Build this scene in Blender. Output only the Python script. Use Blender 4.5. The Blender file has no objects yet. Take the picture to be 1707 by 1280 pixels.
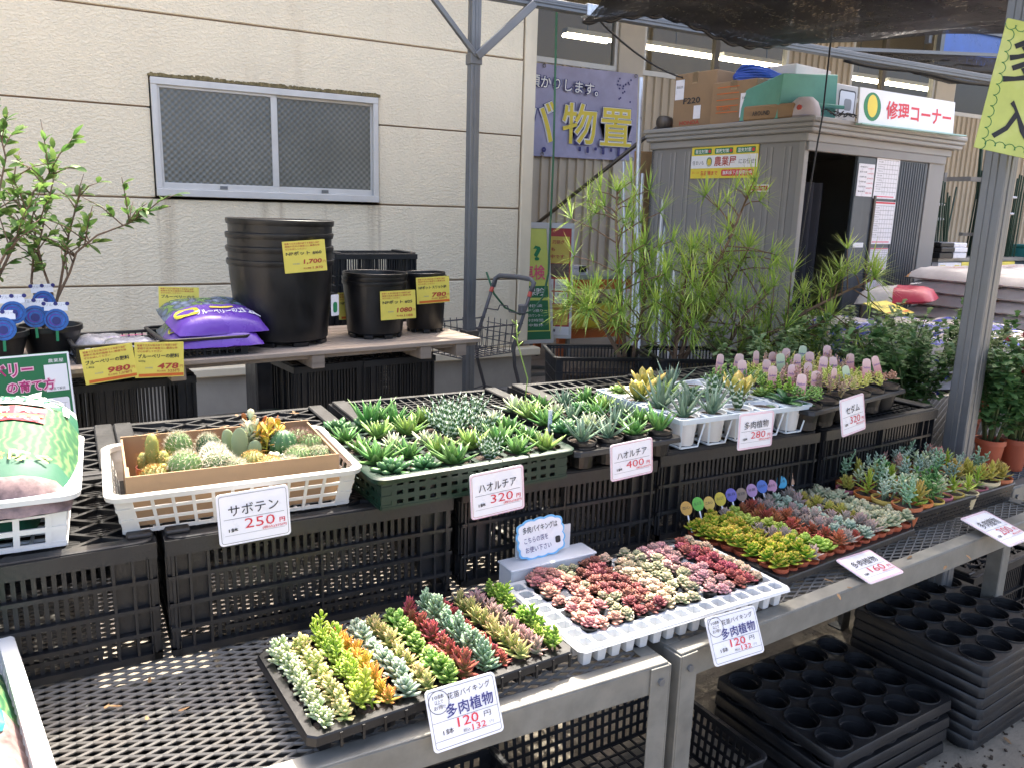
import bpy, bmesh, math, random
from math import sin, cos, pi, radians, sqrt
from mathutils import Vector, Matrix, noise

V = Vector
scene = bpy.context.scene
COL = scene.collection
R = random.Random(7)

# ------------------------------------------------------------------ camera
EYE = V((0, 0, 1.55))
YAW, PITCH, ROLL = radians(28.76), radians(12.30), radians(1.72)
_f = V((sin(YAW) * cos(PITCH), cos(YAW) * cos(PITCH), -sin(PITCH)))
_r = V((cos(YAW), -sin(YAW), 0))
_u = _r.cross(_f)
_r2 = _r * cos(ROLL) + _u * sin(ROLL)
_u2 = -_r * sin(ROLL) + _u * cos(ROLL)
cam_data = bpy.data.cameras.new('camera')
cam_data.sensor_width = 36.0
cam_data.lens = 1340.0 / 1707.0 * 36.0
cam_data.clip_start = 0.05
cam_data.clip_end = 500
cam = bpy.data.objects.new('camera', cam_data)
COL.objects.link(cam)
cam.matrix_world = Matrix(((_r2.x, _u2.x, -_f.x, EYE.x), (_r2.y, _u2.y, -_f.y, EYE.y),
                           (_r2.z, _u2.z, -_f.z, EYE.z), (0, 0, 0, 1)))
scene.camera = cam

# ------------------------------------------------------------------ light
SUN_DIR = V((0.40, 0.50, 1.0)).normalized()          # towards the sun
SUN_EL = math.asin(SUN_DIR.z)
SUN_AZ = math.atan2(SUN_DIR.x, SUN_DIR.y)
world = bpy.data.worlds.new('World')
scene.world = world
world.use_nodes = True
_nt = world.node_tree
_nt.nodes.clear()
_sky = _nt.nodes.new('ShaderNodeTexSky')
_sky.sky_type = 'NISHITA'
_sky.sun_disc = False
_sky.sun_elevation = SUN_EL
_sky.sun_rotation = SUN_AZ
_sky.dust_density = 7.0
_sky.ozone_density = 0.2
_sky.air_density = 0.75
_bg = _nt.nodes.new('ShaderNodeBackground')
_bg.inputs['Strength'].default_value = 0.15
_wo = _nt.nodes.new('ShaderNodeOutputWorld')
_nt.links.new(_sky.outputs[0], _bg.inputs[0])
_nt.links.new(_bg.outputs[0], _wo.inputs[0])
sun_data = bpy.data.lights.new('sun', 'SUN')
sun_data.energy = 2.1
sun_data.angle = radians(0.6)
sun_data.color = (1.0, 0.94, 0.82)
sun = bpy.data.objects.new('sun', sun_data)
COL.objects.link(sun)
sun.rotation_euler = (-SUN_DIR).to_track_quat('-Z', 'Y').to_euler()
sun.location = (3, 3, 12)

scene.view_settings.view_transform = 'Standard'
scene.view_settings.look = 'None'
scene.view_settings.exposure = 2.5
scene.view_settings.gamma = 1.0
scene.view_settings.use_curve_mapping = False
scene.render.engine = 'CYCLES'
scene.cycles.use_denoising = True
scene.cycles.max_bounces = 8
scene.cycles.transparent_max_bounces = 12
scene.cycles.sample_clamp_indirect = 6.0

# ------------------------------------------------------------------ helpers: meshes
UP = V((0, 0, 1))


class MB:
    """collects faces of one mesh"""

    def __init__(self):
        self.v, self.f, self.t, self.m = [], [], [], []

    def add(self, vs, fs, ts=None, m=0):
        o = len(self.v)
        self.v += [tuple(p) for p in vs]
        self.f += [tuple(i + o for i in f) for f in fs]
        self.t += ts if ts else [0.0] * len(vs)
        self.m += [m] * len(fs)

    def box(self, c, s, rz=0.0, m=0, rot=None):
        x, y, z = s[0] / 2, s[1] / 2, s[2] / 2
        p = [V((a * x, b * y, d * z)) for d in (-1, 1) for b in (-1, 1) for a in (-1, 1)]
        if rot is None and rz:
            rot = Matrix.Rotation(rz, 3, 'Z')
        if rot is not None:
            p = [rot @ q for q in p]
        c = V(c)
        self.add([q + c for q in p], [(0, 2, 3, 1), (4, 5, 7, 6), (0, 1, 5, 4), (2, 6, 7, 3), (0, 4, 6, 2), (1, 3, 7, 5)], m=m)
        return self

    def bx(self, x0, x1, y0, y1, z0, z1, m=0):
        return self.box(((x0 + x1) / 2, (y0 + y1) / 2, (z0 + z1) / 2), (x1 - x0, y1 - y0, z1 - z0), m=m)

    def bar(self, p, q, w, h, up=UP, m=0):
        p, q, up = V(p), V(q), V(up)
        d = q - p
        if d.length < 1e-6:
            return self
        d.normalize()
        s = d.cross(up)
        if s.length < 1e-4:
            s = d.cross(V((1, 0, 0)))
        s.normalize()
        u = s.cross(d).normalized()
        s, u = s * w / 2, u * h / 2
        vs = [e + a * s + b * u for e in (p, q) for (a, b) in ((-1, -1), (1, -1), (1, 1), (-1, 1))]
        self.add(vs, [(3, 2, 1, 0), (4, 5, 6, 7), (0, 1, 5, 4), (1, 2, 6, 5), (2, 3, 7, 6), (3, 0, 4, 7)], m=m)
        return self

    def tube(self, pts, r, n=6, m=0, cap=True, closed=False):
        pts = [V(p) for p in pts]
        k = len(pts)
        rs = r if isinstance(r, (list, tuple)) else [r] * k
        vs, prev = [], None
        for i, p in enumerate(pts):
            if closed:
                d = pts[(i + 1) % k] - pts[i - 1]
            else:
                d = pts[min(i + 1, k - 1)] - pts[max(i - 1, 0)]
            if d.length < 1e-9:
                d = V((0, 0, 1))
            d.normalize()
            if prev is None:
                a = d.cross(UP)
                if a.length < 0.05:
                    a = d.cross(V((1, 0, 0)))
            else:
                a = prev - d * prev.dot(d)
                if a.length < 1e-5:
                    a = d.cross(UP)
            a.normalize()
            prev = a
            b = d.cross(a)
            for j in range(n):
                th = 2 * pi * j / n
                vs.append(p + (a * cos(th) + b * sin(th)) * rs[i])
        fs = []
        for i in range(k if closed else k - 1):
            i2 = (i + 1) % k
            for j in range(n):
                fs.append((i * n + j, i * n + (j + 1) % n, i2 * n + (j + 1) % n, i2 * n + j))
        if cap and not closed:
            fs.append(tuple(range(n - 1, -1, -1)))
            fs.append(tuple((k - 1) * n + j for j in range(n)))
        ts = [i / max(1, k - 1) for i in range(k) for _ in range(n)]
        self.add(vs, fs, ts, m=m)
        return self

    def lathe(self, prof, n=24, c=(0, 0, 0), m=0, fn=None):
        c = V(c)
        vs, ts = [], []
        for i, (r, z) in enumerate(prof):
            for j in range(n):
                th = 2 * pi * j / n
                rr = r * (fn(th, i) if fn else 1)
                vs.append(c + V((rr * cos(th), rr * sin(th), z)))
                ts.append(i / (len(prof) - 1))
        fs = [(i * n + j, i * n + (j + 1) % n, (i + 1) * n + (j + 1) % n, (i + 1) * n + j)
              for i in range(len(prof) - 1) for j in range(n)]
        self.add(vs, fs, ts, m=m)
        return self

    def disc(self, c, r, n=16, z=UP, m=0, sx=1.0):
        c, z = V(c), V(z).normalized()
        a = z.cross(V((0, 0, 1)))
        if a.length < 0.05:
            a = V((1, 0, 0))
        a.normalize()
        b = z.cross(a)
        self.add([c + a * (r * sx * cos(2 * pi * j / n)) + b * (r * sin(2 * pi * j / n)) for j in range(n)], [tuple(range(n))], m=m)
        return self

    def loft(self, rings, m=0, cap0=False, cap1=False):
        n = len(rings[0])
        fs = [(i * n + j, i * n + (j + 1) % n, (i + 1) * n + (j + 1) % n, (i + 1) * n + j)
              for i in range(len(rings) - 1) for j in range(n)]
        if cap0:
            fs.append(tuple(range(n - 1, -1, -1)))
        if cap1:
            fs.append(tuple((len(rings) - 1) * n + j for j in range(n)))
        self.add([p for r in rings for p in r], fs, m=m)
        return self

    def grid(self, fn, nu, nv, m=0):
        vs = [fn(i / nu, j / nv) for j in range(nv + 1) for i in range(nu + 1)]
        fs = [(j * (nu + 1) + i, j * (nu + 1) + i + 1, (j + 1) * (nu + 1) + i + 1, (j + 1) * (nu + 1) + i)
              for j in range(nv) for i in range(nu)]
        self.add(vs, fs, [j / nv for j in range(nv + 1) for i in range(nu + 1)], m=m)
        return self

    def lattice(self, a, b, c, d, us, vs, wu, wv, th, n=None, m=0):
        """bars on the patch a(0,0) b(1,0) c(1,1) d(0,1)"""
        a, b, c, d = V(a), V(b), V(c), V(d)
        nn = V(n) if n else (b - a).cross(d - a).normalized()
        for u in us:
            self.bar(a.lerp(b, u), d.lerp(c, u), wu, th, nn, m=m)
        for w in vs:
            self.bar(a.lerp(d, w), b.lerp(c, w), wv, th * 1.06, nn, m=m)
        return self

    def mesh(self, name, mats, smooth=False, bevel=0.0):
        me = bpy.data.meshes.new(name)
        me.from_pydata(self.v, [], self.f)
        if any(self.t):
            at = me.attributes.new('t', 'FLOAT', 'POINT')
            at.data.foreach_set('value', self.t)
        for mm in (mats if isinstance(mats, (list, tuple)) else [mats]):
            me.materials.append(mm)
        if any(self.m):
            me.polygons.foreach_set('material_index', self.m)
        if bevel:
            bm = bmesh.new()
            bm.from_mesh(me)
            es = [e for e in bm.edges if len(e.link_faces) == 2 and e.calc_face_angle(0) > 0.6]
            bmesh.ops.bevel(bm, geom=es, offset=bevel, segments=1, affect='EDGES', profile=0.5)
            bm.to_mesh(me)
            bm.free()
        if smooth:
            me.polygons.foreach_set('use_smooth', [True] * len(me.polygons))
            if smooth == 'auto':
                try:
                    me.set_sharp_from_angle(angle=radians(40))
                except Exception:
                    pass
        me.update()
        return me


KIDS = {}


def tag(o, label=None, cat=None, group=None, kind=None):
    if label:
        o['label'] = label
    if cat:
        o['category'] = cat
    if group:
        o['group'] = group
    if kind:
        o['kind'] = kind
    return o


def obj(name, me, parent=None, loc=None, rz=0.0, mw=None, **tags):
    o = bpy.data.objects.new(name, me)
    COL.objects.link(o)
    if parent is not None:
        o.parent = parent
        KIDS.setdefault(parent.name, []).append(o)
    if mw is not None:
        o.matrix_basis = mw
    else:
        if loc is not None:
            o.location = loc
        if rz:
            o.rotation_euler = (0, 0, rz)
    return tag(o, **tags)


def put(name, mb, mats, parent=None, smooth=False, bevel=0.0, loc=None, rz=0.0, mw=None, **tags):
    return obj(name, mb.mesh(name, mats, smooth, bevel), parent, loc, rz, mw, **tags)


def thing(name, loc=(0, 0, 0), rz=0.0, label=None, cat=None, group=None, mw=None):
    return obj(name, None, None, loc, rz, mw, label=label, cat=cat, group=group)


def copy_tree(o, parent=None):
    c = o.copy()
    COL.objects.link(c)
    if parent is not None:
        c.parent = parent
    if parent is not None:
        KIDS.setdefault(parent.name, []).append(c)
    for ch in list(KIDS.get(o.name, ())):
        copy_tree(ch, c)
    return c


def dup(root, loc, rz=0.0, label=None, group=None, scale=None):
    c = copy_tree(root)
    c.location = loc
    c.rotation_euler = (0, 0, rz)
    if scale:
        c.scale = (scale, scale, scale) if not isinstance(scale, (tuple, list)) else scale
    if label:
        c['label'] = label
    if group:
        c['group'] = group
    return c


def frame(o, x, y):
    """matrix with origin o, local x along x, local y along y (made square)"""
    o, x, y = V(o), V(x).normalized(), V(y)
    z = x.cross(y).normalized()
    y = z.cross(x)
    return Matrix(((x.x, y.x, z.x, o.x), (x.y, y.y, z.y, o.y), (x.z, y.z, z.z, o.z), (0, 0, 0, 1)))


def rrect(w, d, r, n=3, z=0.0):
    pts = []
    for cx, cy, a0 in ((1, 1, 0), (-1, 1, 90), (-1, -1, 180), (1, -1, 270)):
        for k in range(n + 1):
            a = radians(a0 + 90 * k / n)
            pts.append((cx * (w / 2 - r) + r * cos(a), cy * (d / 2 - r) + r * sin(a), z))
    return pts


# ------------------------------------------------------------------ helpers: materials
def _lnk(nt, a, b):
    nt.links.new(a, b)


def mat(name, col, rough=0.6, metal=0.0, var=0.12, scale=8.0, bump=0.0, bscale=60.0, spec=0.5, coat=0.0, rnd=0.0,
        stain=None, stain_scale=(3, 3, 3), stain_amt=0.5, trans=0.0, sss=0.0, alpha=1.0, det=6.0):
    m = bpy.data.materials.new(name)
    m.use_nodes = True
    nt = m.node_tree
    b = nt.nodes['Principled BSDF']
    N = nt.nodes.new
    b.inputs['Roughness'].default_value = rough
    b.inputs['Metallic'].default_value = metal
    b.inputs['Specular IOR Level'].default_value = spec
    if coat:
        b.inputs['Coat Weight'].default_value = coat
        b.inputs['Coat Roughness'].default_value = 0.15
    tc = N('ShaderNodeTexCoord')
    base = (*col, 1)
    cur = None
    if var:
        nz = N('ShaderNodeTexNoise')
        nz.inputs['Scale'].default_value = scale
        nz.inputs['Detail'].default_value = det
        nz.inputs['Roughness'].default_value = 0.65
        _lnk(nt, tc.outputs['Object'], nz.inputs['Vector'])
        mx = N('ShaderNodeMix')
        mx.data_type = 'RGBA'
        mx.inputs[6].default_value = (*[c * (1 - var) for c in col], 1)
        mx.inputs[7].default_value = (*[min(1, c * (1 + var)) for c in col], 1)
        rp = N('ShaderNodeMapRange')
        rp.inputs[1].default_value, rp.inputs[2].default_value = 0.3, 0.7
        _lnk(nt, nz.outputs['Fac'], rp.inputs[0])
        _lnk(nt, rp.outputs[0], mx.inputs[0])
        cur = mx.outputs[2]
        rr = N('ShaderNodeMapRange')
        rr.inputs[1].default_value, rr.inputs[2].default_value = 0.3, 0.7
        rr.inputs[3].default_value, rr.inputs[4].default_value = max(0, rough - 0.08), min(1, rough + 0.1)
        _lnk(nt, nz.outputs['Fac'], rr.inputs[0])
        _lnk(nt, rr.outputs[0], b.inputs['Roughness'])
    if stain:
        mp = N('ShaderNodeMapping')
        mp.inputs['Scale'].default_value = stain_scale
        ns = N('ShaderNodeTexNoise')
        ns.inputs['Scale'].default_value = 1.0
        ns.inputs['Detail'].default_value = 8
        _lnk(nt, tc.outputs['Object'], mp.inputs[0])
        _lnk(nt, mp.outputs[0], ns.inputs['Vector'])
        r2 = N('ShaderNodeMapRange')
        r2.inputs[1].default_value, r2.inputs[2].default_value = 0.5, 0.75
        r2.inputs[4].default_value = stain_amt
        _lnk(nt, ns.outputs['Fac'], r2.inputs[0])
        m2 = N('ShaderNodeMix')
        m2.data_type = 'RGBA'
        if cur:
            _lnk(nt, cur, m2.inputs[6])
        else:
            m2.inputs[6].default_value = base
        m2.inputs[7].default_value = (*stain, 1)
        _lnk(nt, r2.outputs[0], m2.inputs[0])
        cur = m2.outputs[2]
    if rnd:
        oi = N('ShaderNodeObjectInfo')
        hs = N('ShaderNodeHueSaturation')
        r3 = N('ShaderNodeMapRange')
        r3.inputs[3].default_value, r3.inputs[4].default_value = 1 - rnd, 1 + rnd
        _lnk(nt, oi.outputs['Random'], r3.inputs[0])
        _lnk(nt, r3.outputs[0], hs.inputs['Value'])
        if cur:
            _lnk(nt, cur, hs.inputs['Color'])
        else:
            hs.inputs['Color'].default_value = base
        cur = hs.outputs[0]
    if cur:
        _lnk(nt, cur, b.inputs['Base Color'])
    else:
        b.inputs['Base Color'].default_value = base
    if bump:
        nb = N('ShaderNodeTexNoise')
        nb.inputs['Scale'].default_value = bscale
        nb.inputs['Detail'].default_value = 4
        _lnk(nt, tc.outputs['Object'], nb.inputs['Vector'])
        bp = N('ShaderNodeBump')
        bp.inputs['Strength'].default_value = min(1, bump)
        bp.inputs['Distance'].default_value = 0.004
        _lnk(nt, nb.outputs['Fac'], bp.inputs['Height'])
        _lnk(nt, bp.outputs[0], b.inputs['Normal'])
    if trans:
        b.inputs['Transmission Weight'].default_value = trans
    if sss:
        b.inputs['Subsurface Weight'].default_value = sss
        b.inputs['Subsurface Radius'].default_value = (0.006, 0.006, 0.003)
        b.inputs['Subsurface Scale'].default_value = 0.6
    if alpha < 1:
        b.inputs['Alpha'].default_value = alpha
    return m


def leafmat(name, base, mid, tip, rough=0.45, rnd=0.15, hue=0.02, stripes=0.0, sss=0.0, transl=0.0, tpos=(0.0, 0.55, 1.0), nscale=40.0):
    """colour runs along each leaf (attribute t), varies from plant to plant"""
    m = bpy.data.materials.new(name)
    m.use_nodes = True
    nt = m.node_tree
    b = nt.nodes['Principled BSDF']
    N = nt.nodes.new
    at = N('ShaderNodeAttribute')
    at.attribute_name = 't'
    tc = N('ShaderNodeTexCoord')
    nz = N('ShaderNodeTexNoise')
    nz.inputs['Scale'].default_value = nscale
    nz.inputs['Detail'].default_value = 3
    _lnk(nt, tc.outputs['Object'], nz.inputs['Vector'])
    ad = N('ShaderNodeMath')
    ad.operation = 'MULTIPLY_ADD'
    ad.inputs[1].default_value = 0.5
    _lnk(nt, nz.outputs['Fac'], ad.inputs[0])
    sb = N('ShaderNodeMath')
    sb.operation = 'SUBTRACT'
    sb.inputs[1].default_value = 0.25
    _lnk(nt, at.outputs['Fac'], sb.inputs[0])
    _lnk(nt, sb.outputs[0], ad.inputs[2])
    cr = N('ShaderNodeValToRGB')
    e = cr.color_ramp.elements
    e[0].position, e[0].color = tpos[0], (*base, 1)
    e[1].position, e[1].color = tpos[2], (*tip, 1)
    x = cr.color_ramp.elements.new(tpos[1])
    x.color = (*mid, 1)
    _lnk(nt, ad.outputs[0], cr.inputs[0])
    cur = cr.outputs[0]
    if stripes:
        mu = N('ShaderNodeMath')
        mu.operation = 'MULTIPLY'
        mu.inputs[1].default_value = stripes
        _lnk(nt, at.outputs['Fac'], mu.inputs[0])
        sn = N('ShaderNodeMath')
        sn.operation = 'SINE'
        _lnk(nt, mu.outputs[0], sn.inputs[0])
        gt = N('ShaderNodeMath')
        gt.operation = 'GREATER_THAN'
        gt.inputs[1].default_value = 0.35
        _lnk(nt, sn.outputs[0], gt.inputs[0])
        mx = N('ShaderNodeMix')
        mx.data_type = 'RGBA'
        _lnk(nt, gt.outputs[0], mx.inputs[0])
        _lnk(nt, cur, mx.inputs[6])
        mx.inputs[7].default_value = (0.55, 0.62, 0.5, 1)
        cur = mx.outputs[2]
    oi = N('ShaderNodeObjectInfo')
    hs = N('ShaderNodeHueSaturation')
    r3 = N('ShaderNodeMapRange')
    r3.inputs[3].default_value, r3.inputs[4].default_value = 1 - rnd, 1 + rnd
    r4 = N('ShaderNodeMapRange')
    r4.inputs[3].default_value, r4.inputs[4].default_value = 0.5 + hue, 0.5 - hue
    ml = N('ShaderNodeMath')
    ml.operation = 'FRACT'
    m7 = N('ShaderNodeMath')
    m7.operation = 'MULTIPLY'
    m7.inputs[1].default_value = 7.31
    _lnk(nt, oi.outputs['Random'], m7.inputs[0])
    _lnk(nt, m7.outputs[0], ml.inputs[0])
    _lnk(nt, oi.outputs['Random'], r3.inputs[0])
    _lnk(nt, ml.outputs[0], r4.inputs[0])
    _lnk(nt, r3.outputs[0], hs.inputs['Value'])
    _lnk(nt, r4.outputs[0], hs.inputs['Hue'])
    _lnk(nt, cur, hs.inputs['Color'])
    _lnk(nt, hs.outputs[0], b.inputs['Base Color'])
    b.inputs['Roughness'].default_value = rough
    b.inputs['Specular IOR Level'].default_value = 0.35
    if transl:
        out = nt.nodes['Material Output']
        tr = N('ShaderNodeBsdfTranslucent')
        hs2 = N('ShaderNodeHueSaturation')
        hs2.inputs['Value'].default_value = 1.3
        hs2.inputs['Hue'].default_value = 0.49
        _lnk(nt, hs.outputs[0], hs2.inputs['Color'])
        _lnk(nt, hs2.outputs[0], tr.inputs['Color'])
        ms = N('ShaderNodeMixShader')
        ms.inputs[0].default_value = transl
        _lnk(nt, b.outputs[0], ms.inputs[1])
        _lnk(nt, tr.outputs[0], ms.inputs[2])
        _lnk(nt, ms.outputs[0], out.inputs['Surface'])
    return m


def emit(name, col, s):
    m = bpy.data.materials.new(name)
    m.use_nodes = True
    b = m.node_tree.nodes['Principled BSDF']
    b.inputs['Base Color'].default_value = (*col, 1)
    b.inputs['Emission Color'].default_value = (*col, 1)
    b.inputs['Emission Strength'].default_value = s
    return m


M = {}
M['ink'] = mat('ink_black', (0.02, 0.02, 0.025), 0.5, var=0)
M['ink_red'] = mat('ink_red', (0.62, 0.03, 0.05), 0.5, var=0)
M['ink_pink'] = mat('ink_pink', (0.75, 0.12, 0.2), 0.5, var=0)
M['ink_dark_red'] = mat('ink_dark_red', (0.42, 0.05, 0.03), 0.5, var=0)
M['ink_orange'] = mat('ink_orange', (0.6, 0.13, 0.02), 0.5, var=0)
M['ink_grey'] = mat('ink_grey', (0.3, 0.3, 0.3), 0.5, var=0)
M['ink_navy'] = mat('ink_navy', (0.025, 0.025, 0.16), 0.5, var=0)
M['ink_blue'] = mat('ink_blue', (0.06, 0.1, 0.5), 0.5, var=0)
M['ink_sky'] = mat('ink_sky', (0.16, 0.45, 0.75), 0.5, var=0)
M['ink_green'] = mat('ink_green', (0.01, 0.2, 0.07), 0.5, var=0)
M['ink_purple'] = mat('ink_purple', (0.1, 0.03, 0.3), 0.5, var=0)
M['ink_magenta'] = mat('ink_magenta', (0.45, 0.02, 0.16), 0.5, var=0)
M['ink_white'] = mat('ink_white', (0.8, 0.8, 0.8), 0.5, var=0)
M['ink_yellow'] = mat('ink_yellow', (0.75, 0.6, 0.06), 0.5, var=0)
M['ink_lightpink'] = mat('ink_light_pink', (0.8, 0.5, 0.58), 0.5, var=0)
M['card_white'] = mat('laminated_white_card', (0.78, 0.77, 0.8), 0.3, var=0.03, scale=20, spec=0.5)
M['card_yellow'] = mat('yellow_price_paper', (0.72, 0.6, 0.1), 0.55, var=0.05, scale=15)
M['black_plastic'] = mat('black_plastic', (0.0105, 0.011, 0.0128), 0.42, var=0.35, scale=9, bump=0.15, bscale=120, stain=(0.035, 0.034, 0.032), stain_scale=(14, 14, 14), stain_amt=0.3)
M['black_plastic_dusty'] = mat('dusty_black_plastic', (0.009, 0.009, 0.0095), 0.5, var=0.35, scale=12, bump=0.2, bscale=90, stain=(0.07, 0.064, 0.055), stain_scale=(9, 9, 9), stain_amt=0.55)
M['black_gloss'] = mat('glossy_black_plastic', (0.0055, 0.0055, 0.0065), 0.36, var=0.25, scale=14, stain=(0.035, 0.032, 0.028), stain_scale=(16, 16, 7), stain_amt=0.35, bump=0.08, bscale=70)
M['white_plastic'] = mat('white_plastic', (0.60, 0.61, 0.61), 0.4, var=0.04, scale=6, stain=(0.5, 0.47, 0.42), stain_scale=(12, 12, 12), stain_amt=0.18)
M['offwhite_plastic'] = mat('cream_plastic', (0.52, 0.51, 0.47), 0.42, var=0.05, scale=6, stain=(0.45, 0.41, 0.35), stain_scale=(10, 10, 10), stain_amt=0.25)
M['blue_white_plastic'] = mat('pale_blue_plastic', (0.56, 0.64, 0.70), 0.4, var=0.05, scale=7, stain=(0.4, 0.4, 0.36), stain_scale=(14, 14, 14), stain_amt=0.25)
M['green_plastic'] = mat('dark_green_plastic', (0.004, 0.024, 0.014), 0.4, var=0.2, scale=9, stain=(0.03, 0.045, 0.035), stain_scale=(14, 14, 14), stain_amt=0.25)
M['galv'] = mat('galvanised_steel', (0.195, 0.192, 0.172), 0.55, metal=0.25, var=0.22, scale=14, stain=(0.25, 0.23, 0.19), stain_scale=(7, 7, 7), stain_amt=0.6, bump=0.05)
M['galv_worn'] = mat('weathered_galvanised_steel', (0.14, 0.133, 0.12), 0.65, metal=0.2, var=0.18, scale=16, stain=(0.15, 0.125, 0.1), stain_scale=(18, 18, 18), stain_amt=0.5)
M['steel'] = mat('frame_steel', (0.17, 0.178, 0.185), 0.42, metal=0.55, var=0.12, scale=7, stain=(0.18, 0.17, 0.16), stain_scale=(4, 4, 1), stain_amt=0.4)
M['soil'] = mat('potting_soil', (0.045, 0.03, 0.02), 0.95, var=0.5, scale=90, bump=0.8, bscale=150)
M['terracotta'] = mat('terracotta_plastic', (0.33, 0.07, 0.03), 0.5, var=0.12, scale=12, rnd=0.15)
M['cardboard'] = mat('brown_cardboard', (0.29, 0.185, 0.098), 0.8, var=0.1, scale=5, stain=(0.23, 0.14, 0.07), stain_scale=(5, 5, 5), stain_amt=0.4, bump=0.1)


# ------------------------------------------------------------------ helpers: lettering
_TXT = {}


def text_mesh(body, bold=0.0, m=None, shear=0.0):
    key = (body, bold, m.name, shear)
    if key in _TXT:
        return _TXT[key]
    c = bpy.data.curves.new('lettering', 'FONT')
    c.body = body
    c.size = 1.0
    c.resolution_u = 2
    c.offset = bold
    c.shear = shear
    c.align_x = 'CENTER'
    c.align_y = 'CENTER'
    o = bpy.data.objects.new('lettering', c)
    COL.objects.link(o)
    dg = bpy.context.evaluated_depsgraph_get()
    me = bpy.data.meshes.new_from_object(o.evaluated_get(dg))
    bpy.data.objects.remove(o)
    bpy.data.curves.remove(c)
    me.name = 'lettering'
    me.materials.clear()
    me.materials.append(m)
    xs = [v.co.x for v in me.vertices] or [0]
    ys = [v.co.y for v in me.vertices] or [0]
    cx, cy = (min(xs) + max(xs)) / 2, (min(ys) + max(ys)) / 2
    for v in me.vertices:
        v.co.x -= cx
        v.co.y -= cy
    r = (me, max(xs) - min(xs), max(ys) - min(ys))
    _TXT[key] = r
    return r


def text(parent, body, x, y, w, h, ink='ink', bold=0.0, z=0.0016, rot=0.0, shear=0.0, mw=None, name='lettering'):
    """lettering fitted in a w x h box centred at x,y on the parent's local XY plane"""
    me, tw, th = text_mesh(body, bold, M[ink], shear)
    o = bpy.data.objects.new(name, me)
    COL.objects.link(o)
    o.parent = parent
    KIDS.setdefault(parent.name, []).append(o)
    sx, sy = w / max(tw, 1e-4), h / max(th, 1e-4)
    loc = Matrix.Translation((x, y, z)) @ Matrix.Rotation(rot, 4, 'Z') @ Matrix.Diagonal((sx, sy, 1, 1))
    o.matrix_basis = (mw @ loc) if mw is not None else loc
    return o


def patch(parent, name, x, y, w, h, m, z=0.001, r=0.0, mw=None):
    """thin printed field on the parent's local XY plane"""
    mb = MB()
    if r:
        pts = rrect(w, h, r, 3)
        mb.add([(x + p[0], y + p[1], z) for p in pts], [tuple(range(len(pts)))])
    else:
        mb.add([(x - w / 2, y - h / 2, z), (x + w / 2, y - h / 2, z), (x + w / 2, y + h / 2, z), (x - w / 2, y + h / 2, z)], [(0, 1, 2, 3)])
    return put(name, mb, M[m] if isinstance(m, str) else m, parent, mw=mw)


def plate(name, mw, w, h, m, r=0.006, th=0.0015, bend=0.0, **tags):
    """a thin card: local x right, y up, z towards the reader"""
    mb = MB()
    a = rrect(w, h, r, 4)
    mb.loft([[(p[0], p[1], -th) for p in a], [(p[0], p[1], 0) for p in a]], cap0=True, cap1=True)
    return obj(name, mb.mesh(name, M[m] if isinstance(m, str) else m), mw=mw, **tags)


def pillow_top(x, y, w, l, h, seed):
    u, v = min(1, max(0, x / w + 0.5)), min(1, max(0, y / l + 0.5))
    a, b = 2 * u - 1, 2 * v - 1
    e = max(0.0, (1 - abs(a) ** 3.2)) ** 0.5 * max(0.0, (1 - abs(b) ** 4)) ** 0.5
    return h * (0.18 + 0.82 * e) + 0.10 * h * noise.noise(V((u * 4, v * 5, seed))) * e + 0.05 * h * noise.noise(V((u * 13, v * 13, seed)))


def drape(o, w, l, h, seed, lift=0.003, cuts=0):
    """lay flat print onto the curved top of a filled bag"""
    me = o.data.copy()
    if cuts:
        bm = bmesh.new()
        bm.from_mesh(me)
        bmesh.ops.subdivide_edges(bm, edges=bm.edges[:], cuts=cuts, use_grid_fill=True)
        bm.to_mesh(me)
        bm.free()
    mb_ = o.matrix_basis.copy()
    for v in me.vertices:
        p = mb_ @ v.co
        v.co = (p.x, p.y, pillow_top(p.x, p.y, w, l, h, seed) + lift)
    o.data = me
    o.matrix_basis = Matrix.Identity(4)
    return o


def outline(parent, w, h, r, t, ink, z=0.0008):
    mb = MB()
    a, b = rrect(w, h, r, 4, z), rrect(w - 2 * t, h - 2 * t, max(0.0005, r - t), 4, z)
    mb.loft([a, b])
    return put('border_line', mb, M[ink], parent)


def card_frame(tl, tr, bl):
    tl, tr, bl = V(tl), V(tr), V(bl)
    return frame((tr + bl) / 2, tr - tl, tl - bl), (tr - tl).length, (tl - bl).length

# ================================================================== THE SETTING
# ---- ground
M['ground'] = mat('concrete_ground', (0.235, 0.205, 0.16), 0.9, var=0.3, scale=6, bump=0.6, bscale=140, stain=(0.15, 0.13, 0.10), stain_scale=(1.3, 1.3, 1.3), stain_amt=0.5)
mb = MB()
mb.grid(lambda u, v: (-60 + 140 * u, -60 + 140 * v, 0), 2, 2)
put('ground', mb, M['ground'], kind='structure')
M['pave'] = mat('grey_paving', (0.30, 0.27, 0.23), 0.85, var=0.15, scale=3, bump=0.3, bscale=60, stain=(0.2, 0.18, 0.15), stain_scale=(2, 9, 2), stain_amt=0.5)
pav = obj('pavement', None, kind='structure')
for j in range(9):
    mb = MB()
    mb.bx(3.2, 12.0, 5.05 + j * 0.35, 5.05 + j * 0.35 + 0.342, -0.01, 0.012)
    put('plank', mb, M['pave'], pav, bevel=0.003)

# ---- left building: cream concrete panels in courses
WY = 6.15


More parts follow.
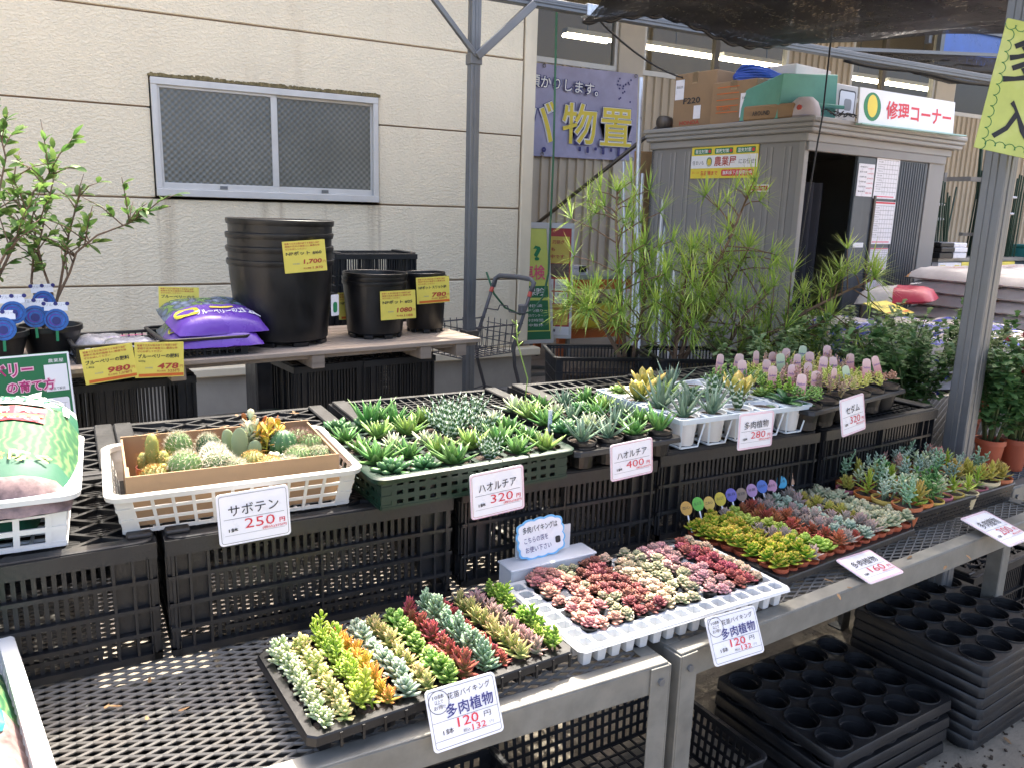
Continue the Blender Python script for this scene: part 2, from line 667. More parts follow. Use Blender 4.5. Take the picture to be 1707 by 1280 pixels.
def wall_mat():
    m = mat('cream_sprayed_render', (0.78, 0.68, 0.495), 0.85, var=0.06, scale=1.4)
    nt = m.node_tree
    N = nt.nodes.new
    b = nt.nodes['Principled BSDF']
    tc = N('ShaderNodeTexCoord')
    # sprayed, trowelled relief
    n1 = N('ShaderNodeTexNoise')
    n1.inputs['Scale'].default_value = 55
    n1.inputs['Detail'].default_value = 3
    n1.inputs['Distortion'].default_value = 0.6
    mp = N('ShaderNodeMapping')
    mp.inputs['Scale'].default_value = (0.75, 1, 1.25)
    _lnk(nt, tc.outputs['Object'], mp.inputs[0])
    _lnk(nt, mp.outputs[0], n1.inputs['Vector'])
    cr = N('ShaderNodeMapRange')
    cr.inputs[1].default_value, cr.inputs[2].default_value = 0.42, 0.62
    _lnk(nt, n1.outputs['Fac'], cr.inputs[0])
    bp = N('ShaderNodeBump')
    bp.inputs['Strength'].default_value = 0.6
    bp.inputs['Distance'].default_value = 0.005
    _lnk(nt, cr.outputs[0], bp.inputs['Height'])
    _lnk(nt, bp.outputs[0], b.inputs['Normal'])
    # rain streaks below the window and grime along the joints
    old = b.inputs['Base Color'].links[0].from_socket
    mp2 = N('ShaderNodeMapping')
    mp2.inputs['Scale'].default_value = (5.5, 1, 0.55)
    n2 = N('ShaderNodeTexNoise')
    n2.inputs['Scale'].default_value = 1
    n2.inputs['Detail'].default_value = 5
    _lnk(nt, tc.outputs['Object'], mp2.inputs[0])
    _lnk(nt, mp2.outputs[0], n2.inputs['Vector'])
    r2 = N('ShaderNodeMapRange')
    r2.inputs[1].default_value, r2.inputs[2].default_value = 0.58, 0.8
    r2.inputs[4].default_value = 0.4
    _lnk(nt, n2.outputs['Fac'], r2.inputs[0])
    mx = N('ShaderNodeMix')
    mx.data_type = 'RGBA'
    _lnk(nt, r2.outputs[0], mx.inputs[0])
    _lnk(nt, old, mx.inputs[6])
    mx.inputs[7].default_value = (0.50, 0.38, 0.24, 1)
    cur = mx.outputs[2]
    # rusty run-off marks below the window ends
    sp = N('ShaderNodeSeparateXYZ')
    _lnk(nt, tc.outputs['Object'], sp.inputs[0])
    n3 = N('ShaderNodeTexNoise')
    n3.inputs['Scale'].default_value = 9
    _lnk(nt, mp2.outputs[0], n3.inputs['Vector'])

    def mth(op, a, b_=None, c=None):
        q = N('ShaderNodeMath')
        q.operation = op
        for i, v in enumerate((a, b_, c)):
            if v is None:
                continue
            if isinstance(v, (int, float)):
                q.inputs[i].default_value = v
            else:
                _lnk(nt, v, q.inputs[i])
        return q.outputs[0]

    def rng_(v, a, b_, c=0.0, d=1.0):
        q = N('ShaderNodeMapRange')
        q.interpolation_type = 'SMOOTHSTEP'
        q.inputs[1].default_value, q.inputs[2].default_value, q.inputs[3].default_value, q.inputs[4].default_value = a, b_, c, d
        _lnk(nt, v, q.inputs[0])
        return q.outputs[0]
    zf = rng_(sp.outputs['Z'], 0.75, 1.56)
    zc = rng_(sp.outputs['Z'], 1.565, 1.575, 1.0, 0.0)
    tot = None
    for xc, w_, am in ((0.62, 0.07, 0.55), (0.55, 0.02, 0.5), (1.27, 0.05, 0.5), (1.39, 0.035, 0.6), (2.08, 0.06, 0.5), (2.145, 0.025, 0.6), (1.72, 0.03, 0.2)):
        dx = mth('ABSOLUTE', mth('SUBTRACT', sp.outputs['X'], xc))
        f_ = mth('MULTIPLY', rng_(dx, 0.0, w_, am, 0.0), mth('MULTIPLY', zf, zc))
        tot = f_ if tot is None else mth('MAXIMUM', tot, f_)
    tot = mth('MULTIPLY', tot, rng_(n3.outputs['Fac'], 0.3, 0.6, 0.45, 1.0))
    mz = N('ShaderNodeMix')
    mz.data_type = 'RGBA'
    _lnk(nt, tot, mz.inputs[0])
    _lnk(nt, cur, mz.inputs[6])
    mz.inputs[7].default_value = (0.40, 0.31, 0.20, 1)
    _lnk(nt, mz.outputs[2], b.inputs['Base Color'])
    return m


M['wall'] = wall_mat()
M['wall_trim'] = mat('cream_painted_trim', (0.74, 0.64, 0.46), 0.6, var=0.06, scale=3, stain=(0.4, 0.33, 0.22), stain_scale=(5, 5, 2), stain_amt=0.35)
M['joint'] = mat('joint_sealant', (0.24, 0.17, 0.11), 0.8, var=0.15)
M['plinth'] = mat('grey_concrete_plinth', (0.40, 0.355, 0.29), 0.85, var=0.12, scale=3, bump=0.2, bscale=40, stain=(0.26, 0.22, 0.17), stain_scale=(3, 3, 1.2), stain_amt=0.5)
bld = thing('concrete_building', (0, WY, 0), label='cream rendered concrete panel building with aluminium window behind the wooden table', cat='building')
X0, X1 = -5.0, 3.50
WX0, WX1, WZ0, WZ1 = 0.55, 2.135, 1.562, 2.335          # window opening
zs = [0.352 + 0.597 * i for i in range(11)]
G = 0.006
put('wall_core', MB().bx(X0, WX0 - 0.03, 0.016, 0.5, 0.36, zs[-1]).bx(WX1 + 0.03, X1 - 0.01, 0.016, 0.5, 0.36, zs[-1])
    .bx(WX0 - 0.03, WX1 + 0.03, 0.016, 0.5, 0.36, WZ0 - 0.02).bx(WX0 - 0.03, WX1 + 0.03, 0.016, 0.5, WZ1 + 0.02, zs[-1]).bx(X0, X1 - 0.01, 0.5, 0.7, 0.0, zs[-1]), M['joint'], bld)


def panel(x0, x1, z0, z1):
    put('panel', MB().bx(x0, x1, 0.0, 0.05, z0, z1), M['wall'], bld, bevel=0.005)


xs = [X0, -2.4, X1 - 0.012]
for i in range(len(zs) - 1):
    z0, z1 = zs[i] + G, zs[i + 1] - G
    panel(X0, -2.4 - G, z0, z1)
    a, b_ = -2.4 + G, X1 - 0.112
    if z1 < WZ0 or z0 > WZ1:
        panel(a, b_, z0, z1)
    else:
        pb = MB().bx(a, WX0 - 0.010, 0.0, 0.05, z0, z1).bx(WX1 + 0.010, b_, 0.0, 0.05, z0, z1)
        if z0 < WZ0 - 0.03:
            pb.bx(WX0 - 0.010, WX1 + 0.010, 0.0, 0.05, z0, WZ0 - 0.012)
        if z1 > WZ1 + 0.03:
            pb.bx(WX0 - 0.010, WX1 + 0.010, 0.0, 0.05, WZ1 + 0.012, z1)
        if len(pb.f) == 12:
            panel(a, WX0 - 0.010, z0, z1)
            panel(WX1 + 0.010, b_, z0, z1)
        else:
            put('panel', pb, M['wall'], bld)
# corner post, ledge, plinth
put('corner_post', MB().bx(X1 - 0.098, X1 + 0.012, -0.014, 1.9, 0.40, zs[-1]), M['wall_trim'], bld, bevel=0.006)
put('ledge', MB().bx(X0, X1 + 0.10, -0.10, 0.02, 0.285, 0.352), M['wall_trim'], bld, bevel=0.008)
put('plinth', MB().bx(X0, X1 + 0.04, -0.045, 0.5, 0.0, 0.285), M['plinth'], bld)
M['moss'] = mat('moss', (0.20, 0.16, 0.075), 0.95, var=0.5, scale=40, bump=1.0, bscale=150)
mb = MB()
rr = random.Random(3)
for i in range(420):
    x = WX0 - 0.01 + (WX1 - WX0 + 0.03) * rr.random()
    h = (0.012 + 0.02 * rr.random()) * (0.5 + 0.5 * noise.noise(V((x * 4, 0, 0))) + 0.35)
    mb.box((x, -0.004, WZ1 + 0.008 + h * 0.4), (0.014, 0.014, max(0.004, h)), rz=rr.random())
put('moss_line', mb, M['moss'], bld, kind='stuff')

# window
M['alu'] = mat('aluminium_frame', (0.56, 0.55, 0.52), 0.42, metal=0.25, var=0.06, scale=8, stain=(0.45, 0.43, 0.4), stain_scale=(9, 9, 4), stain_amt=0.3)


def obscure_glass():
    m = bpy.data.materials.new('patterned_obscure_glass')
    m.use_nodes = True
    nt = m.node_tree
    b = nt.nodes['Principled BSDF']
    N = nt.nodes.new
    tc = N('ShaderNodeTexCoord')
    mp = N('ShaderNodeMapping')
    mp.inputs['Scale'].default_value = (140, 140, 140)
    _lnk(nt, tc.outputs['Object'], mp.inputs[0])
    sx = N('ShaderNodeSeparateXYZ')
    _lnk(nt, mp.outputs[0], sx.inputs[0])
    hs = []
    for k in ('X', 'Z'):
        s = N('ShaderNodeMath')
        s.operation = 'SINE'
        _lnk(nt, sx.outputs[k], s.inputs[0])
        hs.append(s)
    mu = N('ShaderNodeMath')
    mu.operation = 'MULTIPLY'
    _lnk(nt, hs[0].outputs[0], mu.inputs[0])
    _lnk(nt, hs[1].outputs[0], mu.inputs[1])
    bp = N('ShaderNodeBump')
    bp.inputs['Strength'].default_value = 0.2
    bp.inputs['Distance'].default_value = 0.006
    _lnk(nt, mu.outputs[0], bp.inputs['Height'])
    _lnk(nt, bp.outputs[0], b.inputs['Normal'])
    cr = N('ShaderNodeValToRGB')
    cr.color_ramp.elements[0].position, cr.color_ramp.elements[0].color = 0.1, (0.06, 0.065, 0.056, 1)
    cr.color_ramp.elements[1].position, cr.color_ramp.elements[1].color = 0.95, (0.155, 0.16, 0.14, 1)
    ab = N('ShaderNodeMath')
    ab.operation = 'MULTIPLY_ADD'
    ab.inputs[1].default_value = ab.inputs[2].default_value = 0.5
    _lnk(nt, mu.outputs[0], ab.inputs[0])
    nn_ = N('ShaderNodeTexNoise')
    nn_.inputs['Scale'].default_value = 2.2
    _lnk(nt, tc.outputs['Object'], nn_.inputs['Vector'])
    a2 = N('ShaderNodeMath')
    a2.operation = 'MULTIPLY'
    _lnk(nt, ab.outputs[0], a2.inputs[0])
    _lnk(nt, nn_.outputs['Fac'], a2.inputs[1])
    a3 = N('ShaderNodeMath')
    a3.operation = 'MULTIPLY'
    a3.inputs[1].default_value = 1.7
    _lnk(nt, a2.outputs[0], a3.inputs[0])
    _lnk(nt, a3.outputs[0], cr.inputs[0])
    _lnk(nt, cr.outputs[0], b.inputs['Base Color'])
    b.inputs['Roughness'].default_value = 0.25
    b.inputs['Specular IOR Level'].default_value = 0.9
    return m


M['obscure'] = obscure_glass()
win = put('window', MB().bx(WX0, WX1, -0.028, 0.05, WZ1 - 0.045, WZ1).bx(WX0, WX1, -0.034, 0.05, WZ0, WZ0 + 0.05)
          .bx(WX0, WX0 + 0.04, -0.026, 0.05, WZ0 + 0.05, WZ1 - 0.045).bx(WX1 - 0.04, WX1, -0.026, 0.05, WZ0 + 0.05, WZ1 - 0.045), M['alu'], bld, bevel=0.003)
xm = (WX0 + WX1) / 2 + 0.015
for k, (a, b_, yy) in enumerate(((WX0 + 0.04, xm + 0.022, 0.0), (xm - 0.022, WX1 - 0.04, 0.018))):
    put('sash', MB().bx(a, b_, yy - 0.012, yy + 0.008, WZ0 + 0.05, WZ0 + 0.092).bx(a, b_, yy - 0.012, yy + 0.008, WZ1 - 0.062, WZ1 - 0.045)
        .bx(a, a + (0.014 if k == 0 else 0.044), yy - 0.0125, yy + 0.009, WZ0 + 0.092, WZ1 - 0.062).bx(b_ - (0.044 if k == 0 else 0.014), b_, yy - 0.0125, yy + 0.009, WZ0 + 0.092, WZ1 - 0.062), M['alu'], win, bevel=0.002)
    put('pane', MB().bx(a + 0.012, b_ - 0.012, yy - 0.001, yy + 0.004, WZ0 + 0.09, WZ1 - 0.06), M['obscure'], win)
    put('latch', MB().bx((a + b_) / 2 - 0.02, (a + b_) / 2 + 0.03, yy - 0.020, yy - 0.0125, WZ0 + 0.058, WZ0 + 0.08), M['steel'], win)
put('window_room', MB().bx(WX0, WX1, 0.3, 0.32, WZ0, WZ1), mat('dark_room', (0.05, 0.05, 0.05), 0.9, var=0), win)

# ---- store building behind: ribbed metal cladding and clerestory windows
SY = 8.2
store = thing('store_building', (0, SY, 0), label='long store with beige ribbed metal cladding and high lit windows behind the grey shed', cat='building')
M['ribbed'] = mat('beige_ribbed_cladding', (0.50, 0.42, 0.31), 0.5, var=0.07, scale=2, stain=(0.33, 0.28, 0.21), stain_scale=(3, 3, 0.7), stain_amt=0.4)
M['store_trim'] = mat('beige_store_trim', (0.50, 0.45, 0.37), 0.5, var=0.06, scale=3)


def ribs(x0, x1, z0, z1, name='cladding_sheet', p=0.12):
    mb = MB()
    n = int((x1 - x0) / p)
    prof = []
    for i in range(n + 1):
        x = x0 + i * p
        prof += [(x, 0.0), (x + p * 0.62, 0.0), (x + p * 0.70, -0.028), (x + p * 0.92, -0.028)]
    prof = [q for q in prof if q[0] <= x1] + [(x1, 0.0)]
    vs = [(x, y, z) for z in (z0, z1) for x, y in prof]
    k = len(prof)
    mb.add(vs, [(i, i + 1, k + i + 1, k + i) for i in range(k - 1)])
    put(name, mb, M['ribbed'], store)


SILL = 3.20
for a, b_ in ((3.5, 5.76), (6.12, 8.5), (9.7, 11.55), (12.0, 14.0), (14.0, 16.5), (16.5, 22.0)):
    ribs(a, b_, 0.0, SILL - 0.06)
ribs(8.5, 9.7, 0.0, 5.6)
ribs(16.5, 22.0, 3.14, 5.6)
for a, b_ in ((5.76, 6.12), (11.55, 12.0)):
    put('pilaster', MB().bx(a, b_, -0.05, 0.1, 0, 5.6), M['store_trim'], store, bevel=0.006)
put('parapet', MB().bx(3.4, 22.0, -0.1, 0.3, 5.6, 6.6), M['store_trim'], store)
put('added_shading_eave', MB().bx(3.6, 22.0, -3.5, -0.1, 4.75, 4.9), M['store_trim'], store)  # added overhang out of view, keeps sky light off wall and shed
# clerestory windows
M['glass'] = mat('store_glass', (0.9, 0.93, 0.92), 0.03, var=0, spec=0.6, trans=1.0)


def clear_glass():
    m = bpy.data.materials.new('clear_window_glass')
    m.use_nodes = True
    nt = m.node_tree
    nt.nodes.remove(nt.nodes['Principled BSDF'])
    N = nt.nodes.new
    t = N('ShaderNodeBsdfTransparent')
    t.inputs[0].default_value = (0.8, 0.82, 0.8, 1)
    g = N('ShaderNodeBsdfGlossy')
    g.inputs['Roughness'].default_value = 0.02
    fr = N('ShaderNodeFresnel')
    fr.inputs[0].default_value = 1.55
    ms = N('ShaderNodeMixShader')
    _lnk(nt, fr.outputs[0], ms.inputs[0])
    _lnk(nt, t.outputs[0], ms.inputs[1])
    _lnk(nt, g.outputs[0], ms.inputs[2])
    _lnk(nt, ms.outputs[0], nt.nodes['Material Output'].inputs['Surface'])
    return m


M['clear'] = clear_glass()
M['bronze'] = mat('bronze_frame', (0.10, 0.085, 0.07), 0.4, metal=0.4, var=0.1)
for a, b_, mull in ((3.5, 5.76, (4.6,)), (6.12, 8.5, (7.27,)), (9.7, 11.55, (10.4,)), (12.0, 14.0, (13.0,)), (14.0, 16.5, (15.2,))):
    w = put('window', MB().bx(a, b_, -0.02, 0.06, SILL - 0.06, SILL).bx(a, b_, -0.02, 0.06, 5.54, 5.6).bx(a, a + 0.045, -0.021, 0.06, SILL, 5.54).bx(b_ - 0.045, b_, -0.021, 0.06, SILL, 5.54), M['alu'], store, bevel=0.003)
    for q in mull:
        put('mullion', MB().bx(q - 0.035, q + 0.035, -0.015, 0.05, SILL, 5.54), M['bronze'], w)
    cuts = [a + 0.045] + list(mull) + [b_ - 0.045]
    for c0, c1 in zip(cuts, cuts[1:]):
        pm_ = MB()
        pm_.add([(c0, 0.02, SILL), (c1, 0.02, SILL), (c1, 0.02, 5.54), (c0, 0.02, 5.54)], [(0, 1, 2, 3)])
        put('pane', pm_, M['clear'], w)
M['room'] = mat('store_interior', (0.15, 0.125, 0.09), 0.8, var=0.1, scale=1)
put('interior_room', MB().bx(3.5, 16.5, 3.4, 3.5, 2.6, 6.0).bx(3.5, 16.5, 0.1, 3.5, 5.45, 5.55).bx(3.5, 16.5, 0.1, 3.5, 2.6, 2.65).bx(3.42, 3.5, 0.1, 3.4, 2.6, 6.0).bx(16.5, 16.58, 0.1, 3.4, 2.6, 6.0), M['room'], store)
M['tube_light'] = emit('fluorescent_tube', (1.0, 0.88, 0.66), 7.0)
M['light_body'] = mat('lamp_body', (0.7, 0.68, 0.62), 0.5, var=0)
for k, (x0, x1, yy, zz) in enumerate(((5.9, 6.6, 1.4, 3.77), (7.0, 8.5, 1.4, 3.77), (8.6, 10.4, 1.4, 3.77), (11.0, 12.1, 1.4, 3.77), (12.25, 14.0, 1.4, 3.77))):
    t = thing('fluorescent_light', ((x0 + x1) / 2, SY + yy, zz), label='lit fluorescent light inside the store ' + ('behind the banner window', 'behind the window right of the banner', 'behind the window above the mint chest', 'behind the window above the repair board', 'behind the last window by the lime sign')[k], cat='ceiling light', group='fluorescent lights inside the store')
    L = x1 - x0
    put('housing', MB().bx(-L / 2, L / 2, -0.06, 0.06, 0.04, 0.10), M['light_body'], t)
    for s in (-1, 1):
        put('tube', MB().tube([(-L / 2, s * 0.045, 0.015), (L / 2, s * 0.045, 0.015)], 0.02, 8), M['tube_light'], t, smooth=True)
    put('hanger', MB().tube([(0, 0, 0.1), (0, 0, 5.45 - zz)], 0.008, 5), M['steel'], t)

# ---- roof frame of the sales yard: posts, beam, braces
BY = 4.5


def square_post(name, x, y, h, s, label, rz=0.0):
    t = thing(name, (x, y, 0), rz, label=label, cat='post', group='posts of the shade frame')
    mb = MB().bx(-s / 2, s / 2, -s / 2, s / 2, 0, h)
    for sg in (-1, 1):                      # rolled grooves along the faces
        mb.bx(-s * 0.16, s * 0.16, sg * s / 2 - 0.0025, sg * s / 2 + 0.0025, 0, h - 0.001)
        mb.bx(sg * s / 2 - 0.0025, sg * s / 2 + 0.0025, -s * 0.16, s * 0.16, 0, h - 0.001)
    put('post_shaft', mb, M['steel'], t, bevel=0.004)
    put('base_plate', MB().bx(-s, s, -s, s, 0, 0.012), M['steel'], t)
    return t


p1 = square_post('frame_post', 2.152, BY, 2.72, 0.060, 'grey steel post with two diagonal braces beside the shopping cart')
put('brace', MB().bar((0.0, -0.03, 2.40), (0.37, -0.03, 2.735), 0.045, 0.045, V((0, 1, 0))), M['steel'], p1, bevel=0.004)
put('brace', MB().bar((0.0, -0.03, 2.405), (-0.33, -0.03, 2.735), 0.028, 0.028, V((0, 1, 0))), M['steel'], p1, bevel=0.003)
put('collar', MB().bx(-0.037, 0.037, -0.037, 0.037, 2.36, 2.42), M['steel'], p1, bevel=0.003)
put('collar', MB().bx(-0.045, 0.045, -0.045, 0.045, 0.72, 0.80), M['bronze'], p1, bevel=0.003)
square_post('frame_post', 2.636, 1.60, 2.9, 0.074, 'thick grooved grey post holding the lime green sign', 0.12)
square_post('frame_post', 7.50, 4.6, 2.75, 0.075, 'slim grey post standing before the rack of green stakes')
bm_ = thing('frame_beam', (0, BY, 2.755), label='long silver beam of the shade frame above the braced post', cat='beam')
put('beam_rail', MB().bx(-3.0, 9.0, -0.03, 0.03, -0.028, 0.028).bx(-3.0, 9.0, -0.034, -0.029, -0.008, 0.008), M['steel'], bm_, bevel=0.004)
put('joint_sleeve', MB().bx(2.9, 3.02, -0.038, 0.038, -0.036, 0.036), mat('silver_tape', (0.6, 0.62, 0.64), 0.3, metal=0.6, var=0.3, scale=30), bm_, bevel=0.004)
b2 = thing('frame_beam', (2.66, 1.57, 2.86), radians(90) + 0.12, label='silver beam running over the thick grooved post', cat='beam')
put('beam_rail', MB().bx(-4.0, 3.2, -0.03, 0.03, 0.028, 0.084), M['steel'], b2, bevel=0.004)


# ---- shade netting
def net_mat():
    m = bpy.data.materials.new('black_shade_net')
    m.use_nodes = True
    nt = m.node_tree
    b = nt.nodes['Principled BSDF']
    N = nt.nodes.new
    b.inputs['Base Color'].default_value = (0.008, 0.0075, 0.010, 1)
    b.inputs['Roughness'].default_value = 0.6
    tc = N('ShaderNodeTexCoord')
    mp = N('ShaderNodeMapping')
    mp.inputs['Scale'].default_value = (120, 26, 26)
    nz = N('ShaderNodeTexNoise')
    nz.inputs['Scale'].default_value = 1.0
    nz.inputs['Detail'].default_value = 4
    _lnk(nt, tc.outputs['Object'], mp.inputs[0])
    _lnk(nt, mp.outputs[0], nz.inputs['Vector'])
    mp2 = N('ShaderNodeMapping')
    mp2.inputs['Scale'].default_value = (1.2, 9, 9)
    n2 = N('ShaderNodeTexNoise')
    n2.inputs['Scale'].default_value = 1.0
    n2.inputs['Detail'].default_value = 3
    _lnk(nt, tc.outputs['Object'], mp2.inputs[0])
    _lnk(nt, mp2.outputs[0], n2.inputs['Vector'])
    ad = N('ShaderNodeMath')
    ad.operation = 'MULTIPLY_ADD'
    ad.inputs[1].default_value = 0.55
    _lnk(nt, n2.outputs['Fac'], ad.inputs[0])
    _lnk(nt, nz.outputs['Fac'], ad.inputs[2])
    rp = N('ShaderNodeMapRange')
    rp.inputs[1].default_value, rp.inputs[2].default_value = 0.76, 1.02
    rp.inputs[3].default_value, rp.inputs[4].default_value = 0.99, 0.6
    _lnk(nt, ad.outputs[0], rp.inputs[0])
    tr = N('ShaderNodeBsdfTransparent')
    ms = N('ShaderNodeMixShader')
    _lnk(nt, rp.outputs[0], ms.inputs[0])
    _lnk(nt, tr.outputs[0], ms.inputs[1])
    _lnk(nt, b.outputs[0], ms.inputs[2])
    _lnk(nt, ms.outputs[0], nt.nodes['Material Output'].inputs['Surface'])
    return m


M['net'] = net_mat()


def sag_net(name, fl, fr, nr, nl, sag, nu=40, nv=24, seed=1, ripple=0.035):
    fl, fr, nr, nl = V(fl), V(fr), V(nr), V(nl)

    def fn(u, v):
        p = fl.lerp(fr, u).lerp(nl.lerp(nr, u), v)
        s = sag * 4 * v * (1 - v) + 0.05 * sin(u * 9 + seed) * (1 - v)
        return p + V((0, 0, -s + ripple * noise.noise(V((u * 7, v * 10, seed))) + 0.015 * noise.noise(V((u * 30, v * 30, seed)))))
    mb = MB().grid(fn, nu, nv)
    return mb.mesh(name, M['net'], True)


nt1 = obj('shade_net', sag_net('shade_net', (2.80, 4.36, 2.70), (4.72, 4.28, 2.70), (6.1, -0.6, 2.72), (0.75, -0.6, 2.95), 0.10, seed=2),
          label='big black shade net sagging from the silver beam over the plant benches', cat='shade net', group='black shade nets')
hem = MB().tube([(2.80 + 0.02 * i, 4.355 - 0.0008 * i, 2.70 - 0.008 * sin(i * 0.8) - 0.05 * sin(i / 96 * 9 + 2)) for i in range(96)], 0.014, 5)
put('hem', hem, M['black_plastic'], nt1, smooth=True)
nt2 = obj('shade_net', sag_net('shade_net', (6.2, 5.32, 2.94), (10.5, 5.30, 2.92), (10.5, 5.26, 3.36), (6.1, 5.28, 2.99), 0.02, seed=5),
          label='narrow black shade net strip hanging behind the silver beam near the repair corner sign', cat='shade net', group='black shade nets')
put('hem', MB().tube([(6.2 + 0.086 * i, 5.30, 2.93 - 0.0004 * i - 0.012 * sin(i * 0.4)) for i in range(51)], 0.03, 5), M['black_plastic'], nt2, smooth=True)
put('support_rail', MB().bar((6.0, 5.24, 2.99), (10.6, 5.22, 3.38), 0.03, 0.03), M['steel'], nt2)
# sky between the nets, painted as a framed blue panel
rl = thing('sky_stand_in', (8.95, 5.8, 3.36), 0.0, label='blue panel standing in for sky in a silver frame between the two nets', cat='roof panel')
M['sky_sheet'] = mat('painted_sky_blue', (0.06, 0.16, 0.55), 0.3, var=0.35, scale=1.5)
put('sheet', MB().bx(-0.75, 1.9, 0.0, 0.02, -0.16, 0.20), M['sky_sheet'], rl)
put('sheet_frame', MB().bar((-0.75, -0.01, -0.18), (1.9, -0.01, -0.16), 0.05, 0.05).bar((-0.75, -0.01, 0.2), (1.9, -0.01, 0.22), 0.05, 0.05)
    .bar((-0.78, -0.01, -0.2), (-0.78, -0.01, 0.25), 0.06, 0.05, V((0, 1, 0))).bar((0.35, -0.012, -0.16), (0.35, -0.012, 0.2), 0.05, 0.05, V((0, 1, 0))), M['steel'], rl)
put('rafter', MB().bar((-0.9, 0.05, 0.0), (-0.9, 0.05, 2.6), 0.05, 0.05, V((0, 1, 0))), M['steel'], rl)

# ================================================================== BACKGROUND THINGS
# ---- purple storage banner on the store wall
M['banner'] = mat('lavender_banner_cloth', (0.36, 0.35, 0.50), 0.7, var=0.14, scale=3, bump=0.3, bscale=6, stain=(0.42, 0.41, 0.6), stain_scale=(3, 3, 6), stain_amt=0.6)
BW, BH = 2.6, 0.985
bmw = frame((6.05 - BW / 2, SY - 0.06, 2.625), (1, 0, 0.012), (0, 0, 1))
mb = MB()
mb.grid(lambda u, v: ((u - 0.5) * BW, (v - 0.5) * BH, 0.012 * sin(u * 14 + v * 2) + 0.006 * noise.noise(V((u * 8, v * 6, 1)))), 48, 16)
ban = put('storage_banner', mb, M['banner'], smooth=True, mw=bmw, label='lavender banner with big yellow storage shed lettering on the ribbed store wall', cat='banner')
for bold, ink, z in ((0.075, 'ink_navy', 0.020), (0.045, 'ink_white', 0.0225), (0.012, 'ink_yellow', 0.025)):
    text(ban, '物', 0.385 + 0.10, -0.115, 0.46 * (1 + bold * 0.9), 0.44 * (1 + bold * 0.9), ink, bold * 0.8, z)
    text(ban, '置', 1.00, -0.125, 0.44 * (1 + bold * 0.9), 0.42 * (1 + bold * 0.9), ink, bold * 0.8, z)
    text(ban, 'バ', -0.06, -0.12, 0.42 * (1 + bold * 0.9), 0.44 * (1 + bold * 0.9), ink, bold * 0.8, z)
for bold, ink, z in ((0.09, 'ink_navy', 0.020), (0.012, 'ink_white', 0.023)):
    text(ban, 'お預かりします。', 0.20, 0.29, 1.05 * (1 + bold * 0.25), 0.13 * (1 + bold * 1.2), ink, bold, z, rot=-0.05)
text(ban, '。', 0.02, -0.42, 0.06, 0.06, 'ink_navy', 0.05, 0.022)
for k in range(16):
    rr = random.Random(k)
    patch(ban, 'floral_print', 1.08 + 0.22 * (rr.random() - 0.5), 0.30 + 0.26 * (rr.random() - 0.5), 0.022, 0.022, 'ink_navy', 0.021, r=0.01)
for k in range(7):
    rr = random.Random(k + 50)
    patch(ban, 'skyline_print', 0.5 + 0.11 * k, -0.40 + 0.02 * rr.random(), 0.035, 0.03 + 0.08 * rr.random(), 'ink_navy', 0.021, r=0.008)
for x in (-1.25, 0.0, 1.25):
    for s in (-1, 1):
        put('eyelet', MB().tube([(x + 0.018 * cos(a * pi / 4), s * 0.47 + 0.018 * sin(a * pi / 4), 0.02) for a in range(8)], 0.005, 4, closed=True), M['galv'], ban)

# ---- grey storage shed (repair corner)
SA = radians(6.2)
shed = thing('storage_shed', (4.416, 4.034, 0), SA, label='grey brown ribbed metal storage shed with open dark doorway, used as the repair corner', cat='shed')
M['shed'] = mat('grey_brown_shed_metal', (0.235, 0.228, 0.215), 0.45, var=0.07, scale=2, stain=(0.18, 0.165, 0.15), stain_scale=(3, 3, 0.6), stain_amt=0.4)
M['shed_trim'] = mat('light_shed_trim', (0.285, 0.275, 0.255), 0.42, var=0.05, scale=3)
M['shed_door'] = mat('blue_grey_door', (0.085, 0.10, 0.115), 0.32, metal=0.3, var=0.15, scale=2, stain=(0.16, 0.18, 0.2), stain_scale=(14, 14, 0.6), stain_amt=0.5)
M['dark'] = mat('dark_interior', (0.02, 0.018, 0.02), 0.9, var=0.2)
SL, SD, SH = 1.90, 1.46, 2.20
mb = MB()                                       # ribbed left side
for i in range(9):
    s = 0.10 + i * 0.155
    mb.bx(-0.006, 0.02, s, s + 0.02, 0.06, 2.02).bx(-0.004, 0.02, s + 0.05, s + 0.062, 0.06, 2.02)
put('side_ribs', mb, M['shed_trim'], shed)
put('side_wall', MB().bx(0.0, 0.03, 0.035, SD, 0.0, 2.05), M['shed'], shed)
put('side_wall', MB().bx(SL - 0.14, SL - 0.11, 0.035, SD, 0.0, 2.05), M['shed'], shed)
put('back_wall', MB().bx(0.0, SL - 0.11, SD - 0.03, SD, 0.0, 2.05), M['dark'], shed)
put('corner_post', MB().bx(-0.014, 0.035, -0.012, 0.034, 0.0, 2.05), M['shed_trim'], shed, bevel=0.004)
put('door_jamb', MB().bx(SL - 0.33, SL - 0.10, -0.014, 0.034, 0.0, 2.05), M['shed'], shed, bevel=0.004)
roof = put('roof', MB().bx(-0.06, SL + 0.03, -0.10, SD + 0.06, 2.172, 2.205).bx(-0.050, SL + 0.020, -0.088, SD + 0.05, 2.140, 2.172)
           .bx(-0.042, SL + 0.012, -0.078, SD + 0.04, 2.108, 2.140).bx(-0.02, SL - 0.05, -0.03, SD + 0.01, 2.05, 2.108), M['shed_trim'], shed, bevel=0.007)
put('lintel', MB().bx(0.0, SL - 0.12, -0.03, 0.03, 1.99, 2.05), M['shed'], shed, bevel=0.004)
door = put('sliding_door', MB().bx(0.62, 1.56, -0.008, 0.02, 0.03, 1.99), M['shed_door'], shed, bevel=0.004)
mb = MB()
for i in range(12):
    mb.bx(1.15 + i * 0.033, 1.163 + i * 0.033, -0.013, -0.006, 0.04, 1.98)
put('door_ribs', mb, M['shed_door'], door)
